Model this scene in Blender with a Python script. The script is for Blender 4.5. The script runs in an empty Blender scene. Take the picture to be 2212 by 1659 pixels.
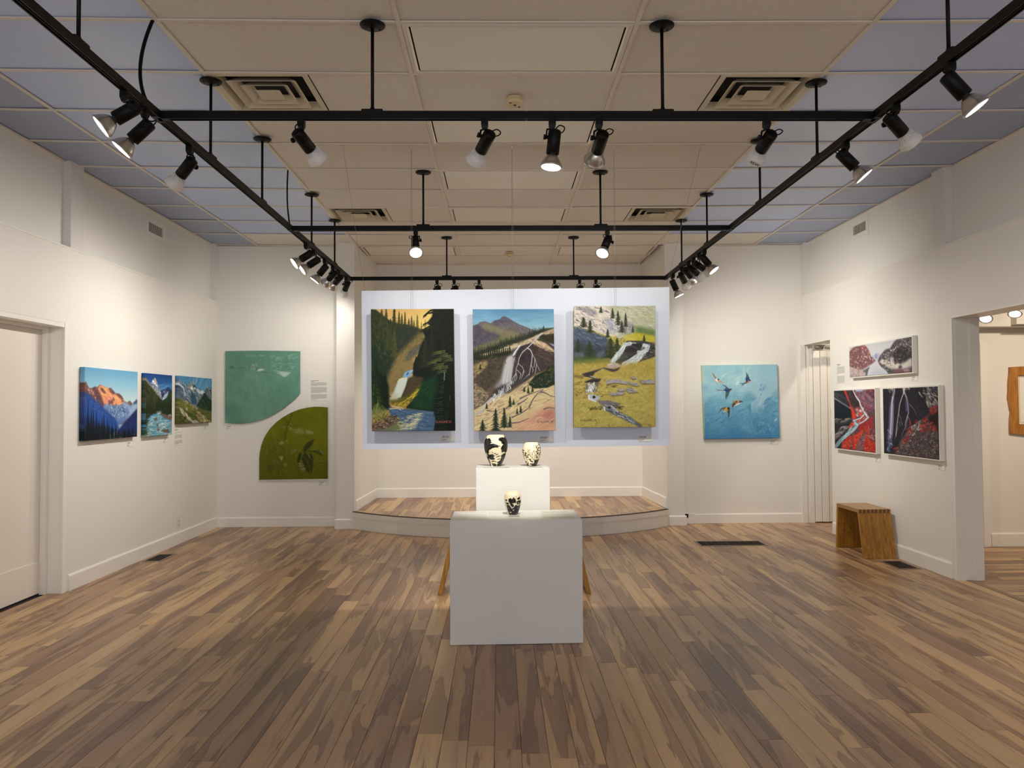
import bpy, bmesh, math, random
import numpy as np
from mathutils import Matrix, Vector, Quaternion

random.seed(7)
SC = bpy.context.scene
COL = SC.collection

# ================================================================ camera, world, exposure, large lights
cam_d = bpy.data.cameras.new('camera')
cam_d.sensor_fit = 'HORIZONTAL'; cam_d.sensor_width = 36.0
cam_d.lens = 1658.76/2212*36.0
cam_d.clip_start = .05; cam_d.clip_end = 100
cam = bpy.data.objects.new('camera', cam_d); COL.objects.link(cam)
cam.matrix_world = Matrix(((0.99985182, 0.00509131, -0.01644453, -0.10404),
                           (-0.01629044, -0.02895568, -0.99944794, 0.0),
                           (-0.00556466, 0.99956773, -0.02886845, 1.44427),
                           (0, 0, 0, 1)))
SC.camera = cam

SC.view_settings.view_transform = 'Standard'
SC.view_settings.look = 'None'
SC.view_settings.exposure = 0.0
SC.view_settings.gamma = 1.0
SC.view_settings.use_curve_mapping = False
SC.cycles.use_denoising = True
SC.cycles.max_bounces = 8
SC.cycles.diffuse_bounces = 5
SC.cycles.sample_clamp_indirect = 4.0
SC.cycles.caustics_reflective = False
SC.cycles.caustics_refractive = False

W = bpy.data.worlds.new('world'); SC.world = W; W.use_nodes = True
W.node_tree.nodes['Background'].inputs[0].default_value = (.55, .65, .9, 1)
W.node_tree.nodes['Background'].inputs[1].default_value = .35

def area(name, loc, rot, sx, sy, e, col):
    d = bpy.data.lights.new(name, 'AREA'); d.shape = 'RECTANGLE'; d.size = sx; d.size_y = sy
    d.energy = e; d.color = col
    o = bpy.data.objects.new(name, d); o.location = loc; o.rotation_euler = rot; COL.objects.link(o); return o
DAY = 110.0
# daylight through the shop window in the wall behind the camera
area('window_daylight', (0, -3.42, 1.75), (math.radians(90), 0, 0), 5.4, 2.3, DAY, (.80, .87, 1.0))
SPOT_E = 56.0                # one reflector lamp on the track, watts
WARM = (1.0, .94, .85)

# ================================================================ materials
def lin(c):
    return tuple((v/255/12.92 if v <= 10.31 else ((v/255+.055)/1.055)**2.4) for v in c)
def mat(name, col, rough=.6, metal=0.0, spec=.5, coat=0.0, bump=None, vary=None):
    """plain principled surface; col is sRGB 0-255; bump=(scale,strength,dist); vary=(scale,amount) faint colour unevenness"""
    m = bpy.data.materials.new(name); m.use_nodes = True
    nt = m.node_tree; b = nt.nodes['Principled BSDF']
    c = lin(col)
    b.inputs['Base Color'].default_value = (*c, 1); b.inputs['Roughness'].default_value = rough
    b.inputs['Metallic'].default_value = metal; b.inputs['Specular IOR Level'].default_value = spec
    b.inputs['Coat Weight'].default_value = coat
    if bump or vary:
        tc = nt.nodes.new('ShaderNodeTexCoord')
    if bump:
        n = nt.nodes.new('ShaderNodeTexNoise'); n.inputs['Scale'].default_value = bump[0]; n.inputs['Detail'].default_value = 3
        nt.links.new(tc.outputs['Object'], n.inputs['Vector'])
        bp = nt.nodes.new('ShaderNodeBump'); bp.inputs['Strength'].default_value = bump[1]; bp.inputs['Distance'].default_value = bump[2]
        nt.links.new(n.outputs['Fac'], bp.inputs['Height']); nt.links.new(bp.outputs['Normal'], b.inputs['Normal'])
    if vary:
        n2 = nt.nodes.new('ShaderNodeTexNoise'); n2.inputs['Scale'].default_value = vary[0]; n2.inputs['Detail'].default_value = 4
        nt.links.new(tc.outputs['Object'], n2.inputs['Vector'])
        r = nt.nodes.new('ShaderNodeMapRange'); r.inputs['From Min'].default_value = .3; r.inputs['From Max'].default_value = .7
        r.inputs['To Min'].default_value = 1-vary[1]; r.inputs['To Max'].default_value = 1+vary[1]*.5
        nt.links.new(n2.outputs['Fac'], r.inputs['Value'])
        mx = nt.nodes.new('ShaderNodeMix'); mx.data_type = 'RGBA'; mx.blend_type = 'MULTIPLY'; mx.inputs['Factor'].default_value = 1
        mx.inputs['A'].default_value = (*c, 1)
        nt.links.new(r.outputs['Result'], mx.inputs['B']); nt.links.new(mx.outputs['Result'], b.inputs['Base Color'])
    return m
def emit(name, col, s):
    m = bpy.data.materials.new(name); m.use_nodes = True
    b = m.node_tree.nodes['Principled BSDF']; b.inputs['Base Color'].default_value = (.8, .8, .8, 1)
    b.inputs['Emission Color'].default_value = (*col, 1); b.inputs['Emission Strength'].default_value = s
    return m

M = {}
M['wall'] = mat('wall_paint', (232, 229, 222), .55, bump=(90, .06, .002), vary=(.8, .02))
M['trim'] = mat('trim_paint', (236, 233, 226), .38)
M['door'] = mat('door_paint', (228, 221, 212), .45)
M['post'] = mat('post_paint', (224, 221, 215), .55)
M['panel'] = mat('display_panel_paint', (214, 222, 236), .5, vary=(2.2, .035))
M['plinth'] = mat('plinth_paint', (228, 226, 220), .5, bump=(35, .08, .002), vary=(2.5, .03))
M['tile'] = mat('ceiling_tile_mineral', (226, 221, 212), .95, bump=(120, .35, .006), vary=(60, .05))
M['blue'] = mat('ceiling_panel_blue_grey', (186, 204, 244), .30, bump=(300, .05, .001), vary=(1.2, .05))
M['blue_shaded'] = mat('ceiling_panel_shaded_blue_grey', (160, 173, 203), .36, bump=(300, .05, .001), vary=(1.0, .06))  # outer tile columns: blue panel colour greyed and darkened to paint in shade
M['grid'] = mat('ceiling_grid_steel', (222, 214, 202), .5)
M['diffuser'] = mat('light_diffuser_acrylic', (230, 226, 214), .35, bump=(400, .1, .001))
M['gridsilver'] = mat('fixture_edge_aluminium', (214, 208, 196), .3, .6)
M['dark'] = mat('dark_void', (10, 10, 10), .9)
M['vent'] = mat('vent_enamel', (208, 198, 172), .45)
M['duct'] = mat('duct_dark', (34, 34, 32), .8)
M['black'] = mat('track_black_enamel', (5, 5, 5), .5, spec=.22)
M['cable'] = mat('black_rubber_cable', (4, 4, 4), .6, spec=.2)
M['copper'] = mat('track_contact_strip', (120, 116, 104), .35, .8)
M['silver'] = mat('lamp_reflector_silver', (196, 192, 186), .28, .9, vary=(30, .06))
M['bulbwhite'] = mat('lamp_body_white', (222, 220, 216), .45)
M['lens'] = emit('lamp_lens_lit', (1.0, .93, .82), 9)
M['smoke'] = mat('smoke_alarm_plastic', (222, 200, 160), .5)
M['register'] = mat('floor_register_brown', (62, 46, 36), .5, .2)
M['registerframe'] = mat('floor_register_frame', (132, 112, 94), .45, .1)
M['outlet'] = mat('outlet_plastic', (226, 220, 204), .4)
M['card'] = mat('white_card', (236, 234, 228), .6)
M['mat'] = mat('picture_mount_board', (236, 232, 222), .7)
M['signink'] = mat('sign_ink', (60, 56, 52), .6)
M['ink'] = mat('paint_signature_dark', (48, 34, 34), .6)
M['inkred'] = mat('paint_signature_red', (150, 72, 60), .6)
M['wire'] = mat('hanging_wire', (150, 146, 138), .35, .7)
M['steel'] = mat('hook_metal', (214, 206, 192), .35, .3)
M['glassy'] = mat('clear_vinyl_print', (228, 226, 208), .15)
M['canvas'] = mat('canvas_edge_white', (226, 224, 214), .8)
M['slat'] = mat('vent_slat', (170, 162, 148), .5)

def ncol(nt, out_pos=None):
    return nt.nodes.new
def paint_mat(name, rough=.45, spec=.2):
    m = bpy.data.materials.new(name); m.use_nodes = True
    nt = m.node_tree; b = nt.nodes['Principled BSDF']
    a = nt.nodes.new('ShaderNodeAttribute'); a.attribute_name = 'paint'
    nt.links.new(a.outputs['Color'], b.inputs['Base Color']); b.inputs['Roughness'].default_value = rough
    b.inputs['Specular IOR Level'].default_value = spec
    return m
M['paint'] = paint_mat('oil_paint', .55, .12)
M['print'] = paint_mat('paper_print', .8)
M['glaze'] = paint_mat('ceramic_glaze', .12, .5)

def wood_floor(name, along='Y', stripes=False):
    """spalted maple laminate: pale tan boards with wavy mauve-grey streaks along the grain; every board reads its own 'seed'"""
    m = bpy.data.materials.new(name); m.use_nodes = True
    nt = m.node_tree; N = nt.nodes.new; L = nt.links.new; b = nt.nodes['Principled BSDF']
    tc = N('ShaderNodeNewGeometry'); at = N('ShaderNodeAttribute'); at.attribute_name = 'seed'
    off = N('ShaderNodeVectorMath'); off.operation = 'SCALE'; off.inputs[0].default_value = (37.0, 91.0, 53.0)
    L(at.outputs['Fac'], off.inputs['Scale'])
    def field(sc, det, dist, rough=.5):
        mp = N('ShaderNodeMapping'); mp.inputs['Scale'].default_value = (sc[0], sc[1], 1) if along == 'Y' else (sc[1], sc[0], 1); L(tc.outputs['Position'], mp.inputs['Vector'])
        ad = N('ShaderNodeVectorMath'); L(mp.outputs['Vector'], ad.inputs[0]); L(off.outputs['Vector'], ad.inputs[1])
        n = N('ShaderNodeTexNoise'); n.inputs['Scale'].default_value = 1; n.inputs['Detail'].default_value = det; n.inputs['Roughness'].default_value = rough; n.inputs['Distortion'].default_value = dist
        L(ad.outputs['Vector'], n.inputs['Vector']); return n.outputs['Fac']
    def ramp(src, stops, interp='LINEAR'):
        r = N('ShaderNodeValToRGB'); r.color_ramp.interpolation = interp; e = r.color_ramp.elements
        e[0].position, e[1].position = stops[0][0], stops[-1][0]; e[0].color = (*stops[0][1], 1); e[1].color = (*stops[-1][1], 1)
        for p, c in stops[1:-1]: e.new(p).color = (*c, 1)
        L(src, r.inputs['Fac']); return r.outputs['Color']
    def mul(x, y, f=1.0):
        m2 = N('ShaderNodeMix'); m2.data_type = 'RGBA'; m2.blend_type = 'MULTIPLY'; m2.inputs['Factor'].default_value = f
        L(x, m2.inputs['A']); L(y, m2.inputs['B']); return m2.outputs['Result']
    # every board has its own ground colour, tan to mauve brown
    sh = N('ShaderNodeTexWhiteNoise'); sh.noise_dimensions = '1D'; L(at.outputs['Fac'], sh.inputs['W'])
    ground = ramp(sh.outputs['Value'], [(0, lin((150, 116, 92))), (.3, lin((168, 133, 101))), (.55, lin((182, 147, 109))), (.8, lin((196, 161, 118))), (1, lin((204, 170, 126)))])
    # spalting: long wavy heartwood bands with a hard dark contour on one side
    s1 = field((9.5, .85), 3, .7)
    band = ramp(s1, [(.30, (.60, .55, .56)), (.425, (.66, .60, .60)), (.455, (.50, .44, .44)), (.475, (.97, .96, .95)), (.60, (1.04, 1.04, 1.02)), (.72, (1.10, 1.09, 1.05))])
    s2 = field((24, 1.2), 2, .5)
    vein = ramp(s2, [(.28, (.62, .58, .58)), (.36, (.72, .68, .67)), (.40, (1, 1, 1)), (.62, (1, 1, 1)), (.70, (.86, .84, .84))])
    s3 = field((5, .5), 2, .4)
    tone = ramp(s3, [(.3, (.82, .82, .86)), (.5, (1, 1, 1)), (.7, (1.10, 1.07, 1.0))])
    wood = mul(mul(mul(ground, band), vein, .6), tone)
    # fine grain
    mp3 = N('ShaderNodeMapping'); mp3.inputs['Scale'].default_value = (190, 7, 1) if along == 'Y' else (7, 190, 1); L(tc.outputs['Position'], mp3.inputs['Vector'])
    n3 = N('ShaderNodeTexNoise'); n3.inputs['Scale'].default_value = 1; n3.inputs['Detail'].default_value = 2; L(mp3.outputs['Vector'], n3.inputs['Vector'])
    r3 = N('ShaderNodeMapRange'); r3.inputs['From Min'].default_value = .3; r3.inputs['From Max'].default_value = .7; r3.inputs['To Min'].default_value = .88; r3.inputs['To Max'].default_value = 1.06; L(n3.outputs['Fac'], r3.inputs['Value'])
    mx2 = N('ShaderNodeMix'); mx2.data_type = 'RGBA'; mx2.blend_type = 'MULTIPLY'; mx2.inputs['Factor'].default_value = 1
    L(wood, mx2.inputs['A']); L(r3.outputs['Result'], mx2.inputs['B']); L(mx2.outputs['Result'], b.inputs['Base Color'])
    b.inputs['Roughness'].default_value = .34; b.inputs['Specular IOR Level'].default_value = .45
    return m
M['plank'] = wood_floor('maple_laminate')
M['plankx'] = wood_floor('maple_laminate_crosswise', 'X')
M['gap'] = mat('board_joint_dark', (58, 44, 36), .9)

def pine(name, base, dark, axis):
    m = bpy.data.materials.new(name); m.use_nodes = True
    nt = m.node_tree; N = nt.nodes.new; L = nt.links.new; b = nt.nodes['Principled BSDF']
    tc = N('ShaderNodeTexCoord'); mp = N('ShaderNodeMapping'); mp.inputs['Scale'].default_value = axis
    L(tc.outputs['Object'], mp.inputs['Vector'])
    n = N('ShaderNodeTexNoise'); n.inputs['Scale'].default_value = 1; n.inputs['Detail'].default_value = 4; n.inputs['Distortion'].default_value = .5; L(mp.outputs['Vector'], n.inputs['Vector'])
    r = N('ShaderNodeValToRGB'); r.color_ramp.elements[0].position = .3; r.color_ramp.elements[0].color = (*lin(dark), 1)
    r.color_ramp.elements[1].position = .65; r.color_ramp.elements[1].color = (*lin(base), 1)
    L(n.outputs['Fac'], r.inputs['Fac']); L(r.outputs['Color'], b.inputs['Base Color']); b.inputs['Roughness'].default_value = .32
    return m
M['pine'] = pine('varnished_pine', (176, 126, 44), (136, 90, 26), (40, 40, 2.5))
M['pinetop'] = pine('varnished_pine_seat', (172, 126, 62), (138, 94, 40), (40, 2.5, 40))
M['pinetopx'] = pine('varnished_pine_long_seat', (186, 130, 50), (146, 94, 30), (2.5, 40, 40))
M['pineend'] = pine('pine_end_grain', (112, 72, 28), (84, 52, 20), (90, 90, 90))
M['frame'] = pine('live_edge_oak', (190, 132, 66), (146, 94, 42), (30, 30, 3))

# ================================================================ mesh helpers
class MB:
    """collects shapes in world coordinates; build() links them as ONE mesh object"""
    def __init__(s): s.v = []; s.f = []; s.sm = []
    def add(s, vs, fs, smooth=False):
        o = len(s.v); s.v += [tuple(map(float, v)) for v in vs]; s.f += [tuple(i+o for i in f) for f in fs]; s.sm += [smooth]*len(fs); return s
    def box(s, x0, x1, y0, y1, z0, z1, bev=0.0):
        if bev <= 0:
            return s.add([(x0, y0, z0), (x1, y0, z0), (x1, y1, z0), (x0, y1, z0), (x0, y0, z1), (x1, y0, z1), (x1, y1, z1), (x0, y1, z1)],
                         [(0, 3, 2, 1), (4, 5, 6, 7), (0, 1, 5, 4), (1, 2, 6, 5), (2, 3, 7, 6), (3, 0, 4, 7)])
        bm = bmesh.new(); bmesh.ops.create_cube(bm, size=1)
        for v in bm.verts: v.co = Vector(((x0+x1)/2+v.co.x*(x1-x0), (y0+y1)/2+v.co.y*(y1-y0), (z0+z1)/2+v.co.z*(z1-z0)))
        bmesh.ops.bevel(bm, geom=bm.edges[:], offset=bev, segments=2, affect='EDGES', profile=.5)
        return s.bm(bm)
    def bm(s, bm, smooth=False):
        bm.verts.index_update()
        s.add([v.co[:] for v in bm.verts], [[v.index for v in f.verts] for f in bm.faces], smooth); bm.free(); return s
    def hexa(s, lo, hi):                                  # two quads (same winding) joined to a solid
        return s.add(list(lo)+list(hi), [(3, 2, 1, 0), (4, 5, 6, 7), (0, 1, 5, 4), (1, 2, 6, 5), (2, 3, 7, 6), (3, 0, 4, 7)])
    def prism(s, poly, d, axis='z', at=0.0, smooth=False):  # polygon extruded by d along axis from at
        n = len(poly)
        def P(p, t): return (p[0], p[1], t) if axis == 'z' else (p[0], t, p[1]) if axis == 'y' else (t, p[0], p[1])
        s.add([P(p, at) for p in poly]+[P(p, at+d) for p in poly], [tuple(range(n-1, -1, -1)), tuple(range(n, 2*n))])
        o = len(s.v)-2*n
        for i in range(n):
            s.f.append((o+i, o+(i+1) % n, o+n+(i+1) % n, o+n+i)); s.sm.append(smooth)
        return s
    def cyl(s, p0, p1, r0, r1=None, n=16, caps=True, smooth=True):
        r1 = r0 if r1 is None else r1
        p0 = Vector(p0); p1 = Vector(p1); d = (p1-p0).normalized(); a = d.orthogonal().normalized(); b = d.cross(a)
        vs = []
        for p, r in ((p0, r0), (p1, r1)):
            for i in range(n):
                t = 2*math.pi*i/n; vs.append(p+(a*math.cos(t)+b*math.sin(t))*r)
        s.add(vs, [(i, (i+1) % n, n+(i+1) % n, n+i) for i in range(n)], smooth)
        if caps:
            o = len(s.v)-2*n; s.f += [tuple(range(o+n-1, o-1, -1)), tuple(range(o+n, o+2*n))]; s.sm += [False, False]
        return s
    def lathe(s, prof, n=32, mx=None, smooth=True):        # profile (r, z), optionally through a matrix
        vs = []
        for r, z in prof:
            for i in range(n):
                t = 2*math.pi*i/n; v = Vector((r*math.cos(t), r*math.sin(t), z)); vs.append(mx @ v if mx else v)
        fs = []
        for j in range(len(prof)-1):
            for i in range(n): fs.append((j*n+i, j*n+(i+1) % n, (j+1)*n+(i+1) % n, (j+1)*n+i))
        s.add(vs, fs, smooth)
        o = len(s.v)-len(vs)
        if prof[0][0] > 1e-6: s.f.append(tuple(range(o+n-1, o-1, -1))); s.sm.append(False)
        if prof[-1][0] > 1e-6: s.f.append(tuple(range(o+(len(prof)-1)*n, o+len(prof)*n))); s.sm.append(False)
        return s
    def tube(s, pts, r, n=8):
        P = [Vector(p) for p in pts]; vs = []; up = None
        for i, p in enumerate(P):
            d = (P[min(i+1, len(P)-1)]-P[max(i-1, 0)]).normalized()
            up = d.orthogonal().normalized() if up is None else (up-d*up.dot(d)).normalized()
            b = d.cross(up)
            for k in range(n):
                t = 2*math.pi*k/n; vs.append(p+(up*math.cos(t)+b*math.sin(t))*r)
        fs = [(j*n+k, j*n+(k+1) % n, (j+1)*n+(k+1) % n, (j+1)*n+k) for j in range(len(P)-1) for k in range(n)]
        s.add(vs, fs, True); o = len(s.v)-len(vs)
        s.f += [tuple(range(o+n-1, o-1, -1)), tuple(range(o+(len(P)-1)*n, o+len(P)*n))]; s.sm += [False, False]
        return s
    def mesh(s, name, m=None, origin=(0, 0, 0)):
        me = bpy.data.meshes.new(name); ox, oy, oz = origin
        me.from_pydata([(x-ox, y-oy, z-oz) for x, y, z in s.v], [], s.f)
        me.polygons.foreach_set('use_smooth', s.sm)
        if m: me.materials.append(m)
        me.validate(); me.update(); return me
    def build(s, name, m, parent=None, origin=None):
        """parent: geometry is re-expressed about the parent's world location (parents here are never rotated)"""
        org = origin if origin is not None else (wloc(parent) if parent else (0, 0, 0))
        o = bpy.data.objects.new(name, s.mesh(name, m, org)); COL.objects.link(o)
        pl = wloc(parent) if parent else Vector((0, 0, 0))
        o.location = Vector(org)-pl
        if parent: o.parent = parent
        return o

def wloc(o):
    v = Vector((0, 0, 0))
    while o: v = v+o.location; o = o.parent
    return v
def tag(o, label=None, cat=None, group=None, kind=None):
    if label: o['label'] = label
    if cat: o['category'] = cat
    if group: o['group'] = group
    if kind: o['kind'] = kind
    return o
def thing(name, loc, label, cat, group=None):
    o = bpy.data.objects.new(name, None); o.location = loc; o.empty_display_size = .1; COL.objects.link(o)
    return tag(o, label, cat, group)
def struct(name, mb, m, label=None, origin=None):
    return tag(mb.build(name, m, None, origin), label, None, None, 'structure')
def part(name, mb, m, parent, label=None):
    return tag(mb.build(name, m, parent), label)
def link(name, me, parent, mx=None, label=None):
    o = bpy.data.objects.new(name, me); COL.objects.link(o); o.parent = parent
    if mx is not None: o.matrix_local = mx
    return tag(o, label)
def seed_attr(me, per_face):
    a = me.attributes.new('seed', 'FLOAT', 'FACE'); a.data.foreach_set('value', np.array(per_face, np.float32))
def text_mesh(s, size, thick=.0006):
    cu = bpy.data.curves.new('lettering', 'FONT'); cu.body = s; cu.size = size; cu.extrude = thick; cu.align_x = 'LEFT'
    o = bpy.data.objects.new('lettering', cu); COL.objects.link(o)
    me = bpy.data.meshes.new_from_object(o.evaluated_get(bpy.context.evaluated_depsgraph_get()))
    bpy.data.objects.remove(o); return me
# ---------------------------------------------------------------- brush-and-canvas painter (flat pictures hung in the room)
def homography(q, W, H):
    d = [(0, 0), (W, 0), (W, H), (0, H)]
    A = []; b = []
    for (x, y), (u, v) in zip(q, d):
        A.append([x, y, 1, 0, 0, 0, -u*x, -u*y]); b.append(u)
        A.append([0, 0, 0, x, y, 1, -v*x, -v*y]); b.append(v)
    return np.append(np.linalg.solve(np.array(A, float), np.array(b, float)), 1).reshape(3, 3)

def vnoise(rng, W, H, sx, sy, octs=3):
    out = np.zeros((H, W)); amp = 1; tot = 0
    for o in range(octs):
        gx = max(2, int(W/sx)+2); gy = max(2, int(H/sy)+2)
        g = rng.random((gy+1, gx+1))
        X = np.linspace(0, gx-1.001, W); Y = np.linspace(0, gy-1.001, H)
        xi = X.astype(int); yi = Y.astype(int); fx = X-xi; fy = Y-yi
        fx = fx*fx*(3-2*fx); fy = (fy*fy*(3-2*fy))[:, None]
        a = g[yi][:, xi]*(1-fx)+g[yi][:, xi+1]*fx
        b = g[yi+1][:, xi]*(1-fx)+g[yi+1][:, xi+1]*fx
        out += amp*(a*(1-fy)+b*fy); tot += amp
        amp *= .55; sx = max(1.5, sx/2); sy = max(1.5, sy/2)
    return out/tot

class Canvas:
    def __init__(s, W, H, quad, seed=1):
        W, H = int(W), int(H)
        s.W, s.H = W, H
        s.a = np.zeros((H, W, 3)); s.M = homography(quad, W, H)
        s.rng = np.random.default_rng(seed)
        q = np.array(quad, float)
        s.k = W/np.linalg.norm(q[1]-q[0]); s.ky = H/np.linalg.norm(q[3]-q[0])
    def T(s, pts):
        p = np.c_[np.array(pts, float), np.ones(len(pts))] @ s.M.T
        return p[:, :2]/p[:, 2:]
    def fill(s, c): s.a[:] = c
    def grad(s, stops):                                  # (fraction down, colour) stops
        y = (np.arange(s.H)+.5)/s.H
        f = [t[0] for t in stops]
        for i in range(3): s.a[:, :, i] = np.interp(y, f, [t[1][i] for t in stops])[:, None]
    def hgrad(s, c, a0, a1):
        al = np.linspace(a0, a1, s.W)[None, :, None]
        s.a = s.a*(1-al)+np.array(c, float)*al
    def mottle(s, amp, sx, sy, octs=3, tint=(1, 1, 1)):
        n = vnoise(s.rng, s.W, s.H, sx, sy, octs)-.5
        s.a = np.clip(s.a+n[:, :, None]*amp*np.array(tint), 0, 255)
    def mask(s, pts, soft=0):
        p = s.T(pts); SS = 3
        soft = soft*s.W/180; m = int(soft*2)+2
        x0 = max(-m, int(p[:, 0].min())-m); x1 = min(s.W+m, int(p[:, 0].max())+m+1)
        y0 = max(-m, int(p[:, 1].min())-m); y1 = min(s.H+m, int(p[:, 1].max())+m+1)
        if x1 <= x0 or y1 <= y0: return None
        gx = x0+(np.arange((x1-x0)*SS)+.5)/SS; gy = (y0+(np.arange((y1-y0)*SS)+.5)/SS)[:, None]
        ins = np.zeros((len(gy), len(gx)), bool)
        for (ax, ay), (bx, by) in zip(p, np.roll(p, -1, 0)):
            if ay == by: continue
            c = ((ay > gy) != (by > gy))
            ins ^= c & (gx < (bx-ax)*(gy-ay)/(by-ay)+ax)
        mk = ins.reshape(y1-y0, SS, x1-x0, SS).mean((1, 3))
        if soft:
            r = max(1, int(soft)); k = np.ones(2*r+1)/(2*r+1)
            for _ in range(2):
                mk = np.apply_along_axis(lambda v: np.convolve(v, k, 'same'), 0, mk)
                mk = np.apply_along_axis(lambda v: np.convolve(v, k, 'same'), 1, mk)
        u0, u1, v0, v1 = max(x0, 0), min(x1, s.W), max(y0, 0), min(y1, s.H)
        if u1 <= u0 or v1 <= v0: return None
        return u0, u1, v0, v1, mk[v0-y0:v1-y0, u0-x0:u1-x0]
    def poly(s, pts, col, al=1.0, soft=0, tex=0, ts=(6, 6)):
        r = s.mask(pts, soft)
        if r is None: return
        x0, x1, y0, y1, mk = r
        c = np.ones((y1-y0, x1-x0, 3))*np.array(col, float)
        if tex: c = np.clip(c+(vnoise(s.rng, x1-x0, y1-y0, ts[0], ts[1])[:, :, None]-.5)*tex, 0, 255)
        m = (mk*al)[:, :, None]
        s.a[y0:y1, x0:x1] = s.a[y0:y1, x0:x1]*(1-m)+c*m
    def line(s, pts, w, col, al=1.0, w1=None):
        p = s.T(pts); w = w*s.k; w1 = w if w1 is None else w1*s.k
        n = len(p)-1; mw = max(w, w1)/2+1.5
        x0 = max(0, int(p[:, 0].min()-mw)); x1 = min(s.W, int(p[:, 0].max()+mw)+1)
        y0 = max(0, int(p[:, 1].min()-mw)); y1 = min(s.H, int(p[:, 1].max()+mw)+1)
        if x1 <= x0 or y1 <= y0: return
        gx = np.arange(x0, x1)+.5; gy = (np.arange(y0, y1)+.5)[:, None]
        m = np.zeros((y1-y0, x1-x0))
        for i in range(n):
            (ax, ay), (bx, by) = p[i], p[i+1]
            dx, dy = bx-ax, by-ay; L = dx*dx+dy*dy+1e-9
            t = np.clip(((gx-ax)*dx+(gy-ay)*dy)/L, 0, 1)
            d = np.sqrt((gx-ax-t*dx)**2+(gy-ay-t*dy)**2)
            r = (w+(w1-w)*(i+t)/n)/2
            m = np.maximum(m, np.clip(r-d+.5, 0, 1)*np.clip(r*2, .25, 1))
        m = (m*al)[:, :, None]
        s.a[y0:y1, x0:x1] = s.a[y0:y1, x0:x1]*(1-m)+np.array(col, float)*m
    def dabs(s, pts, n, L, w, ang, cols, al=.8, spread=15, curve=.15):
        P = np.array(pts, float); lo = P.min(0); hi = P.max(0)
        c = 0; tries = 0
        while c < n and tries < n*8:
            tries += 1
            q = lo+(hi-lo)*s.rng.random(2)
            ins = False
            for (ax, ay), (bx, by) in zip(P, np.roll(P, -1, 0)):
                if (ay > q[1]) != (by > q[1]) and q[0] < (bx-ax)*(q[1]-ay)/(by-ay)+ax: ins = not ins
            if not ins: continue
            c += 1
            a = math.radians(ang+s.rng.normal()*spread); l = L*(.5+s.rng.random())/2
            d = np.array([math.cos(a), math.sin(a)])*l; nn = np.array([-d[1], d[0]])*curve*s.rng.normal()
            s.line([q-d, q+nn, q+d], w*(.6+.8*s.rng.random()), cols[int(s.rng.integers(len(cols)))], al*(.6+.4*s.rng.random()), w*.3)
    def tree(s, x, yt, yb, w, col, hi=None, hs=-1, step=None):
        h = yb-yt; st = min(step or 99, max(1.6/s.ky, h/30, w/12)); px = 1/s.k
        s.line([(x, yt), (x, yt+h*.3), (x, yb)], px*.5, col, 1, w*.09+px*.6)
        y = yt+st
        while y < yb:
            f = (y-yt)/h; hw = w*.5*(.06+.94*f**.85)*(.7+.6*s.rng.random())
            lw = min(st*1.25, hw*.9+px*.4)
            for sd in (-1, 1):
                e = hw*(.75+.5*s.rng.random())
                s.line([(x, y-st*.7), (x+sd*e*.55, y-st*.1), (x+sd*e, y+st*(.3+.6*s.rng.random()))], lw, col, 1, lw*.25)
                if hi is not None and (hs == 0 or sd == hs) and s.rng.random() < .75:
                    s.line([(x+sd*e*.25, y-st*.3), (x+sd*e*.9, y+st*.35)], lw*.45, hi, .7, lw*.15)
            y += st
    def linear(s):
        c = np.clip(s.a/255, 0, 1)
        return np.where(c <= .04045, c/12.92, ((c+.055)/1.055)**2.4)

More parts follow.
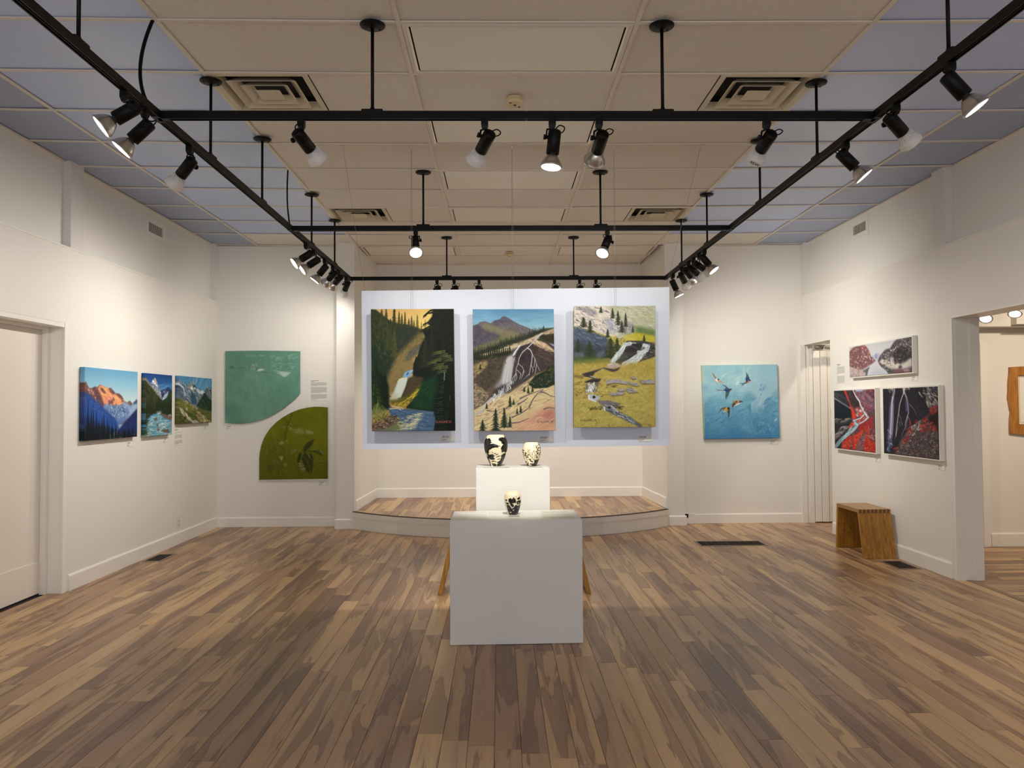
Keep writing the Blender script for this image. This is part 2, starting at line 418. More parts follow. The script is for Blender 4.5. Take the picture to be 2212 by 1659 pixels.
def paint_forest_fall(S):
    c = Canvas(180*S, 266*S, [(65, 72), (1088, 75), (1095, 1577), (90, 1580)], 11)
    c.grad([(0, (214, 180, 112)), (.12, (226, 203, 122)), (.25, (222, 205, 128)), (1, (120, 105, 60))]); c.hgrad((196, 150, 90), .5, 0); c.mottle(16, 12, 10)
    for x, a, b, w, k in [(640, 140, 340, 52, (96, 88, 44)), (690, 235, 360, 40, (120, 108, 60)), (738, 200, 370, 44, (140, 122, 66)), (570, 160, 330, 56, (74, 70, 36)), (535, 190, 320, 50, (66, 62, 34)), (600, 215, 340, 50, (84, 78, 40)),
                          (488, 108, 320, 54, (60, 60, 30)), (450, 128, 310, 50, (56, 56, 28)), (415, 100, 300, 54, (54, 54, 28)), (255, 60, 280, 80, (60, 60, 32)), (200, 60, 240, 70, (66, 64, 36)), (355, 45, 330, 96, (50, 52, 26)), (310, 190, 330, 50, (44, 48, 26))]:
        c.tree(x, a, b, w, k)
    c.poly([(60, 70), (130, 80), (215, 150), (300, 215), (400, 250), (520, 268), (640, 310), (715, 340), (715, 470), (600, 580), (430, 780), (300, 920), (290, 1200), (80, 1320)], (48, 56, 34), 1, 1, 26, (5, 9))
    c.poly([(70, 480), (250, 480), (420, 560), (330, 820), (280, 1000), (80, 1000)], (27, 46, 36), .75, 6)
    c.poly([(380, 300), (650, 320), (600, 430), (470, 560), (390, 600)], (38, 46, 40), .8, 4)
    c.poly([(640, 390), (740, 350), (730, 500), (600, 680), (600, 830), (480, 930), (390, 1030), (300, 1200), (265, 980), (330, 800), (400, 640), (520, 520)], (116, 102, 62), .92, 4, 26, (6, 8))
    c.poly([(400, 690), (560, 600), (600, 810), (430, 850), (330, 1010), (290, 1150), (280, 930)], (134, 114, 72), .7, 5)
    c.poly([(545, 590), (715, 480), (690, 600), (560, 690), (450, 745)], (74, 76, 72), .85, 3, 24)
    c.dabs([(400, 640), (660, 400), (720, 400), (560, 680), (380, 800)], 60, 46, 7, -40, [(160, 132, 74), (112, 92, 50), (150, 128, 70)], .5)
    c.dabs([(80, 110), (330, 300), (380, 600), (250, 800), (90, 520)], 110, 60, 6, 65, [(104, 98, 58), (90, 92, 54), (26, 34, 22), (120, 110, 68)], .55)
    c.dabs([(90, 700), (330, 620), (380, 760), (260, 950), (95, 950)], 60, 50, 6, 72, [(60, 72, 48), (22, 38, 30), (78, 84, 52)], .5)
    c.dabs([(80, 130), (420, 300), (400, 560), (300, 860), (90, 900)], 150, 40, 5, 70, [(92, 96, 56), (64, 76, 46), (34, 44, 28), (120, 116, 72), (20, 30, 22)], .55, 14)
    c.dabs([(400, 330), (640, 340), (600, 440), (480, 560), (400, 600)], 70, 40, 7, 35, [(58, 64, 52), (46, 56, 50), (76, 78, 58), (30, 40, 34)], .6, 25)
    c.dabs([(330, 820), (560, 600), (720, 400), (640, 700), (590, 820), (400, 1000), (290, 1150)], 110, 50, 6, -48, [(150, 124, 70), (118, 104, 66), (96, 90, 64), (168, 142, 86), (84, 78, 54)], .55, 18)
    c.dabs([(470, 740), (560, 620), (710, 500), (660, 640), (540, 720)], 40, 40, 7, -40, [(70, 78, 80), (98, 98, 86), (56, 62, 62)], .7, 14)
    c.tree(285, 255, 590, 90, (52, 62, 34), (86, 88, 46)); c.tree(355, 305, 680, 110, (62, 70, 38), (96, 96, 50), 1)
    c.poly([(840, 72), (1090, 72), (1096, 1580), (830, 1580), (850, 1450), (805, 1410), (840, 1350), (690, 1330), (500, 1300), (690, 1000), (585, 900), (590, 760), (640, 660), (690, 520), (735, 420), (700, 350), (800, 300), (765, 240), (820, 170)], (14, 22, 17), 1, 1, 14)
    c.dabs([(700, 440), (840, 330), (1080, 300), (1080, 1450), (850, 1440), (700, 1000), (600, 860)], 220, 60, 8, 30, [(22, 32, 24), (30, 42, 28), (10, 16, 14), (38, 50, 34)], .6, 40)
    c.tree(625, 670, 940, 110, (20, 28, 20)); c.tree(680, 540, 800, 100, (26, 32, 22)); c.tree(740, 420, 800, 150, (34, 38, 24), (52, 54, 32)); c.tree(820, 330, 800, 190, (26, 34, 22))
    for p in [[(900, 80), (800, 95), (712, 165)], [(920, 130), (830, 120), (770, 130), (725, 160)], [(930, 200), (820, 235), (710, 268)], [(900, 250), (800, 232), (720, 262)], [(900, 300), (780, 298), (690, 345)], [(880, 330), (780, 325), (700, 330)]]:
        c.line(p, 34, (24, 30, 18), 1, 8)
        for _ in range(9):
            t = c.rng.random(); q = np.array(p[-2])*(1-t)+np.array(p[-1])*t
            c.line([q, q+np.array([-18, 34])], 7, (30, 34, 20), .9, 3)
    c.poly([(520, 935), (600, 905), (720, 930), (690, 1000), (560, 1150), (400, 1200), (470, 1080)], (66, 56, 42), 1, 2, 18)
    c.poly([(690, 985), (860, 890), (900, 1000), (850, 1200), (820, 1345), (690, 1330), (500, 1300), (560, 1230)], (17, 50, 30), .95, 4, 14)
    c.dabs([(690, 985), (860, 890), (850, 1200), (690, 1320), (560, 1250)], 140, 60, 8, -35, [(28, 70, 40), (12, 36, 24), (36, 78, 42)], .5)
    c.poly([(300, 1200), (440, 1190), (560, 1110), (700, 985), (650, 1130), (560, 1230), (500, 1280), (330, 1260)], (70, 74, 26), .9, 3)
    c.dabs([(330, 1240), (470, 1225), (560, 1150), (680, 1010), (640, 1120), (560, 1220), (500, 1275), (340, 1262)], 90, 44, 9, -32, [(190, 165, 52), (168, 140, 40), (206, 180, 70), (150, 140, 44)], .8)
    c.poly([(455, 925), (490, 860), (560, 830), (588, 842), (560, 895), (520, 935)], (112, 158, 196), 1, 1); c.line([(490, 890), (580, 842)], 14, (150, 190, 215), .8); c.line([(510, 890), (530, 868)], 16, (40, 60, 80), .8)
    c.poly([(395, 985), (440, 935), (520, 930), (500, 1000), (470, 1070), (440, 1140), (390, 1185), (300, 1190), (350, 1110)], (176, 192, 190), 1, 1)
    for i in range(26):
        x = 400+i*4.2; c.line([(x+14, 945), (x-10, 1040), (x-40-i, 1170)], 6, [(214, 222, 214), (150, 172, 178), (232, 226, 196)][i % 3], .55)
    c.line([(400, 975), (450, 938), (510, 932)], 10, (226, 214, 168), .8); c.poly([(290, 1195), (320, 1120), (440, 1140), (380, 1200)], (168, 160, 130), .6, 4)
    c.poly([(70, 850), (180, 860), (250, 930), (290, 1030), (300, 1320), (80, 1330)], (18, 30, 20), .96, 3, 12)
    c.tree(135, 690, 1240, 230, (24, 38, 24), (62, 76, 40)); c.tree(245, 880, 1310, 150, (18, 28, 18)); c.tree(130, 950, 1320, 210, (28, 44, 24), (84, 94, 40), 0)
    c.poly([(285, 1295), (480, 1310), (700, 1330), (840, 1350), (860, 1450), (830, 1580), (80, 1580), (330, 1440)], (66, 92, 122), 1, 1, 20, (10, 3))
    c.dabs([(300, 1300), (830, 1350), (830, 1577), (420, 1577), (400, 1430)], 170, 60, 8, 4, [(112, 136, 152), (52, 76, 108), (86, 112, 136), (38, 60, 88)], .7, 8)
    c.poly([(85, 1580), (380, 1450), (450, 1460), (470, 1580)], (112, 112, 70), .9, 4)
    c.dabs([(440, 1430), (560, 1390), (720, 1345), (650, 1460), (600, 1570), (430, 1570)], 110, 66, 10, -6, [(206, 198, 150), (180, 178, 140), (222, 212, 170), (150, 160, 150)], .75, 7)
    c.line([(310, 1310), (400, 1300), (440, 1320)], 14, (200, 190, 160), .8); c.line([(320, 1275), (430, 1290), (470, 1315)], 7, (220, 205, 160), .8)
    c.poly([(85, 1500), (200, 1420), (380, 1380), (430, 1440), (300, 1530), (90, 1570)], (70, 60, 46), .9, 2)
    c.dabs([(95, 1500), (200, 1430), (390, 1380), (430, 1430), (300, 1530), (95, 1570)], 130, 26, 10, 0, [(160, 134, 108), (120, 98, 78), (46, 40, 34), (182, 154, 126)], .85, 20)
    c.dabs([(85, 1300), (170, 1230), (300, 1340), (270, 1420), (90, 1470)], 170, 34, 9, -70, [(122, 134, 58), (82, 104, 44), (150, 156, 82), (54, 74, 32)], .8, 30)
    c.dabs([(100, 1300), (160, 1225), (200, 1300), (140, 1400)], 30, 90, 7, -78, [(130, 142, 84), (100, 118, 66)], .8, 12)
    for (x, y) in [(820, 610), (870, 600), (900, 640), (760, 730), (820, 700), (850, 760), (900, 790), (940, 660), (960, 700), (820, 800), (880, 840)]:
        for k in range(5): c.line([(x+110, y+8*k-10), (x+50, y+6*k), (x-10, y+14+10*k)], 10, [(70, 84, 44), (112, 118, 62), (50, 66, 36)][k % 3], .65, 3)
    c.tree(975, 850, 1500, 330, (12, 22, 18), (48, 72, 46), -1, 22); c.line([(972, 860), (968, 960)], 12, (140, 150, 110), .7); c.tree(1036, 1150, 1600, 330, (10, 18, 14), (34, 50, 32), -1, 20); c.line([(1036, 1150), (1036, 1210)], 8, (90, 100, 60), .7)
    return c

def paint_rock_fall(S):
    c = Canvas(178*S, 266*S, [(63, 80), (1065, 78), (1078, 1570), (87, 1577)], 12)
    c.grad([(0, (92, 142, 178)), (.08, (112, 160, 190)), (.2, (150, 188, 200)), (1, (150, 188, 200))]); c.mottle(22, 40, 8)
    c.poly([(60, 285), (130, 262), (150, 238), (215, 228), (290, 256), (330, 222), (395, 208), (430, 175), (460, 165), (530, 205), (640, 268), (760, 315), (850, 352), (900, 420), (60, 640)], (98, 94, 96), 1, 0, 22)
    c.poly([(290, 256), (330, 222), (395, 208), (430, 175), (460, 165), (530, 205), (560, 240), (430, 260), (360, 290)], (84, 80, 92), 1, 1, 24)
    c.dabs([(400, 210), (460, 172), (640, 275), (840, 352), (800, 390), (560, 320), (380, 270)], 90, 50, 7, 25, [(120, 122, 140), (74, 72, 84), (136, 134, 142), (96, 100, 116)], .6)
    c.poly([(150, 300), (215, 250), (330, 290), (480, 330), (720, 400), (700, 440), (400, 470), (220, 440)], (122, 116, 88), .8, 3, 22)
    c.poly([(60, 300), (140, 270), (200, 330), (380, 390), (420, 440), (300, 520), (60, 560)], (70, 66, 84), .85, 3, 28)
    c.dabs([(66, 300), (380, 380), (420, 470), (70, 570)], 70, 50, 7, 20, [(88, 84, 104), (100, 96, 78), (58, 56, 74), (110, 104, 80)], .6)
    c.poly([(60, 560), (400, 430), (560, 420), (720, 410), (520, 480), (70, 640)], (104, 106, 72), .8, 3, 22)
    c.poly([(60, 660), (560, 480), (930, 322), (1080, 320), (1080, 1580), (60, 1580)], (88, 78, 66), 1, 2)
    c.poly([(66, 640), (300, 545), (560, 480), (740, 420), (880, 350), (930, 322), (1070, 310), (1070, 500), (560, 640), (70, 780)], (58, 62, 44), 1, 1, 18)
    for i in range(46):
        t = i/45; x = 80+t*860; y = 640-t*300+(c.rng.random()-.5)*20
        c.tree(x, y-40-34*c.rng.random(), y+22, 26, (38, 44, 34))
    c.poly([(150, 650), (420, 570), (620, 500), (800, 430), (900, 380), (1068, 318), (1070, 430), (900, 430), (780, 500), (600, 560), (560, 640), (330, 690)], (186, 172, 140), 1, 1, 36, (5, 4))
    c.poly([(875, 430), (920, 390), (1070, 380), (1070, 500), (960, 475)], (50, 46, 34), 1, 1, 18); c.dabs([(920, 370), (1070, 320), (1070, 390), (940, 400)], 30, 44, 8, -25, [(204, 184, 150), (150, 128, 108), (110, 92, 80)], .8)
    c.dabs([(180, 640), (620, 500), (800, 430), (880, 400), (760, 510), (580, 570), (340, 660)], 70, 40, 8, -22, [(214, 200, 166), (120, 104, 90), (90, 84, 66), (168, 150, 122)], .8)
    c.poly([(72, 680), (300, 640), (520, 600), (600, 560), (560, 660), (440, 860), (330, 1000), (230, 1110), (80, 1010)], (70, 62, 52), 1, 2, 30, (6, 6))
    for i in range(18): c.tree(80+i*26, 600-i*6+60*c.rng.random(), 720-i*4, 40, (30, 38, 26))
    c.poly([(75, 770), (230, 715), (260, 760), (160, 860), (80, 940)], (150, 134, 92), .85, 2, 34); c.dabs([(75, 770), (230, 715), (250, 790), (80, 940)], 50, 46, 9, -30, [(176, 158, 104), (70, 62, 46), (192, 172, 116), (120, 104, 72)], .7)
    c.poly([(600, 560), (780, 500), (1070, 500), (1070, 780), (900, 850), (600, 980), (540, 960), (545, 720)], (62, 52, 50), 1, 1, 20)
    c.dabs([(800, 520), (1070, 540), (1070, 780), (860, 760)], 90, 70, 6, 14, [(92, 80, 72), (44, 38, 38), (132, 118, 100), (110, 96, 86)], .6)
    c.poly([(640, 540), (710, 545), (600, 680), (560, 720), (560, 640)], (52, 44, 46), 1, 1, 16); c.poly([(660, 640), (770, 590), (780, 760), (640, 740)], (52, 44, 50), 1, 1, 18)
    c.poly([(790, 500), (830, 450), (880, 470), (960, 500), (1070, 590), (1070, 610), (900, 560)], (196, 176, 144), 1, 1, 40); c.dabs([(800, 500), (850, 460), (1070, 590), (1060, 640), (900, 570)], 50, 60, 6, 24, [(120, 100, 84), (220, 204, 172), (70, 60, 54)], .8)
    c.poly([(1000, 500), (1070, 520), (1070, 545)], (170, 172, 200), 1, 1)
    c.poly([(330, 1060), (420, 930), (460, 740), (510, 655), (570, 640), (570, 700), (545, 860), (520, 1010), (420, 1060)], (150, 152, 156), .9, 4)
    c.poly([(440, 860), (480, 700), (560, 650), (550, 800), (510, 980), (420, 1000)], (182, 184, 186), .85, 3)
    for i in range(34):
        x = 470+i*3; c.line([(x+20, 660+c.rng.random()*40), (x-10, 800), (x-60+c.rng.random()*40, 1010)], 5, [(212, 214, 214), (150, 150, 156), (190, 192, 196)][i % 3], .5)
    c.poly([(640, 520), (665, 525), (610, 600), (590, 650), (550, 660), (575, 610)], (172, 186, 198), 1, .5); c.line([(645, 530), (595, 600), (565, 650)], 7, (225, 230, 232), .9, 12)
    c.dabs([(560, 640), (700, 560), (790, 560), (1060, 620), (1060, 760), (900, 830), (620, 960)], 120, 50, 6, 35, [(84, 72, 68), (42, 36, 38), (110, 96, 88), (66, 56, 56)], .6, 25)
    c.dabs([(80, 700), (540, 620), (440, 860), (240, 1100), (90, 1000)], 150, 40, 8, -20, [(92, 84, 68), (54, 50, 42), (112, 100, 78), (40, 40, 32)], .6, 35)
    fall = [[(920, 380), (850, 440), (800, 500), (740, 560), (680, 610), (640, 680), (625, 750), (600, 820), (595, 880)], [(740, 560), (780, 590), (800, 640), (790, 740), (770, 830), (760, 900)], [(800, 640), (830, 690), (850, 760), (890, 840)], [(625, 750), (680, 800), (700, 850), (660, 940)],
            [(595, 880), (560, 930), (540, 1000)], [(600, 870), (610, 920), (590, 970)], [(610, 830), (660, 880), (640, 950)], [(850, 760), (840, 840), (830, 880)], [(780, 760), (810, 830), (800, 860)], [(595, 880), (575, 960), (560, 1000)], [(760, 880), (700, 940), (620, 1000), (560, 1060), (520, 1110)], [(690, 840), (680, 900)], [(830, 700), (820, 800)]]
    for i, p in enumerate(fall): c.line(p, 15 if i < 2 else 7, (150, 158, 174), .9, 5)
    for i, p in enumerate(fall): c.line(p, 6 if i < 2 else 3.5, (214, 220, 226), .9, 3)
    c.poly([(80, 990), (230, 1090), (290, 1110), (220, 1230), (85, 1300)], (120, 108, 88), 1, 2, 50, (5, 4)); c.dabs([(80, 990), (240, 1090), (280, 1130), (190, 1250), (85, 1290)], 120, 26, 10, 10, [(170, 154, 124), (190, 176, 146), (70, 62, 54), (50, 48, 38), (140, 124, 100)], .85, 40)
    c.poly([(85, 1320), (300, 1200), (420, 1110), (560, 1050), (700, 980), (860, 880), (960, 850), (1072, 1020), (1076, 1570), (87, 1577)], (200, 184, 140), 1, 1, 36, (8, 5))
    c.poly([(500, 1577), (640, 1440), (800, 1350), (960, 1260), (1076, 1200), (1078, 1572)], (204, 164, 136), .9, 8); c.poly([(760, 1460), (940, 1330), (1076, 1290), (1078, 1500), (900, 1400)], (170, 112, 98), .85, 6, 20); c.poly([(640, 1577), (820, 1480), (1000, 1480), (1078, 1540), (1078, 1577)], (200, 150, 124), .7, 5)
    c.dabs([(100, 1340), (420, 1120), (700, 990), (860, 900), (1070, 1040), (1070, 1200), (600, 1380), (300, 1560), (90, 1570)], 230, 80, 9, -28, [(222, 208, 160), (232, 216, 166), (204, 172, 136), (110, 92, 92), (88, 76, 84), (190, 176, 110), (216, 190, 150)], .75, 10)
    c.dabs([(640, 1040), (860, 900), (800, 1030), (560, 1120)], 70, 50, 9, -35, [(226, 204, 170), (190, 160, 140), (80, 66, 66), (150, 124, 110)], .85)
    c.dabs([(700, 1400), (1070, 1220), (1070, 1560), (560, 1560)], 60, 90, 10, -24, [(214, 166, 142), (186, 128, 110), (226, 190, 160), (166, 110, 96)], .6, 10)
    for p in [[(650, 1180), (760, 1130), (930, 1070)], [(760, 1280), (800, 1200), (860, 1120), (930, 1075)], [(550, 1410), (660, 1360), (770, 1285)], [(900, 1100), (960, 1115), (1020, 1150), (1072, 1160)], [(250, 1330), (330, 1340)], [(560, 1480), (640, 1470), (760, 1420)], [(480, 1300), (520, 1280)], [(940, 1310), (1000, 1290), (1075, 1300)], [(620, 1250), (700, 1210), (740, 1170)]]:
        c.line(p, 18, (92, 80, 94), .85, 7)
    c.poly([(750, 1010), (830, 900), (960, 840), (1000, 790), (1070, 780), (1072, 1010), (980, 1050), (820, 1060)], (34, 44, 30), 1, 1, 16); c.dabs([(780, 990), (960, 840), (1070, 790), (1070, 1010), (830, 1050)], 110, 22, 8, -60, [(52, 66, 42), (24, 32, 22), (74, 84, 52), (150, 140, 120)], .8, 50)
    c.dabs([(960, 830), (1070, 780), (1070, 860)], 30, 24, 8, -30, [(92, 96, 52), (60, 66, 36)], .8)
    c.poly([(270, 1200), (330, 1080), (420, 1020), (600, 980), (720, 920), (800, 900), (740, 960), (520, 1110), (380, 1150)], (56, 52, 52), .85, 3)
    for _ in range(60):
        t = c.rng.random(); x = 300+t*260; y = 1170-t*190+(c.rng.random()-.5)*70
        c.line([(x, y), (x+24*(c.rng.random()-.2), y+12), (x+10-20*c.rng.random(), y+36)], 7, [(196, 206, 214), (168, 178, 190), (226, 230, 232)][int(c.rng.integers(3))], .8)
    c.line([(300, 1180), (220, 1260), (170, 1330)], 30, (188, 188, 184), .9, 22); c.poly([(85, 1360), (170, 1320), (200, 1350), (85, 1400)], (170, 170, 168), .8, 2)
    c.dabs([(270, 1350), (420, 1300), (560, 1240), (520, 1330), (330, 1420), (180, 1450)], 60, 50, 8, -25, [(96, 82, 84), (120, 102, 96), (210, 190, 150)], .7)
    for x, a, b, w in [(190, 1440, 1600, 110), (350, 1300, 1590, 120), (455, 1295, 1540, 110), (525, 1400, 1530, 70), (525, 1150, 1280, 52), (568, 1190, 1260, 44), (655, 1270, 1355, 46), (612, 1300, 1370, 36), (240, 1240, 1310, 44), (748, 1030, 1120, 40), (800, 1020, 1100, 44), (700, 1040, 1100, 34), (160, 760, 830, 44), (940, 920, 1040, 70), (870, 930, 1040, 70)]:
        c.tree(x, a, b, w, (32, 46, 34), (60, 76, 44))
    c.line([(850, 1420), (900, 1412), (930, 1420)], 5, (232, 208, 186), .8)
    return c

def paint_stream(S):
    c = Canvas(178*S, 264*S, [(74, 66), (1080, 66), (1052, 1557), (64, 1553)], 13)
    c.fill((172, 160, 84)); c.mottle(34, 14, 10)
    c.poly([(70, 60), (1085, 60), (1072, 460), (600, 470), (560, 300), (400, 66)], (176, 178, 156), 1, 0, 30, (10, 6))
    c.dabs([(420, 66), (1080, 66), (1070, 380), (800, 330), (560, 200)], 260, 54, 10, 28, [(206, 210, 190), (162, 160, 112), (188, 194, 176), (140, 148, 124), (172, 166, 104), (216, 216, 200)], .75, 14)
    c.poly([(70, 62), (460, 62), (560, 170), (600, 250), (650, 400), (560, 450), (460, 430), (300, 370), (74, 310)], (206, 198, 184), 1, 1, 30)
    c.dabs([(74, 66), (460, 66), (600, 250), (650, 400), (540, 440), (300, 360), (74, 310)], 230, 64, 10, 33, [(236, 226, 206), (224, 216, 204), (92, 96, 120), (70, 76, 98), (150, 150, 160), (228, 214, 186), (112, 116, 138)], .85, 14)
    c.poly([(74, 66), (180, 76), (330, 110), (380, 180), (260, 190), (200, 140)], (96, 98, 116), .5, 3)
    c.poly([(430, 200), (560, 260), (560, 430), (480, 400), (470, 300)], (140, 146, 164), .6, 4)
    c.dabs([(480, 250), (640, 300), (650, 400), (560, 450)], 40, 70, 8, 60, [(204, 210, 214), (110, 120, 146), (160, 170, 186)], .7)
    c.poly([(72, 320), (200, 350), (330, 400), (480, 460), (500, 560), (560, 700), (70, 740)], (72, 84, 104), 1, 2, 26)
    c.dabs([(74, 330), (330, 400), (480, 470), (480, 560), (300, 560), (74, 460)], 100, 60, 9, 30, [(98, 112, 134), (58, 68, 84), (120, 130, 148), (44, 54, 66)], .7)
    c.poly([(70, 470), (300, 560), (560, 560), (560, 720), (70, 740)], (52, 60, 64), .8, 6); c.poly([(74, 640), (180, 640), (220, 700), (74, 710)], (96, 108, 116), .7, 3); c.poly([(340, 660), (440, 610), (480, 680), (360, 720)], (92, 102, 112), .7, 2)
    for x, a, b, w in [(120, 480, 640, 120), (260, 500, 720, 190), (520, 460, 720, 190), (600, 470, 640, 150), (190, 200, 330, 110), (270, 240, 400, 100), (485, 350, 460, 70), (405, 70, 150, 60)]:
        c.tree(x, a, b, w, (44, 54, 36), (70, 74, 40), 0)
    c.dabs([(470, 480), (720, 440), (720, 540), (560, 700), (470, 700)], 110, 22, 8, -60, [(92, 80, 44), (60, 62, 34), (44, 48, 30), (112, 96, 54)], .7, 50)
    c.poly([(690, 280), (760, 260), (830, 330), (820, 430), (650, 430)], (150, 152, 148), 1, 1, 40); c.dabs([(690, 280), (750, 260), (820, 330), (820, 420), (660, 420)], 50, 60, 8, 80, [(190, 192, 186), (96, 100, 104), (128, 130, 128)], .8)
    for x, a, b, w in [(548, 90, 220, 70), (615, 130, 310, 90), (660, 245, 400, 90), (708, 150, 330, 70), (795, 320, 400, 50)]: c.tree(x, a, b, w, (52, 58, 42))
    c.poly([(820, 310), (1075, 370), (1072, 480), (830, 430)], (86, 112, 62), .9, 4, 24); c.poly([(680, 440), (840, 400), (1070, 440), (1066, 520), (900, 515), (720, 510)], (176, 168, 52), 1, 3, 24); c.dabs([(690, 440), (1066, 470), (1066, 515), (720, 505)], 60, 60, 8, 6, [(206, 190, 86), (160, 150, 40), (196, 186, 120)], .7, 8)
    c.poly([(720, 500), (900, 500), (1062, 530), (1062, 700), (860, 770), (640, 800), (560, 760), (620, 640)], (58, 58, 54), 1, 1, 30, (5, 4)); c.dabs([(860, 560), (1062, 540), (1060, 700), (880, 760)], 70, 40, 10, 10, [(104, 104, 100), (36, 36, 34), (76, 76, 72), (130, 130, 128)], .8)
    c.poly([(695, 590), (760, 535), (880, 530), (930, 570), (850, 620), (770, 640), (690, 640)], (46, 44, 46), 1, 1, 14); c.line([(700, 600), (770, 560), (850, 600)], 12, (86, 80, 80), .7); c.dabs([(640, 650), (760, 660), (700, 760), (560, 770)], 40, 50, 9, 5, [(92, 92, 74), (50, 50, 48), (120, 118, 104)], .8, 10)
    for p, w in [([(760, 535), (690, 550), (650, 620), (600, 680), (545, 750)], 46), ([(930, 555), (980, 570), (960, 620), (900, 650), (830, 700), (740, 760), (680, 790)], 44), ([(900, 690), (850, 740), (800, 770)], 40), ([(900, 640), (860, 640)], 30)]:
        c.line(p, w, (176, 190, 196), .95, w*1.3)
    c.dabs([(690, 550), (740, 540), (600, 740), (520, 760), (600, 660)], 60, 56, 7, 118, [(232, 236, 232), (200, 210, 212), (150, 166, 170)], .85, 12)
    c.dabs([(920, 560), (985, 560), (900, 740), (800, 775), (690, 790), (760, 730), (860, 670)], 100, 50, 7, 135, [(236, 238, 234), (208, 216, 216), (120, 134, 140), (226, 228, 226)], .85, 14)
    c.line([(760, 528), (830, 530)], 10, (225, 228, 225), .8); c.tree(932, 430, 520, 50, (46, 56, 34))
    c.poly([(70, 700), (330, 700), (520, 740), (480, 800), (70, 790)], (74, 92, 46), .8, 4, 24); c.poly([(70, 790), (480, 740), (520, 800), (1056, 740), (1050, 960), (70, 960)], (166, 148, 70), .8, 5, 30)
    c.dabs([(70, 770), (1056, 760), (1050, 1553), (66, 1550)], 420, 44, 10, -12, [(186, 172, 96), (154, 138, 66), (196, 178, 112), (130, 118, 54), (176, 150, 82), (146, 140, 76)], .6, 40)
    c.dabs([(70, 780), (1056, 770), (1050, 1553), (66, 1550)], 420, 40, 8, -60, [(142, 124, 64), (120, 104, 54), (190, 176, 120), (104, 96, 50), (172, 154, 96), (206, 192, 140)], .55, 40)
    c.dabs([(70, 1100), (300, 1230), (760, 1470), (800, 1550), (66, 1550)], 220, 34, 7, -65, [(150, 136, 78), (186, 172, 116), (112, 100, 54), (134, 120, 66)], .6, 30)
    c.dabs([(70, 1000), (500, 980), (560, 1180), (70, 1200)], 90, 50, 12, -5, [(122, 96, 50), (96, 78, 42), (140, 116, 64)], .6, 20); c.dabs([(300, 1250), (1050, 1180), (1050, 1540), (500, 1540)], 110, 40, 9, -45, [(176, 160, 112), (194, 176, 124), (156, 138, 90)], .6, 30)
    c.poly([(430, 830), (560, 850), (640, 820), (600, 870), (540, 885), (420, 840), (330, 890), (200, 920), (170, 905), (300, 870)], (62, 58, 60), 1, 1); c.poly([(165, 905), (330, 870), (300, 930), (200, 940)], (56, 52, 54), 1, 1)
    c.poly([(480, 800), (530, 775), (620, 790), (640, 820), (540, 840), (460, 825)], (170, 156, 150), 1, 1, 30); c.line([(480, 800), (530, 780)], 12, (206, 196, 192), .8)
    c.line([(200, 930), (340, 960)], 18, (60, 58, 60), .9); c.line([(270, 935), (340, 958)], 6, (200, 206, 210), .9); c.poly([(70, 910), (200, 930), (180, 965), (70, 945)], (104, 90, 56), .8, 2)
    c.poly([(190, 1005), (290, 965), (405, 965), (370, 1010), (250, 1020)], (48, 46, 48), 1, 1); c.poly([(220, 1030), (250, 1020), (370, 1010), (340, 1070), (350, 1120), (200, 1140)], (84, 88, 88), .9, 2)
    c.dabs([(240, 1030), (345, 1020), (335, 1100), (330, 1130), (220, 1135), (260, 1080)], 46, 46, 9, 75, [(226, 230, 226), (190, 200, 202), (236, 236, 230)], .9, 22)
    c.poly([(235, 1160), (290, 1150), (390, 1190), (370, 1215), (340, 1240), (240, 1210)], (170, 180, 190), 1, 1); c.poly([(285, 1190), (310, 1165), (335, 1190), (310, 1210)], (46, 42, 34), 1, 0); c.line([(250, 1170), (250, 1210), (330, 1245)], 16, (214, 220, 224), .9)
    c.poly([(340, 1230), (480, 1230), (640, 1270), (600, 1300), (480, 1300), (400, 1290)], (108, 104, 108), 1, 1, 34)
    for p in [[(460, 990), (570, 970), (640, 985), (730, 1005), (720, 1035), (600, 1020), (470, 1025)], [(740, 1005), (830, 1020), (870, 1050), (830, 1060), (740, 1030)], [(860, 990), (960, 985), (1050, 990), (1050, 1030), (900, 1025)], [(765, 950), (810, 945), (830, 965), (780, 975)], [(600, 1090), (650, 1085), (710, 1110), (620, 1125)], [(720, 1085), (780, 1085), (860, 1130), (740, 1140), (700, 1110)], [(500, 1140), (620, 1130), (700, 1140), (640, 1165), (520, 1170)]]:
        q = np.array(p, float); c.poly(q+np.array([0, 12]), (84, 74, 48), .8, 1); c.poly(p, (150, 148, 150), 1, 0, 34, (4, 3)); m = q.mean(0); c.dabs(p, 8, 40, 8, 15, [(112, 110, 118), (186, 184, 186), (88, 86, 92)], .8)
    c.dabs([(480, 1040), (620, 1050), (600, 1080), (460, 1070)], 20, 30, 9, 0, [(66, 56, 36)], .7); c.dabs([(250, 1310), (460, 1300), (440, 1340), (260, 1345)], 40, 26, 10, -20, [(64, 62, 38), (92, 84, 50)], .8); c.dabs([(540, 1290), (680, 1310), (660, 1340), (560, 1320)], 30, 30, 10, 10, [(60, 56, 42)], .8)
    c.poly([(410, 1300), (540, 1295), (620, 1370), (760, 1440), (900, 1545), (860, 1555), (720, 1490), (560, 1410), (440, 1350)], (82, 92, 100), 1, 1, 24); c.dabs([(420, 1305), (540, 1300), (640, 1390), (780, 1460), (900, 1545), (740, 1490), (560, 1400)], 80, 54, 8, 32, [(150, 160, 168), (56, 64, 70), (206, 212, 214), (110, 120, 128)], .85, 10)
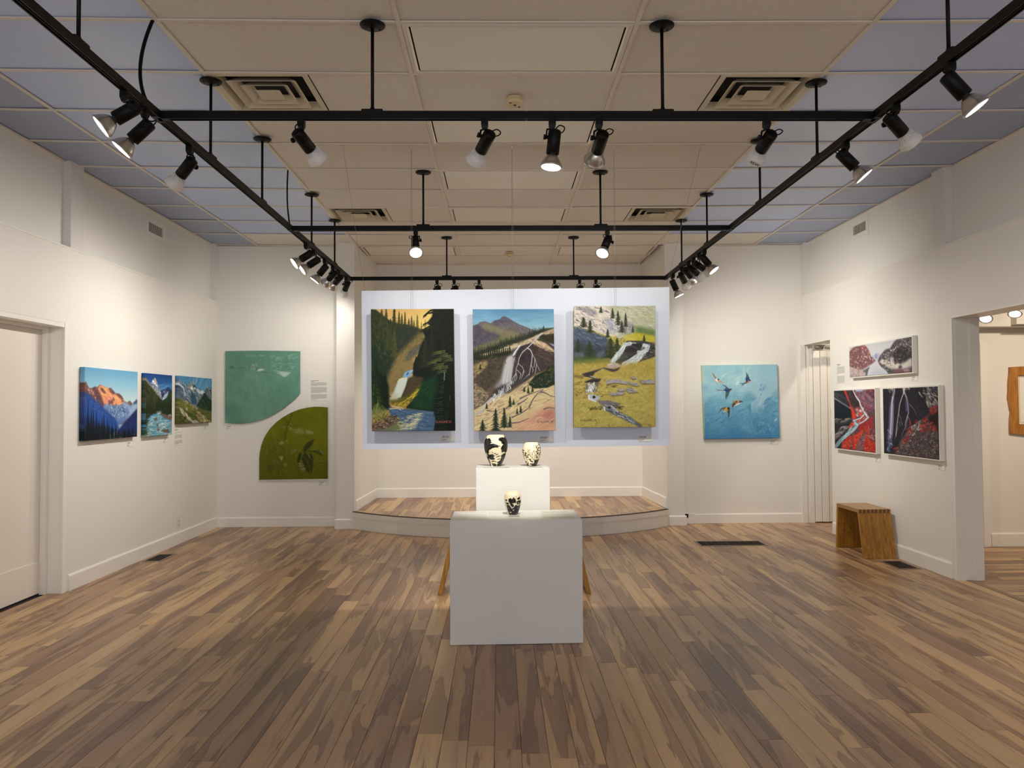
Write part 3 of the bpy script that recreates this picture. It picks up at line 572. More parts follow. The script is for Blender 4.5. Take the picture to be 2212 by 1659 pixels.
    c.line([(430, 1310), (440, 1350)], 16, (226, 228, 226), .9); c.line([(520, 1300), (560, 1330), (600, 1370)], 12, (206, 214, 218), .8); c.poly([(470, 1315), (500, 1300), (515, 1325), (490, 1340)], (50, 48, 40), 1, 0); c.dabs([(780, 1480), (1030, 1540), (960, 1550), (900, 1540)], 16, 60, 7, 25, [(120, 100, 64)], .7)
    return c

def paint_alpenglow(S):
    c = Canvas(150*S, 150*S, [(192, 118), (1195, 205), (1190, 1430), (192, 1508)], 14)
    c.grad([(0, (104, 164, 202)), (.2, (140, 192, 218)), (.45, (196, 222, 228)), (1, (214, 230, 228))])
    c.poly([(180, 440), (215, 380), (250, 470), (285, 520), (340, 515), (380, 485), (430, 500), (480, 450), (540, 480), (630, 515), (690, 515), (770, 610), (850, 620), (910, 680), (940, 760), (1010, 790), (1045, 755), (1095, 800), (1130, 900), (1100, 1200), (180, 1200)], (118, 84, 80), 1, 1, 18)
    c.poly([(440, 520), (490, 455), (630, 515), (720, 600), (860, 690), (950, 760), (900, 850), (700, 830), (560, 820), (520, 680)], (236, 168, 118), 1, 2, 22)
    c.poly([(560, 700), (700, 660), (740, 740), (720, 820), (570, 810)], (226, 140, 124), .8, 4); c.poly([(740, 640), (860, 700), (940, 760), (900, 840), (800, 810)], (240, 166, 120), .9, 3)
    c.dabs([(440, 520), (640, 520), (930, 740), (880, 820), (560, 700)], 70, 60, 12, 35, [(244, 186, 120), (222, 140, 110), (250, 206, 150), (190, 116, 100)], .6)
    for p in [[(480, 500), (540, 520), (600, 610), (560, 620), (500, 560)], [(640, 520), (700, 530), (770, 610), (720, 640), (680, 590)], [(800, 620), (860, 640), (920, 720), (900, 750), (820, 660)], [(880, 700), (930, 760), (900, 790)], [(640, 750), (720, 740), (740, 810), (650, 820)], [(350, 500), (400, 510), (470, 640), (560, 830), (540, 890), (440, 780), (380, 640)], [(200, 420), (270, 540), (340, 640), (380, 690), (280, 640), (200, 520)], [(1005, 780), (1045, 755), (1090, 800), (1060, 850)], [(735, 690), (760, 740), (740, 760)]]:
        c.poly(p, (104, 70, 78), .9, 1, 26); c.dabs(p, 8, 50, 9, 55, [(150, 104, 92), (74, 54, 74), (214, 160, 124)], .7)
    c.dabs([(210, 500), (330, 540), (380, 650), (480, 800), (430, 760), (290, 620)], 40, 50, 10, 50, [(222, 176, 140), (240, 206, 170), (96, 66, 74)], .8)
    c.poly([(380, 720), (420, 700), (560, 870), (620, 960), (560, 930)], (86, 72, 104), 1, 1, 18); c.line([(395, 715), (430, 800), (500, 860)], 10, (214, 166, 140), .7)
    c.poly([(540, 890), (570, 820), (740, 840), (860, 840), (960, 770), (1060, 850), (1195, 720), (1200, 900), (1050, 1060), (860, 1200), (780, 1120), (640, 1000)], (120, 152, 196), 1, 2, 26)
    c.poly([(900, 830), (960, 780), (1060, 860), (1040, 960), (1020, 900)], (150, 176, 208), .8, 3); c.poly([(1100, 830), (1195, 800), (1195, 890), (1040, 1050), (1040, 950)], (158, 186, 214), .9, 3)
    c.dabs([(560, 840), (860, 850), (1020, 900), (1020, 1040), (900, 1130), (780, 1110), (640, 980)], 170, 70, 9, 68, [(206, 222, 236), (64, 84, 140), (48, 66, 122), (170, 194, 222), (86, 110, 164), (40, 54, 104)], .85, 22)
    c.poly([(1120, 790), (1195, 715), (1196, 800), (1110, 820)], (60, 74, 110), 1, 2)
    c.poly([(190, 580), (260, 630), (380, 740), (560, 900), (700, 1020), (800, 1120), (830, 1200), (850, 1260), (800, 1340), (190, 1500)], (44, 74, 142), 1, 2, 18)
    c.poly([(195, 700), (280, 700), (500, 900), (800, 1200), (820, 1320), (190, 1320)], (38, 88, 170), .7, 10); c.dabs([(200, 690), (360, 740), (640, 1030), (560, 1050), (220, 850)], 50, 70, 8, 40, [(86, 116, 172), (40, 66, 132), (110, 136, 186)], .5)
    c.poly([(790, 1110), (1000, 1060), (960, 1150), (860, 1220), (830, 1200)], (84, 114, 176), .8, 4)
    c.poly([(810, 1330), (900, 1220), (1050, 1060), (1195, 890), (1192, 1440), (800, 1440)], (30, 42, 96), 1, 2, 14); c.poly([(850, 1290), (1195, 1100), (1192, 1380), (800, 1380)], (30, 56, 116), .6, 10)
    c.poly([(190, 1000), (330, 1150), (560, 1230), (800, 1370), (1190, 1330), (1190, 1440), (190, 1520)], (16, 26, 44), .85, 10)
    for i in range(70):
        x = 195+c.rng.random()*990; t = (x-195)/1000; top = 1120+t*230+c.rng.random()*130
        c.tree(x, top, 1540, 40, [(14, 22, 26), (20, 32, 34), (12, 18, 24), (24, 40, 34)][i % 4])
    for x, y in [(260, 740), (325, 900), (360, 840), (420, 930), (530, 1060), (560, 980), (628, 1090), (715, 1140), (657, 1170), (1030, 1220), (470, 1130), (785, 1190), (1110, 1200), (960, 1290)]: c.tree(x, y, 1540, 46, (14, 20, 34))
    c.line([(1100, 1385), (1150, 1385)], 6, (120, 130, 150), .5)
    return c

def paint_river_peak(S):
    c = Canvas(112*S, 150*S, [(165, 148), (708, 195), (710, 1365), (180, 1412)], 15)
    c.grad([(0, (26, 66, 128)), (.15, (40, 96, 160)), (.4, (74, 134, 190)), (1, (80, 140, 190))])
    c.dabs([(380, 340), (700, 380), (700, 470), (460, 470)], 30, 160, 10, -24, [(120, 168, 208), (96, 150, 200)], .4, 8)
    c.poly([(160, 220), (230, 330), (330, 460), (520, 690), (520, 760), (160, 760)], (92, 90, 84), 1, 1, 30)
    c.poly([(270, 380), (310, 320), (330, 300), (340, 245), (370, 250), (400, 330), (440, 420), (470, 500), (510, 560), (520, 690), (430, 610), (330, 470)], (118, 130, 156), 1, 1, 30)
    c.dabs([(280, 380), (340, 300), (400, 340), (500, 560), (510, 680), (400, 560)], 90, 60, 11, 58, [(206, 214, 222), (70, 86, 124), (150, 164, 190), (56, 66, 96), (226, 226, 224)], .85, 20)
    c.poly([(335, 300), (342, 245), (368, 250), (395, 350), (360, 360)], (196, 180, 156), .9, 1); c.dabs([(300, 320), (340, 320), (430, 450), (400, 420)], 14, 40, 16, 40, [(240, 240, 236)], .9)
    c.poly([(480, 510), (520, 490), (580, 470), (610, 430), (650, 440), (705, 520), (705, 700), (520, 700)], (40, 56, 100), 1, 1, 20); c.dabs([(520, 600), (560, 580), (640, 520), (600, 640), (540, 670)], 30, 60, 14, -50, [(196, 214, 226), (160, 186, 208)], .85); c.dabs([(490, 500), (640, 450), (600, 560), (510, 590)], 30, 40, 10, 40, [(60, 80, 130), (30, 42, 80), (206, 216, 226)], .7)
    c.line([(165, 270), (330, 460), (520, 700)], 22, (150, 140, 122), .7, 14)
    c.poly([(165, 300), (220, 380), (330, 500), (400, 600), (520, 720), (600, 640), (680, 490), (710, 480), (710, 1080), (520, 960), (400, 900), (180, 1100)], (44, 56, 34), 1, 2, 24)
    c.dabs([(170, 400), (330, 520), (520, 740), (500, 900), (190, 1010)], 150, 70, 12, 82, [(76, 78, 38), (30, 40, 26), (92, 90, 46), (54, 64, 34)], .7, 10); c.dabs([(520, 760), (600, 650), (708, 500), (708, 1040), (540, 960)], 120, 60, 12, 85, [(30, 46, 36), (50, 68, 46), (24, 34, 26), (70, 92, 66)], .7, 10)
    for i in range(26): c.tree(180+i*20, 620+c.rng.random()*160+(60 if i < 12 else 0), 960, 44, [(40, 50, 30), (28, 38, 26)][i % 2])
    c.poly([(210, 1100), (400, 960), (490, 890), (480, 960), (440, 1010), (520, 1060), (700, 1110), (712, 1370), (180, 1412), (200, 1200)], (104, 156, 172), 1, 1, 26)
    c.dabs([(230, 1080), (470, 920), (520, 1060), (700, 1120), (708, 1360), (190, 1400)], 170, 80, 12, -8, [(196, 216, 222), (150, 190, 200), (72, 128, 150), (222, 232, 234), (110, 164, 180)], .75, 24)
    c.poly([(460, 960), (540, 960), (640, 1000), (705, 1020), (700, 1090), (560, 1050)], (108, 92, 82), 1, 1, 34); c.poly([(380, 940), (440, 900), (460, 910), (400, 960)], (120, 102, 90), .9, 1)
    for p in [[(345, 1070), (390, 1040), (425, 1070), (400, 1100), (350, 1095)], [(390, 1190), (420, 1160), (450, 1190), (410, 1210)], [(400, 1290), (430, 1240), (475, 1260), (460, 1290)], [(500, 1280), (570, 1265), (640, 1275), (670, 1330), (600, 1330), (520, 1310)], [(610, 1270), (650, 1265), (665, 1330), (620, 1340)]]: c.poly(p, (106, 88, 84), 1, 1, 40)
    c.dabs([(165, 1080), (240, 1080), (220, 1300), (250, 1400), (180, 1410)], 50, 60, 12, -20, [(24, 36, 28), (36, 54, 40), (60, 86, 70)], .8); c.dabs([(190, 1300), (290, 1320), (280, 1400), (190, 1405)], 30, 16, 12, 0, [(196, 196, 160), (90, 120, 90)], .7); c.dabs([(620, 990), (705, 980), (700, 1080)], 14, 24, 12, 60, [(150, 130, 130), (196, 180, 176)], .7)
    c.line([(630, 1355), (700, 1350)], 8, (200, 196, 190), .6)
    return c

def paint_alpine_meadow(S):
    c = Canvas(140*S, 112*S, [(828, 208), (1492, 262), (1492, 1130), (835, 1155)], 16)
    c.grad([(0, (70, 128, 172)), (.2, (84, 146, 186)), (.5, (110, 164, 196)), (1, (110, 164, 196))]); c.dabs([(1000, 240), (1490, 270), (1490, 470), (1100, 420)], 40, 200, 14, 105, [(150, 186, 206), (60, 116, 164), (170, 196, 208)], .4, 8)
    c.poly([(820, 260), (880, 350), (900, 360), (950, 325), (1010, 430), (1040, 340), (1070, 300), (1100, 370), (1140, 390), (1180, 440), (1250, 490), (1330, 510), (1380, 460), (1440, 455), (1490, 445), (1495, 700), (1200, 790), (830, 700)], (86, 100, 122), 1, 1, 30)
    c.dabs([(830, 300), (940, 350), (1000, 440), (1070, 320), (1180, 450), (1320, 520), (1240, 640), (1180, 770), (1050, 720), (850, 600)], 180, 90, 11, 60, [(168, 184, 202), (40, 60, 84), (60, 84, 110), (206, 216, 222), (34, 66, 88), (110, 128, 150)], .75, 16)
    c.poly([(1010, 450), (1040, 350), (1072, 300), (1110, 400), (1140, 560), (1080, 500)], (150, 150, 140), .8, 1, 40); c.poly([(1050, 440), (1090, 410), (1120, 480), (1080, 490)], (226, 230, 232), .9, 1); c.poly([(1120, 460), (1150, 430), (1170, 450), (1130, 480)], (230, 234, 236), .9, 1); c.line([(830, 370), (920, 440), (950, 600)], 20, (206, 214, 222), .9, 10); c.poly([(1110, 390), (1150, 390), (1170, 440), (1130, 430)], (34, 44, 62), .9, 1)
    c.poly([(1060, 560), (1150, 580), (1190, 700), (1170, 795), (1090, 740)], (34, 74, 96), .8, 4); c.poly([(1210, 560), (1260, 600), (1300, 560), (1200, 760), (1180, 790)], (120, 126, 134), .8, 2)
    c.dabs([(1200, 480), (1340, 520), (1280, 570), (1220, 540)], 30, 60, 12, 25, [(226, 230, 232), (176, 190, 204)], .85); c.dabs([(1370, 470), (1490, 450), (1490, 680), (1420, 640)], 60, 60, 11, 70, [(206, 212, 212), (50, 66, 66), (90, 104, 104)], .8)
    c.poly([(1180, 800), (1300, 620), (1350, 540), (1420, 640), (1495, 700), (1495, 910), (1300, 890)], (34, 54, 44), 1, 2, 18); c.poly([(1220, 820), (1360, 760), (1495, 740), (1495, 920), (1330, 900)], (48, 62, 40), .9, 3, 16); c.dabs([(1240, 640), (1490, 640), (1490, 900), (1250, 830)], 60, 40, 10, 40, [(60, 82, 60), (26, 42, 36), (90, 108, 90)], .6)
    c.poly([(825, 650), (900, 660), (1050, 740), (1150, 800), (1250, 840), (1400, 910), (1495, 920), (1495, 1140), (825, 1165)], (92, 96, 44), 1, 1, 30)
    c.poly([(860, 730), (1000, 770), (1180, 860), (1150, 900), (1000, 890)], (134, 128, 40), .8, 6); c.poly([(960, 920), (1150, 900), (1220, 980), (1180, 1110), (1080, 1060)], (66, 82, 28), .9, 5); c.poly([(835, 900), (920, 940), (1060, 1080), (1100, 1150), (835, 1160)], (62, 64, 38), .85, 4)
    c.dabs([(835, 700), (1050, 760), (1490, 930), (1490, 1130), (840, 1150)], 190, 40, 11, 25, [(128, 122, 60), (74, 82, 36), (150, 136, 84), (100, 104, 50), (56, 62, 34)], .65, 25)
    c.dabs([(835, 640), (900, 650), (1050, 750), (1230, 850), (1200, 880), (900, 700)], 50, 26, 14, 25, [(150, 146, 132), (104, 100, 88), (180, 176, 160)], .8); c.dabs([(835, 830), (920, 900), (1090, 1070), (1180, 1130), (1120, 1140), (900, 960)], 50, 34, 20, 45, [(190, 186, 168), (150, 140, 122), (212, 206, 190), (170, 130, 110)], .85)
    c.dabs([(1190, 890), (1300, 960), (1420, 1080), (1490, 1120), (1300, 1130), (1180, 1000)], 70, 44, 14, 40, [(196, 180, 120), (170, 150, 100), (206, 200, 176), (140, 110, 70)], .75)
    for p in [[(1000, 1020), (1060, 1020), (1090, 1080), (1040, 1090)], [(1100, 1100), (1160, 1070), (1230, 1110), (1220, 1140), (1110, 1140)], [(830, 820), (880, 840), (930, 890), (870, 900)], [(1280, 980), (1350, 1000), (1330, 1030)], [(960, 830), (1000, 830), (1020, 890), (980, 880)], [(880, 780), (900, 780), (900, 800)], [(1040, 780), (1065, 785), (1060, 800)]]: c.poly(p, (168, 164, 152), 1, 1, 40)
    c.line([(1340, 1105), (1375, 1100)], 9, (220, 220, 210), .8)
    return c

def paint_swallows(S):
    c = Canvas(168*S, 164*S, [(98, 132), (1508, 96), (1548, 1480), (150, 1510)], 17)
    c.grad([(0, (152, 202, 212)), (.25, (166, 208, 218)), (.5, (128, 184, 206)), (.75, (90, 150, 188)), (1, (66, 128, 172))]); c.mottle(30, 40, 40, 3, (1, .8, .6))
    c.poly([(900, 100), (1510, 96), (1530, 700), (1250, 760), (950, 560)], (160, 196, 212), .7, 14); c.poly([(980, 560), (1330, 660), (1230, 960), (1050, 940)], (168, 200, 214), .6, 10); c.poly([(140, 200), (310, 200), (290, 400), (130, 420)], (186, 216, 196), .5, 8)
    B = [(98, 132), (1508, 96), (1548, 1480), (150, 1510)]
    c.dabs([(98, 132), (1508, 96), (1520, 700), (130, 760)], 150, 150, 26, -30, [(178, 216, 222), (148, 194, 210), (188, 220, 222), (158, 200, 216), (174, 206, 220)], .35, 40, .3)
    c.dabs([(130, 760), (1520, 700), (1548, 1480), (150, 1510)], 170, 150, 26, -40, [(88, 148, 188), (70, 130, 174), (108, 166, 200), (96, 156, 194), (60, 118, 166)], .4, 40, .3)
    c.dabs([(850, 1050), (1500, 900), (1530, 1350), (900, 1420)], 80, 90, 14, -50, [(146, 192, 214), (126, 178, 206), (168, 206, 222)], .45, 40); c.dabs([(1030, 760), (1320, 640), (1230, 990), (1040, 930)], 30, 160, 24, -75, [(178, 206, 218), (150, 190, 212)], .5, 10)
    c.dabs([(1180, 480), (1290, 450), (1260, 650), (1200, 660)], 10, 60, 24, -65, [(86, 136, 196), (96, 150, 204)], .7); c.dabs([(1300, 740), (1520, 700), (1520, 860), (1280, 930)], 26, 80, 16, -30, [(62, 126, 182), (84, 146, 194)], .6); c.dabs([(950, 880), (1030, 880), (1000, 1000), (960, 1000)], 10, 70, 24, 80, [(70, 130, 166)], .6)
    c.dabs([(150, 1060), (560, 1100), (560, 1280), (180, 1200)], 24, 80, 18, -30, [(54, 116, 168), (120, 178, 204)], .5); c.dabs([(740, 360), (840, 340), (800, 470), (740, 480)], 12, 90, 20, -60, [(206, 228, 228)], .7); c.dabs([(460, 280), (560, 290), (520, 360), (450, 360)], 8, 70, 22, -45, [(198, 226, 226)], .7); c.dabs([(860, 180), (1000, 200), (880, 420), (830, 400)], 8, 160, 12, -80, [(196, 220, 224)], .5)
    for _ in range(70):
        x = 130+c.rng.random()*1380; y = 130+c.rng.random()*1350; r = 40+c.rng.random()*90; f = y/1480
        k = c.rng.normal()*16; col = (150-70*f+k, 200-62*f+k*.8, 214-38*f+k*.6)
        c.poly([(x+r*math.cos(t*.785)*(.6+.6*c.rng.random()), y+r*math.sin(t*.785)*(.5+.5*c.rng.random())) for t in range(8)], col, .35, 5)
    c.line([(500, 130), (360, 220), (400, 310)], 24, (148, 204, 206), .4); c.line([(1380, 140), (1500, 120)], 30, (150, 180, 206), .4); c.dabs([(1450, 1060), (1510, 1060), (1500, 1200), (1460, 1200)], 6, 40, 12, -70, [(196, 216, 226)], .8)
    for p in [[(98, 132), (104, 240), (128, 520), (150, 1500)]]: c.line(p, 14, (196, 190, 120), .7)
    c.line([(98, 134), (700, 116), (1508, 98)], 9, (190, 186, 120), .5)
    O = (214, 150, 78); D = (36, 48, 74); W = (236, 232, 218); Bl = (42, 74, 132); G = (84, 104, 116); Y = (204, 158, 60)
    def wing(p, col): c.poly(p, col, 1, 0)
    # upper left bird
    wing([(290, 265), (330, 305), (372, 370), (350, 380), (315, 320)], (150, 106, 60)); wing([(400, 410), (450, 425), (510, 462), (440, 446), (405, 428)], O); c.poly([(355, 385), (395, 378), (428, 405), (410, 430), (375, 435), (352, 412)], W, 1, 0); c.poly([(385, 385), (415, 382), (430, 405), (405, 412)], D, 1, 0); c.poly([(400, 400), (426, 402), (408, 425), (392, 420)], (206, 112, 60), 1, 0)
    c.line([(375, 430), (330, 400), (275, 402)], 12, W, 1, 4); c.line([(380, 435), (400, 480), (410, 505)], 12, W, 1, 4); c.line([(365, 432), (300, 396)], 5, D, .9); c.line([(370, 440), (402, 495)], 5, D, .9)
    # middle left bird
    wing([(475, 486), (550, 515), (600, 560), (585, 590), (520, 580), (550, 540), (500, 510)], G); wing([(545, 620), (620, 610), (600, 690), (545, 775), (540, 700)], (70, 96, 104)); c.poly([(510, 590), (600, 565), (650, 570), (660, 590), (620, 620), (545, 625)], Bl, 1, 0); c.poly([(625, 585), (662, 580), (650, 600), (620, 615)], (206, 120, 80), 1, 0); c.poly([(615, 572), (650, 568), (662, 582), (630, 592)], D, 1, 0)
    c.line([(540, 600), (430, 598), (360, 578)], 16, D, 1, 3); c.line([(430, 604), (330, 612)], 10, (110, 130, 136), .9, 3); c.line([(470, 600), (540, 618)], 7, W); c.line([(420, 598), (450, 602)], 9, (200, 140, 90)); c.line([(560, 640), (590, 700), (555, 750)], 8, (130, 150, 150), .6)
    # upper right bird
    wing([(925, 250), (965, 300), (990, 370), (985, 410), (920, 440), (915, 370), (930, 320)], (52, 84, 130)); wing([(930, 255), (965, 305), (970, 350), (930, 350)], (74, 104, 118)); c.poly([(910, 440), (985, 390), (1010, 400), (990, 435), (940, 465), (890, 470)], Bl, 1, 0); c.poly([(970, 405), (1005, 410), (985, 440), (940, 462), (955, 430)], (222, 120, 70), 1, 0); c.poly([(980, 388), (1012, 396), (1010, 418), (985, 412)], D, 1, 0)
    c.poly([(920, 445), (890, 480), (840, 520), (850, 480), (800, 460), (860, 455)], (96, 128, 146), .95, 0); c.line([(900, 465), (860, 520)], 8, (80, 110, 130), .9, 3); c.poly([(915, 445), (950, 440), (930, 465)], Y, .8, 0)
    # lower right bird
    wing([(655, 900), (662, 850), (690, 800), (735, 790), (740, 830), (700, 880), (665, 925)], (150, 126, 60)); wing([(668, 930), (700, 890), (760, 850), (820, 830), (875, 815), (800, 850), (720, 890)], W); wing([(660, 905), (670, 850), (720, 815), (735, 850), (680, 920)], (72, 84, 76)); wing([(765, 810), (810, 780), (850, 795), (875, 815), (800, 832)], (80, 98, 100)); c.poly([(735, 795), (790, 770), (800, 790), (770, 840), (735, 860), (720, 830)], O, 1, 0); c.poly([(730, 795), (765, 795), (760, 830), (735, 835)], Bl, 1, 0); c.poly([(765, 770), (800, 770), (795, 792), (770, 798)], Y, 1, 0); c.line([(690, 800), (730, 790)], 9, Y)
    # lower left bird
    wing([(400, 1030), (440, 970), (490, 925), (545, 908), (580, 925), (550, 945), (480, 960), (430, 1000)], (120, 96, 48)); wing([(585, 950), (620, 945), (622, 1010), (610, 1080), (588, 1118), (590, 1040), (575, 990)], (58, 62, 68)); c.poly([(540, 915), (600, 915), (618, 950), (570, 990), (530, 998), (525, 960)], Y, 1, 0); c.poly([(578, 915), (618, 918), (622, 945), (590, 965), (575, 945)], (44, 40, 44), 1, 0); c.line([(545, 915), (480, 930), (410, 1022)], 6, (60, 70, 70), .9)
    c.line([(530, 990), (490, 1025)], 14, W, 1, 4); c.line([(525, 1005), (470, 1075)], 7, (70, 92, 110), 1, 3); c.line([(500, 1020), (480, 1020)], 8, D); c.line([(612, 960), (605, 1060)], 6, (140, 120, 70), .8)
    return c

def paint_pool(S):
    c = Canvas(190*S, 52*S, [(378, 350), (1868, 95), (1885, 912), (398, 1045)], 18)
    c.grad([(0, (196, 198, 204)), (.5, (208, 210, 214)), (1, (190, 194, 204))])
    c.poly([(930, 540), (1010, 510), (1040, 470), (1080, 490), (1140, 500), (1090, 640), (990, 620)], (176, 180, 206), 1, 1, 30); c.poly([(1000, 480), (1040, 520), (1060, 600), (1020, 620), (990, 560)], (130, 138, 176), .7, 1)
    c.poly([(378, 470), (430, 390), (520, 335), (740, 300), (800, 350), (860, 440), (890, 540), (960, 600), (1020, 660), (940, 720), (760, 830), (640, 900), (380, 800)], (122, 86, 88), 1, 1, 40, (3, 3))
    c.poly([(640, 330), (740, 300), (800, 350), (880, 500), (880, 560), (780, 500)], (150, 92, 92), .9, 1, 30); c.dabs([(380, 480), (500, 350), (760, 310), (880, 520), (1000, 660), (640, 870), (380, 780)], 220, 34, 14, 30, [(206, 176, 172), (96, 60, 66), (150, 70, 72), (226, 204, 200), (120, 100, 104), (80, 56, 62)], .8, 50)
    c.poly([(380, 800), (560, 850), (720, 880), (780, 960), (800, 1010), (398, 1045)], (190, 172, 172), 1, 1, 40, (3, 3)); c.dabs([(390, 840), (560, 870), (760, 950), (600, 1020), (400, 1040)], 50, 40, 14, 50, [(222, 206, 206), (130, 110, 114), (160, 140, 144)], .8)
    c.poly([(700, 900), (880, 790), (840, 880), (810, 1005), (770, 1000), (780, 940)], (92, 92, 100), 1, 1, 30); c.poly([(690, 880), (780, 820), (740, 900)], (130, 150, 140), .6, 1)
    c.poly([(1060, 660), (1120, 540), (1240, 400), (1360, 360), (1450, 220), (1520, 160), (1880, 90), (1890, 930), (1330, 960), (1260, 880), (1110, 760)], (84, 78, 82), 1, 1, 40, (4, 3))
    c.poly([(1420, 480), (1540, 360), (1700, 330), (1868, 400), (1868, 560), (1700, 660), (1540, 730), (1460, 690)], (44, 40, 44), .85, 2, 24); c.poly([(1420, 560), (1600, 730), (1760, 660), (1868, 560), (1880, 780), (1660, 860), (1380, 840), (1240, 780), (1280, 640)], (206, 200, 194), 1, 2, 24); c.poly([(1440, 560), (1560, 700), (1500, 720), (1440, 650)], (40, 38, 40), .9, 1)
    c.dabs([(1180, 540), (1420, 380), (1560, 260), (1640, 250), (1440, 450), (1220, 600)], 50, 50, 14, -38, [(220, 214, 208), (150, 142, 144), (90, 82, 88), (236, 230, 222)], .85)
    c.dabs([(1560, 160), (1868, 110), (1868, 380), (1700, 320)], 60, 50, 14, 40, [(150, 140, 140), (60, 52, 62), (190, 184, 180), (96, 86, 100)], .8); c.dabs([(1090, 640), (1300, 560), (1440, 640), (1400, 760), (1180, 720)], 60, 40, 16, 30, [(226, 218, 208), (96, 86, 92), (60, 52, 58), (190, 180, 176)], .85, 50)
    c.poly([(1090, 680), (1180, 620), (1300, 640), (1280, 740), (1180, 740)], (220, 214, 206), .8, 1, 50); c.dabs([(1110, 760), (1360, 840), (1330, 940), (1260, 890)], 30, 36, 16, 30, [(80, 76, 84), (50, 48, 56), (150, 146, 150)], .85); c.poly([(1560, 790), (1600, 750), (1660, 790), (1620, 840), (1560, 830)], (70, 68, 72), .9, 1, 40); c.poly([(1400, 900), (1560, 850), (1880, 850), (1885, 912), (1420, 940)], (110, 84, 88), .9, 2, 40); c.poly([(1460, 890), (1560, 860), (1640, 890), (1560, 920)], (150, 80, 78), .8, 1); c.poly([(1660, 860), (1800, 840), (1840, 880), (1700, 900)], (190, 166, 176), .8, 1)
    c.dabs([(1120, 560), (1450, 260), (1868, 130), (1880, 600), (1500, 720), (1200, 720)], 150, 44, 13, -30, [(120, 110, 112), (58, 52, 58), (178, 170, 166), (84, 76, 82), (40, 36, 40)], .75, 45)
    c.dabs([(1420, 520), (1600, 380), (1800, 420), (1800, 600), (1560, 720)], 40, 60, 12, -30, [(54, 50, 54), (36, 32, 36), (84, 80, 82)], .7, 30)
    c.poly([(830, 1000), (870, 860), (960, 740), (1050, 670), (1100, 760), (1250, 890), (1320, 960)], (196, 200, 208), 1, 1); c.poly([(860, 960), (1000, 860), (1160, 880), (1280, 950), (840, 1000)], (166, 172, 192), .5, 3)
    return c

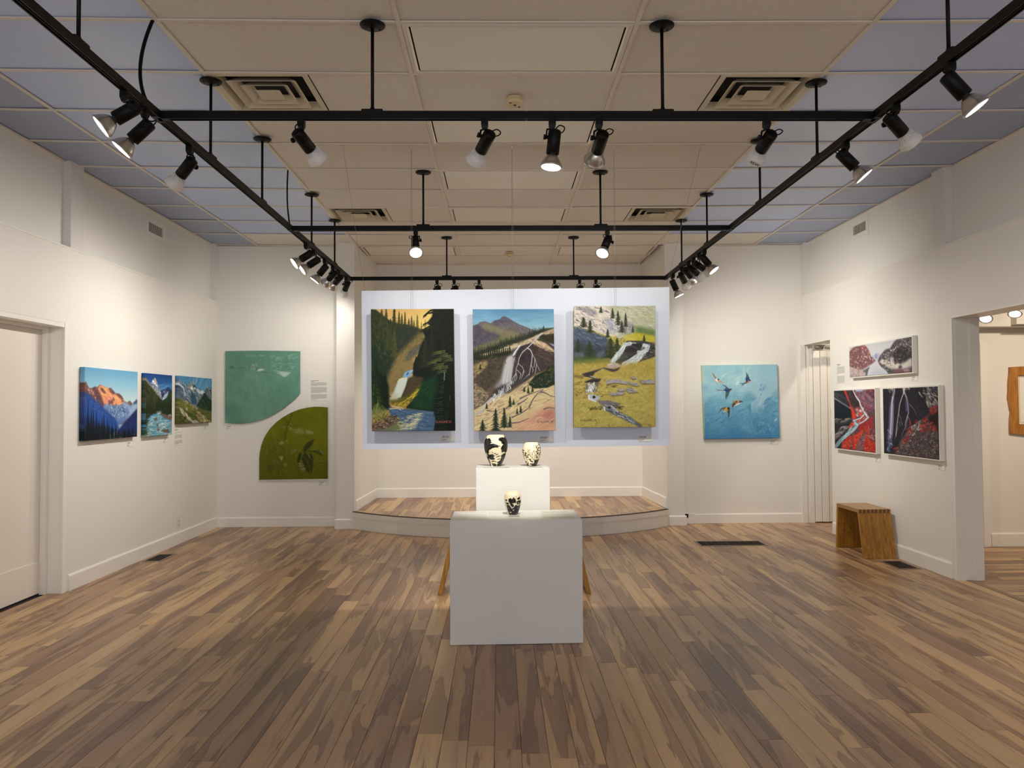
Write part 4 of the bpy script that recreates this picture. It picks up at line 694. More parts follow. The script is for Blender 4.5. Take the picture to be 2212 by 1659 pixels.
def paint_red_creek(S):
    c = Canvas(110*S, 104*S, [(68, 100), (940, 72), (955, 1418), (92, 1308)], 19)
    c.fill((40, 40, 46)); c.mottle(20, 8, 8)
    c.poly([(270, 90), (945, 70), (955, 1420), (220, 1330), (440, 860), (460, 600), (400, 350)], (96, 66, 74), 1, 1, 40, (4, 4))
    c.poly([(460, 85), (520, 80), (545, 130), (700, 130), (745, 78), (480, 80)], (176, 186, 222), 1, 1); c.poly([(500, 130), (660, 120), (740, 80), (945, 72), (945, 520), (760, 480), (600, 280)], (112, 84, 100), 1, 1, 50, (3, 3)); c.poly([(690, 130), (760, 90), (860, 200), (930, 330), (800, 260)], (132, 116, 142), .8, 2)
    c.poly([(740, 80), (945, 72), (945, 300), (860, 240), (760, 150)], (80, 50, 66), .9, 2, 30)
    c.dabs([(500, 130), (940, 80), (945, 560), (780, 560), (560, 260)], 130, 34, 14, 60, [(150, 70, 74), (190, 150, 150), (80, 54, 70), (206, 60, 50), (130, 104, 120), (160, 120, 126)], .75, 40)
    c.poly([(280, 95), (330, 95), (400, 330), (460, 470), (520, 600), (540, 690), (480, 720), (440, 600), (400, 380)], (196, 52, 34), 1, 1, 40); c.poly([(440, 440), (500, 530), (545, 690), (470, 700)], (220, 60, 34), .9, 1)
    c.poly([(340, 110), (470, 110), (540, 220), (620, 330), (640, 430), (540, 480), (450, 420), (400, 300)], (54, 46, 46), 1, 1, 30); c.dabs([(360, 130), (560, 260), (620, 420), (480, 430)], 30, 50, 10, 70, [(92, 70, 70), (120, 96, 90), (36, 32, 34)], .7)
    c.dabs([(80, 110), (270, 220), (400, 420), (420, 500), (90, 300)], 20, 190, 9, 28, [(110, 106, 112), (74, 74, 84), (150, 144, 144)], .6, 6); c.line([(85, 260), (240, 360), (420, 480)], 22, (150, 146, 156), .7, 14); c.line([(90, 130), (230, 200), (380, 330)], 8, (100, 96, 100), .7)
    c.poly([(85, 320), (250, 400), (440, 520), (450, 660), (95, 700)], (22, 30, 38), 1, 2)
    c.dabs([(90, 690), (460, 690), (440, 780), (100, 800)], 26, 120, 16, -6, [(110, 104, 104), (150, 136, 126), (70, 66, 68), (170, 150, 130)], .8, 8); c.poly([(90, 780), (440, 760), (380, 860), (95, 980)], (38, 38, 42), .9, 3); c.dabs([(95, 1000), (250, 860), (400, 860), (330, 960), (100, 1100)], 50, 80, 18, -30, [(150, 140, 146), (96, 90, 98), (64, 60, 66), (170, 156, 150)], .8, 12); c.poly([(90, 1060), (210, 1010), (230, 1070), (100, 1140)], (120, 110, 108), .9, 2)
    c.poly([(90, 1150), (300, 1000), (260, 1080), (100, 1290)], (30, 30, 36), .9, 3)
    c.dabs([(540, 470), (700, 480), (720, 620), (560, 660)], 50, 40, 22, 20, [(170, 120, 116), (206, 178, 170), (120, 90, 92), (190, 60, 54)], .85, 50); c.poly([(605, 510), (650, 510), (660, 550), (620, 550)], (236, 232, 224), 1, 1); c.poly([(550, 620), (585, 615), (590, 650), (560, 650)], (236, 230, 220), 1, 1); c.poly([(600, 600), (690, 580), (680, 640), (610, 650)], (206, 74, 60), .9, 2)
    c.poly([(560, 720), (700, 640), (760, 660), (740, 720), (560, 790)], (190, 64, 66), 1, 1, 40); c.poly([(440, 780), (500, 770), (505, 830), (400, 920), (385, 880)], (214, 60, 34), 1, 1, 30)
    c.poly([(640, 800), (740, 740), (800, 760), (860, 640), (900, 680), (900, 900), (700, 960), (560, 920)], (150, 46, 46), 1, 2, 50, (3, 3)); c.poly([(240, 1200), (360, 1080), (470, 1060), (440, 1200), (400, 1350), (230, 1320)], (176, 50, 36), 1, 1, 50, (3, 3)); c.poly([(500, 1060), (700, 920), (760, 900), (620, 1100), (560, 1340), (450, 1350)], (196, 54, 38), 1, 1, 50, (3, 3)); c.poly([(770, 920), (820, 900), (800, 1100), (960, 1200), (955, 1410), (720, 1380), (700, 1200), (760, 1090)], (170, 44, 34), 1, 2, 60, (3, 3))
    c.poly([(600, 1130), (740, 1000), (760, 1080), (700, 1180), (690, 1370), (520, 1350)], (112, 84, 90), 1, 2, 50, (3, 3)); c.dabs([(800, 900), (950, 900), (950, 1180), (830, 1120)], 60, 40, 14, 60, [(190, 160, 162), (90, 50, 56), (150, 60, 54)], .8, 40)
    c.dabs([(240, 1100), (900, 900), (955, 1410), (240, 1320)], 200, 34, 13, 60, [(226, 80, 48), (130, 34, 32), (190, 60, 46), (206, 150, 140), (90, 40, 44), (226, 110, 70)], .7, 50)
    W1 = (226, 232, 236); B1 = (150, 190, 200)
    c.line([(480, 90), (530, 200), (560, 250), (620, 330), (640, 410), (690, 500), (740, 590), (800, 670)], 14, W1, .95, 34); c.line([(800, 670), (770, 710), (700, 760), (620, 800)], 26, (196, 204, 216), .95, 18); c.line([(720, 610), (640, 690), (480, 740)], 22, (206, 214, 222), .95, 14); c.dabs([(620, 400), (680, 400), (830, 680), (760, 720), (680, 560)], 40, 40, 9, 55, [(110, 90, 110), (150, 70, 76), (206, 214, 226), (70, 60, 76)], .8, 30); c.dabs([(500, 720), (740, 640), (800, 700), (620, 800)], 30, 40, 9, -28, [(120, 60, 66), (226, 230, 236), (150, 150, 170)], .8, 20)
    c.line([(500, 740), (540, 800), (570, 840), (500, 920), (400, 1000), (280, 1090), (200, 1170), (110, 1280)], 36, B1, .95, 62); c.dabs([(510, 780), (580, 830), (420, 1000), (200, 1170), (120, 1280), (280, 1060)], 60, 60, 12, 125, [(214, 228, 232), (96, 140, 160), (60, 84, 100), (180, 206, 212)], .8, 14); c.line([(210, 1150), (100, 1290)], 60, (110, 136, 146), .8)
    return c

def paint_dark_fall(S):
    c = Canvas(124*S, 104*S, [(62, 132), (1042, 80), (1058, 1385), (80, 1278)], 20)
    c.fill((36, 34, 42)); c.mottle(14, 8, 20)
    c.dabs([(500, 130), (1040, 90), (1040, 560), (640, 640), (520, 300)], 70, 130, 6, 55, [(56, 54, 66), (74, 72, 82), (28, 26, 34), (90, 88, 96)], .6, 10)
    c.dabs([(760, 100), (1040, 90), (1040, 400), (980, 440), (840, 300)], 90, 80, 12, 55, [(190, 186, 182), (120, 118, 122), (60, 58, 66), (214, 210, 202), (90, 88, 94)], .85, 18); c.dabs([(840, 280), (930, 400), (900, 470), (850, 440)], 24, 70, 12, 70, [(196, 192, 186), (140, 138, 140)], .8); c.line([(710, 190), (740, 240), (775, 275)], 16, (206, 200, 190), .9, 6)
    c.dabs([(60, 130), (300, 130), (200, 200)], 12, 60, 12, 70, [(170, 166, 160), (214, 208, 196)], .8); c.dabs([(370, 115), (580, 110), (480, 160)], 14, 44, 12, 60, [(190, 186, 178), (230, 224, 210)], .8)
    c.line([(270, 130), (262, 200), (240, 280)], 30, (150, 146, 170), .9, 40); c.poly([(200, 380), (225, 270), (262, 270), (258, 400), (250, 700), (240, 900), (215, 1050), (140, 1050), (170, 760), (180, 480)], (120, 114, 150), .95, 3); c.line([(240, 280), (220, 400), (212, 640), (190, 1000)], 22, (214, 210, 224), .85, 18); c.line([(240, 400), (240, 700), (220, 960)], 12, (180, 174, 206), .8)
    c.dabs([(160, 900), (240, 900), (220, 1180), (150, 1240)], 36, 70, 10, 80, [(120, 134, 180), (170, 180, 214), (70, 84, 130)], .8); c.dabs([(150, 1100), (230, 1080), (210, 1260), (120, 1250)], 26, 40, 12, 60, [(130, 160, 214), (206, 214, 226), (60, 70, 100)], .8)
    c.line([(440, 130), (440, 200)], 44, (206, 202, 210), .9, 30); c.line([(435, 205), (400, 290), (365, 400), (340, 570), (310, 780), (290, 980)], 14, (206, 202, 210), .9, 12); c.line([(455, 205), (490, 300), (510, 420), (520, 560), (500, 620), (455, 780)], 24, (170, 164, 190), .9, 10); c.poly([(465, 290), (515, 330), (525, 540), (470, 540)], (110, 106, 138), .7, 3)
    for p in [[(340, 575), (380, 650), (400, 770)], [(500, 600), (540, 680), (560, 780)], [(340, 600), (320, 700), (300, 860)], [(500, 600), (470, 700), (450, 830)], [(510, 620), (490, 720), (470, 860)], [(350, 720), (370, 800)], [(330, 800), (300, 940), (270, 1040)], [(480, 780), (430, 880), (380, 1000)], [(560, 800), (480, 860)], [(400, 740), (410, 780)], [(540, 400), (620, 500), (670, 610)]]: c.line(p, 10, (160, 156, 178), .75, 5)
    c.poly([(700, 560), (780, 560), (760, 650), (700, 640)], (60, 62, 96), .7, 5)
    c.poly([(260, 1300), (360, 1060), (480, 900), (640, 740), (780, 640), (900, 560), (950, 450), (1040, 420), (1058, 1385)], (76, 66, 68), 1, 2, 50, (3, 3))
    c.poly([(880, 600), (1040, 520), (1045, 880), (980, 820), (900, 720)], (36, 26, 28), 1, 3, 16)
    c.dabs([(280, 1280), (480, 920), (720, 880), (1050, 900), (1058, 1380)], 460, 34, 8, 20, [(170, 160, 158), (110, 100, 102), (60, 50, 54), (196, 188, 184), (134, 90, 92), (40, 34, 38)], .8, 60, .35)
    c.dabs([(480, 900), (620, 760), (740, 680), (720, 880), (560, 1000)], 60, 60, 13, -50, [(206, 198, 186), (226, 220, 208), (120, 100, 96), (60, 50, 50)], .85, 30)
    for p, n in [([(400, 1060), (500, 960), (560, 880), (520, 1060), (420, 1130)], 36), ([(640, 700), (700, 690), (690, 750), (640, 760)], 14), ([(750, 650), (850, 620), (860, 700), (780, 720)], 30), ([(720, 780), (860, 740), (880, 880), (740, 910)], 60), ([(860, 730), (980, 720), (1030, 880), (880, 890)], 60), ([(890, 540), (940, 460), (1040, 420), (1040, 560), (920, 590)], 50), ([(260, 1180), (320, 1170), (300, 1280)], 12), ([(480, 860), (600, 790), (560, 900), (500, 960)], 22), ([(530, 700), (560, 690), (560, 800), (540, 810)], 10)]:
        c.dabs(p, n, 30, 15, 50, [(170, 56, 56), (130, 36, 38), (196, 84, 76), (110, 34, 38)], .85, 50)
    return c

def paint_lake_print(S):
    c = Canvas(164*S, 160*S, [(95, 105), (1517, 130), (1517, 1490), (80, 1490)], 21)
    c.fill((102, 148, 128)); c.mottle(34, 40, 40, 3, (.9, .7, .7)); c.mottle(14, 8, 14)
    c.poly([(95, 105), (1517, 130), (1517, 520), (95, 440)], (92, 138, 120), .6, 10)
    c.dabs([(440, 170), (880, 190), (840, 240), (500, 220)], 24, 90, 8, 6, [(150, 190, 172), (130, 176, 156)], .6, 8); c.dabs([(980, 230), (1500, 190), (1490, 290), (1020, 310)], 60, 80, 9, -6, [(156, 194, 178), (124, 170, 154), (176, 206, 192)], .6, 20); c.dabs([(760, 320), (1500, 330), (1500, 380), (800, 350)], 30, 110, 9, 2, [(80, 124, 112), (130, 172, 158)], .6, 6); c.dabs([(940, 400), (1430, 400), (1420, 490), (960, 470)], 46, 70, 10, -20, [(150, 190, 176), (74, 112, 102), (170, 204, 192)], .6, 20)
    c.line([(950, 368), (1510, 380)], 8, (142, 184, 168), .7); c.line([(1200, 508), (1500, 512)], 6, (142, 184, 168), .6)
    c.poly([(145, 440), (210, 380), (300, 440)], (74, 116, 104), .9, 1, 20); c.poly([(300, 440), (400, 400), (470, 450)], (82, 124, 112), .9, 1)
    c.poly([(460, 440), (540, 380), (640, 345), (700, 390), (800, 420), (880, 450), (930, 500), (820, 520), (560, 470)], (110, 146, 132), .9, 2, 30); c.dabs([(460, 440), (560, 380), (650, 345), (720, 400), (720, 490), (560, 460)], 60, 50, 8, 60, [(206, 220, 208), (60, 92, 84), (150, 184, 168), (70, 106, 96)], .75, 20)
    c.poly([(700, 500), (720, 465), (850, 452), (870, 470), (760, 500)], (206, 220, 214), .95, 1); c.poly([(760, 430), (840, 430), (920, 490), (860, 480)], (96, 134, 122), .9, 1); c.line([(800, 512), (940, 540)], 14, (66, 92, 84), .8, 5)
    c.poly([(980, 485), (1180, 515), (1345, 535), (1240, 615), (1190, 610), (1130, 560), (1050, 540), (1150, 535)], (176, 206, 192), .95, 1, 20)
    c.dabs([(95, 560), (1500, 640), (1500, 1000), (95, 1450)], 60, 160, 40, 0, [(108, 152, 132), (96, 140, 122), (100, 146, 132)], .25, 10)
    return c

def paint_plant_print(S):
    c = Canvas(148*S, 158*S, [(130, 115), (1420, 115), (1420, 1490), (130, 1500)], 22)
    c.grad([(0, (98, 106, 6)), (.3, (108, 112, 12)), (.7, (100, 102, 14)), (1, (96, 94, 10))]); c.mottle(22, 30, 30, 3, (1, 1, .3))
    c.poly([(130, 1100), (600, 500), (700, 1480), (130, 1500)], (84, 88, 18), .5, 10); c.poly([(660, 660), (1400, 640), (1400, 900), (900, 900)], (116, 116, 16), .5, 10)
    c.dabs([(680, 430), (800, 500), (1170, 600), (1100, 640), (800, 600), (460, 480)], 60, 60, 12, 22, [(140, 142, 90), (160, 158, 112), (74, 78, 22)], .65, 20); c.poly([(790, 590), (900, 520), (980, 600), (960, 630), (820, 620)], (136, 138, 84), .8, 2, 20); c.poly([(1000, 580), (1060, 560), (1170, 605), (1100, 640), (1010, 630)], (146, 146, 94), .8, 2, 20); c.dabs([(1180, 590), (1350, 540), (1340, 590), (1200, 620)], 16, 40, 8, -10, [(130, 132, 70)], .6)
    c.line([(750, 240), (700, 380), (660, 470), (630, 600), (610, 730)], 26, (66, 76, 26), .9, 14); c.line([(660, 430), (620, 360), (630, 310)], 12, (66, 76, 26), .9, 5); c.line([(680, 420), (610, 350)], 8, (66, 76, 26), .8); c.line([(750, 240), (700, 370)], 7, (110, 116, 60), .7)
    c.dabs([(240, 600), (480, 440), (560, 900), (520, 1200), (200, 1000)], 90, 130, 7, 66, [(136, 136, 66), (66, 74, 18), (116, 120, 44), (150, 148, 84)], .6, 14); c.dabs([(150, 900), (520, 900), (700, 1450), (160, 1450)], 110, 120, 7, 50, [(132, 130, 60), (64, 66, 14), (116, 112, 30), (84, 84, 16)], .6, 30)
    for p in [[(160, 940), (260, 1090), (340, 1180)], [(200, 740), (280, 930), (350, 1080)], [(480, 1150), (600, 1260), (720, 1340)], [(170, 1250), (260, 1330), (350, 1370)], [(490, 850), (490, 1000), (510, 1080)], [(550, 960), (640, 1040), (690, 1180)], [(620, 820), (650, 920), (650, 1020)], [(430, 1260), (600, 1350)], [(540, 1340), (530, 1450)]]: c.line(p, 9, (150, 146, 84), .7, 5); c.line([(x+8, y+6) for x, y in p], 7, (60, 60, 12), .7, 4)
    for p, col in [([(500, 800), (540, 760), (600, 790), (580, 830), (510, 835)], (150, 148, 84)), ([(610, 770), (680, 740), (660, 790)], (146, 144, 80)), ([(520, 1060), (580, 1050), (550, 1140)], (160, 156, 100)), ([(720, 930), (790, 880), (830, 900), (760, 1000)], (96, 104, 50)), ([(580, 1190), (660, 1190), (630, 1250)], (150, 144, 84)), ([(280, 1240), (360, 1200), (400, 1300), (350, 1370), (290, 1320)], (78, 82, 34)), ([(350, 1110), (450, 1110), (440, 1180), (370, 1180)], (104, 108, 60))]: c.poly(p, col, .85, 1, 20)
    DL = (50, 58, 18); ML = (74, 82, 30); HL = (168, 168, 124)
    c.poly([(950, 960), (980, 860), (1060, 780), (1170, 720), (1130, 830), (1060, 900), (990, 980)], DL, .95, 1, 20); c.line([(960, 960), (1060, 830), (1150, 740)], 6, (110, 116, 56), .8); c.poly([(1040, 960), (1130, 930), (1260, 940), (1330, 1000), (1345, 1060), (1240, 1010), (1120, 970)], ML, .95, 1, 20); c.line([(1040, 960), (1180, 965), (1340, 1050)], 8, DL, .9); c.line([(1100, 940), (1180, 930)], 8, HL, .7); c.line([(1280, 960), (1320, 1000), (1330, 1030)], 10, HL, .7)
    c.poly([(850, 1080), (880, 1000), (930, 970), (920, 1060), (900, 1150), (870, 1220), (845, 1160)], DL, .95, 1, 20); c.poly([(940, 1040), (1000, 980), (1060, 1000), (1140, 1150), (1145, 1250), (1110, 1400), (1020, 1340), (960, 1200), (930, 1120)], (56, 64, 20), .97, 1, 24); c.line([(950, 1040), (1040, 1140), (1100, 1390)], 8, (110, 114, 54), .8); c.poly([(1060, 1010), (1110, 1010), (1150, 1080), (1140, 1160)], DL, .9, 1)
    c.poly([(870, 1220), (920, 1130), (960, 1200), (1000, 1300), (980, 1350), (940, 1330)], (104, 106, 60), .95, 1, 40); c.dabs([(880, 1180), (930, 1140), (1000, 1300), (950, 1330)], 34, 40, 9, 40, [HL, (190, 188, 150), (60, 66, 24)], .85, 20); c.dabs([(1000, 990), (1060, 1010), (1120, 1120), (1100, 1120)], 14, 50, 9, 55, [HL, (130, 132, 84)], .7)
    for p in [[(1140, 1190), (1240, 1190), (1330, 1170)], [(1150, 1200), (1210, 1250), (1300, 1270)], [(1160, 1240), (1280, 1310), (1380, 1320)], [(1150, 1160), (1260, 1160), (1370, 1200), (1390, 1270)], [(800, 1000), (900, 985)], [(690, 1090), (780, 1040), (780, 1000)], [(800, 1190), (870, 1280), (880, 1360)], [(1150, 1250), (1110, 1330)]]: c.line(p, 14, DL, .7, 6); c.line([(x, y-8) for x, y in p], 6, HL, .55, 3)
    c.dabs([(720, 880), (840, 890), (780, 1010), (720, 1000)], 16, 40, 9, -50, [(60, 70, 24), (130, 134, 84), HL], .7); c.dabs([(500, 1050), (580, 1050), (560, 1150), (510, 1140)], 12, 40, 9, 60, [HL, (190, 186, 140)], .8); c.dabs([(640, 1380), (860, 1370), (780, 1440), (640, 1470)], 20, 50, 7, 20, [(62, 62, 12), (110, 108, 30)], .6)
    return c
# ================================================================ the room shell
XL, XR = -3.531, 3.637            # faces of the thick lower side walls
UL, UR = -3.594, 3.700            # the upper side walls are set back behind a ledge
YB, YA = 9.41, 10.57              # back wall, back of the alcove
ZC = 3.396                        # ceiling at the middle of the room
Y0, DY = 3.860, .6096             # ceiling grid rows
YF = -3.5                         # wall behind the camera
def zc(x): return ZC+.0025*x*x    # the suspended ceiling sags a little towards the middle
ZT = 3.75                         # top of the walls, above the suspended ceiling
LL, LR = 2.73, 2.775              # ledge heights

# ---- floor
fl = MB().box(-3.9, 3.84, YF-.1, 10.8, -.08, -.006)
floor = struct('floor', fl, M['gap'], 'brown spalted maple laminate floor of the gallery')
PW, PL = .1135, 1.38
phase = {}
for x, y in [(-1.1, 4.26), (-.983, 4.183), (-.871, 3.975), (-.76, 3.793), (-.644, 3.65), (-.533, 3.528), (-.42, 3.439), (-.305, 3.368), (-.191, 3.312), (-.08, 3.275), (.03, 3.235), (.147, 3.189), (.257, 3.13), (.379, 3.08), (.491, 2.971), (.607, 2.886), (.721, 2.791), (.83, 2.677), (.942, 2.526), (-1.211, 4.404), (-1.325, 4.584), (-1.427, 4.822), (-1.541, 5.122), (-1.635, 5.498), (-1.766, 5.925), (-1.893, 3.858), (-2.013, 3.313), (-2.097, 4.106), (-2.315, 4.376), (-2.441, 3.829), (-2.681, 4.108)]:
    phase[int(math.floor((x+.587)/PW))] = y
rp = random.Random(3)
def plank_mesh(x0, x1, y0, y1, z, seed, e=.0011, d=.0045):
    b = MB(); b.add([(x0, y0, z-d), (x1, y0, z-d), (x1, y1, z-d), (x0, y1, z-d), (x0+e, y0+e, z), (x1-e, y0+e, z), (x1-e, y1-e, z), (x0+e, y1-e, z)],
                    [(4, 5, 6, 7), (0, 1, 5, 4), (1, 2, 6, 5), (2, 3, 7, 6), (3, 0, 4, 7)])
    return b
def lay(parent, xa, xb, ya, yb, z, vis, ph, clip=None, name='plank', material=None, limit=300):
    """boards along y; those that vis() passes become parts, the others one joined 'stuff' part"""
    rest = MB(); rs = []; n = 0
    c0 = int(math.floor((xa+.587)/PW)); c1 = int(math.floor((xb+.587)/PW))
    for c in range(c0, c1+1):
        x0 = max(xa, -.587+c*PW); x1 = min(xb, -.587+(c+1)*PW)
        if x1-x0 < .012: continue
        y = ph.get(c, None)
        if y is None: y = ya+rp.random()*PL
        while y > ya: y -= PL
        while y < yb:
            a, e = max(y, ya), min(y+PL, yb)
            if clip: a = max(a, clip((x0+x1)/2))
            if e-a > .03:
                sd = rp.random()*10; b = plank_mesh(x0, x1, a, e, z, sd)
                if vis((x0+x1)/2, a, e) and n < limit:
                    o = b.build(name, material or M['plank'], parent); seed_attr(o.data, [sd]*5); n += 1
                else:
                    rest.v += [] ; k = len(rest.v); rest.add(b.v, b.f); rs += [sd]*5
            y += PL
    if rest.v:
        o = tag(rest.build(name+'s_out_of_view', material or M['plank'], parent), None, None, None, 'stuff'); seed_attr(o.data, rs)
    return n
def in_view(x, a, e):
    # farther end above the lower frame edge and within the fan the lens sees
    return e > 2.78 and abs(x+.1-.0164*e) < e*.70
lay(floor, -3.66, 3.74, YF, 9.40, 0.0, in_view, phase)

# ---- walls
def wall_left():
    b = MB()
    b.box(-3.80, XL, YF, 5.16, 0, LL).box(-3.80, XL, 6.14, YB, 0, LL).box(-3.80, XL, 5.16, 6.14, 2.121, LL)
    b.box(-3.80, UL, YF, YB+.1, LL-.01, ZT)
    return b
WL = struct('wall_left', wall_left(), M['wall'], 'white left wall with a ledge below its set-back upper part')
def wall_right():
    b = MB()
    b.box(XR, 3.83, 6.285, 8.60, 0, LR).box(XR, 3.83, 8.60, YB, 2.175, LR).box(XR, 3.83, 3.6, 6.285, 2.166, LR).box(XR, 3.83, YF, 3.6, 0, LR)
    b.box(UR, 3.83, YF, YB+.1, LR-.01, ZT)
    return b
WR = struct('wall_right', wall_right(), M['wall'], 'white right wall with two doorways and a set-back upper part')
b = MB().box(-3.9, -2.0, YB, YB+.2, 0, ZT).box(2.08, 4.6, YB, YB+.2, 0, ZT)
WBk = struct('wall_back', b, M['wall'], 'white back wall either side of the alcove')
b = MB().box(-2.2, 2.3, YA, YA+.2, 0, ZT)
struct('wall_alcove_back', b, M['wall'], 'white wall at the back of the alcove behind the hanging panel')
struct('wall_alcove_left', MB().hexa([(-2.05, 9.2, 0), (-1.835, 9.2, 0), (-1.79, YA, 0), (-2.05, YA, 0)], [(-2.05, 9.2, ZT), (-1.835, 9.2, ZT), (-1.79, YA, ZT), (-2.05, YA, ZT)]), M['wall'], 'white left side of the alcove ending in a pilaster')
struct('wall_alcove_right', MB().hexa([(1.915, 9.26, 0), (2.125, 9.26, 0), (2.125, YA, 0), (1.86, YA, 0)], [(1.915, 9.26, ZT), (2.125, 9.26, ZT), (2.125, YA, ZT), (1.86, YA, ZT)]), M['wall'], 'white right side of the alcove ending in a pilaster')
# posts of the upper side walls, flush with the wall below
struct('trim_1', MB().box(UL, XL, 6.17, 6.36, LL, zc(3.5)+.01), M['post'], 'post on the ledge of the left wall')
struct('trim_2', MB().box(UL, XL, 9.30, YB, LL, zc(3.5)+.01), M['post'], 'post in the corner above the ledge of the left wall')
struct('trim_3', MB().box(XR, UR, 6.33, 6.52, LR, zc(3.6)+.01), M['post'], 'post on the ledge of the right wall')
struct('trim_4', MB().box(XR, UR, 9.32, YB, LR, zc(3.6)+.01), M['post'], 'post in the corner above the ledge of the right wall')
# thin nosing where the lower walls end
struct('trim_5', MB().box(XL-.05, XL+.006, YF, 9.40, LL-.012, LL+.004, .002), M['trim'], 'ledge nosing along the left wall')
struct('trim_6', MB().box(XR-.006, XR+.05, YF, 9.40, LR-.012, LR+.004, .002), M['trim'], 'ledge nosing along the right wall')
# wall behind the camera with its shop window, and the roof over everything
b = MB().box(-3.9, 3.9, YF-.15, YF, 0, .6).box(-3.9, 3.9, YF-.15, YF, 2.9, ZT).box(-3.9, -2.75, YF-.15, YF, .6, 2.9).box(2.75, 3.9, YF-.15, YF, .6, 2.9)
struct('wall_front', b, M['wall'], 'white wall behind the camera around the shop window')
b = MB()
for x in (-2.75, -.93, .89, 2.71): b.box(x, x+.04, YF-.10, YF-.05, .6, 2.9)
b.box(-2.75, 2.75, YF-.10, YF-.05, .6, .64).box(-2.75, 2.75, YF-.10, YF-.05, 2.86, 2.9)
struct('window_1', b, M['black'], 'dark frame of the shop window')

def base(b, p0, p1, h=.128, t=.016, z0=0.0):
    """baseboard from p0 to p1, its face to the left of the direction of travel"""
    p0 = Vector((*p0, 0)); p1 = Vector((*p1, 0)); d = (p1-p0).normalized(); n = Vector((-d.y, d.x, 0))
    prof = [(0, z0), (t, z0), (t, z0+h-.012), (t-.006, z0+h-.002), (t-.012, z0+h), (0, z0+h)]
    vs = [(*(p0+n*u).xy, z) for u, z in prof]+[(*(p1+n*u).xy, z) for u, z in prof]
    k = len(prof); b.add(vs, [tuple(range(k)), tuple(range(2*k-1, k-1, -1))]+[(i, k+i, k+(i+1) % k, (i+1) % k) for i in range(k)]); return b
struct('baseboard_left', base(MB(), (XL, 9.40), (XL, 6.18)), M['trim'], 'white baseboard of the left wall')
struct('baseboard_right', base(MB(), (XR, 6.33), (XR, 8.595)), M['trim'], 'white baseboard of the right wall')
struct('baseboard_back_left', base(MB(), (-2.05, YB), (XL+.016, YB), .115), M['trim'], 'white baseboard left of the alcove')
struct('baseboard_back_right', base(MB(), (XR-.01, YB), (2.13, YB), .115), M['trim'], 'white baseboard right of the alcove')
b = base(base(MB(), (-1.845, 9.2), (-2.066, 9.2), .115), (-2.05, 9.19), (-2.05, YB), .115)
struct('baseboard_pilaster_left', b, M['trim'], 'white baseboard wrapping the left pilaster')
b = base(base(MB(), (2.141, 9.26), (1.93, 9.26), .115), (2.125, YB), (2.125, 9.25), .115)
struct('baseboard_pilaster_right', b, M['trim'], 'white baseboard wrapping the right pilaster')
ZS = .203
b = base(MB(), (1.87, YA), (-1.80, YA), .128, .016, ZS); base(b, (-1.793, YA), (-1.833, 9.24), .128, .016, ZS); base(b, (1.913, 9.28), (1.862, YA), .128, .016, ZS)
struct('baseboard_alcove', b, M['trim'], 'white baseboard round the stage in the alcove')

# ---- left door
b = MB().box(-3.645, XL+.003, 6.102, 6.1385, 0, 2.119).box(-3.645, XL+.003, 5.20, 6.101, 2.085, 2.119).box(-3.645, XL+.003, 5.162, 5.199, 0, 2.119)
b.box(-3.690, -3.646, 6.068, 6.137, 0, 2.119).box(-3.690, -3.646, 5.165, 6.067, 2.062, 2.118)
b.box(XL-.012, XL+.007, 6.092, 6.1395, 0, 2.1195)
struct('trim_7', b, M['trim'], 'white jamb and stop around the left door')
dr = struct('door_1', MB().box(-3.735, -3.692, 5.19, 6.095, .012, 2.10, .003), M['door'], 'plain off-white door in the left wall')
part('kick_panel', MB().box(-3.6925, -3.684, 5.20, 6.066, .014, .26, .002), M['door'], dr)
b = MB()
for z in (.25, 1.62, 1.86): b.cyl((-3.650, 6.100, z), (-3.650, 6.100, z+.07), .004, n=8)
part('hinge', b, M['gridsilver'], dr)

# ---- right wall: jamb of the wide opening
b = MB().box(XR-.006, 3.845, 6.262, 6.284, 0, 2.164).box(XR+.022, 3.845, 6.254, 6.261, 0, 2.149).box(XR-.006, 3.845, 3.602, 6.261, 2.150, 2.1645)
b.box(XR+.135, 3.848, 6.244, 6.2535, 0, 2.149)
struct('trim_8', b, M['trim'], 'white jamb of the wide opening in the right wall')
# ---- small doorway at the back of the right wall
b = MB().box(3.597, 3.66, 9.37, YB, 0, 2.175).box(3.658, 3.70, 9.385, YB, 0, 2.175).box(3.701, 3.832, 8.612, 9.10, 2.166, 2.1745)
b.box(3.701, 3.745, 9.365, YB, 0, 2.13).box(XR+.001, 3.832, 8.601, 8.611, 0, 2.1745)
struct('trim_9', b, M['trim'], 'white casing of the small doorway at the back of the right wall')
d2 = struct('door_2', MB().box(3.745, 4.45, 9.388, 9.408, .01, 2.12), M['trim'], 'white folded panel door inside the small doorway')
for x0, x1, y in ((3.752, 3.833, 9.360), (3.838, 3.919, 9.352), (3.924, 3.985, 9.362), (3.99, 4.2, 9.37)):
    part('leaf', MB().box(x0, x1, y, 9.388, .012, 2.115, .004), M['trim'], d2)
b = MB()
for z in (1.02, 1.35): b.box(3.963, 3.972, 9.340, 9.362, z, z+.03)
part('latch', b, M['register'], d2)
sg = thing('sign', (3.665, 9.16, 2.075), 'narrow grey sign with dark lettering under the head of the small back doorway', 'sign')
part('board', MB().box(3.672, 4.20, 9.165, 9.18, 2.092, 2.162), mat('sign_board_grey', (176, 170, 160), .5), sg)
me = text_mesh('Sophie Atkinson Gallery', .052); me.materials.append(M['signink'])
me.transform(Matrix.Diagonal((.80, 1, 1, 1)))
link('lettering', me, sg, Matrix.Translation((.022, .003, .034)) @ Matrix.Rotation(math.pi/2, 4, 'X'))

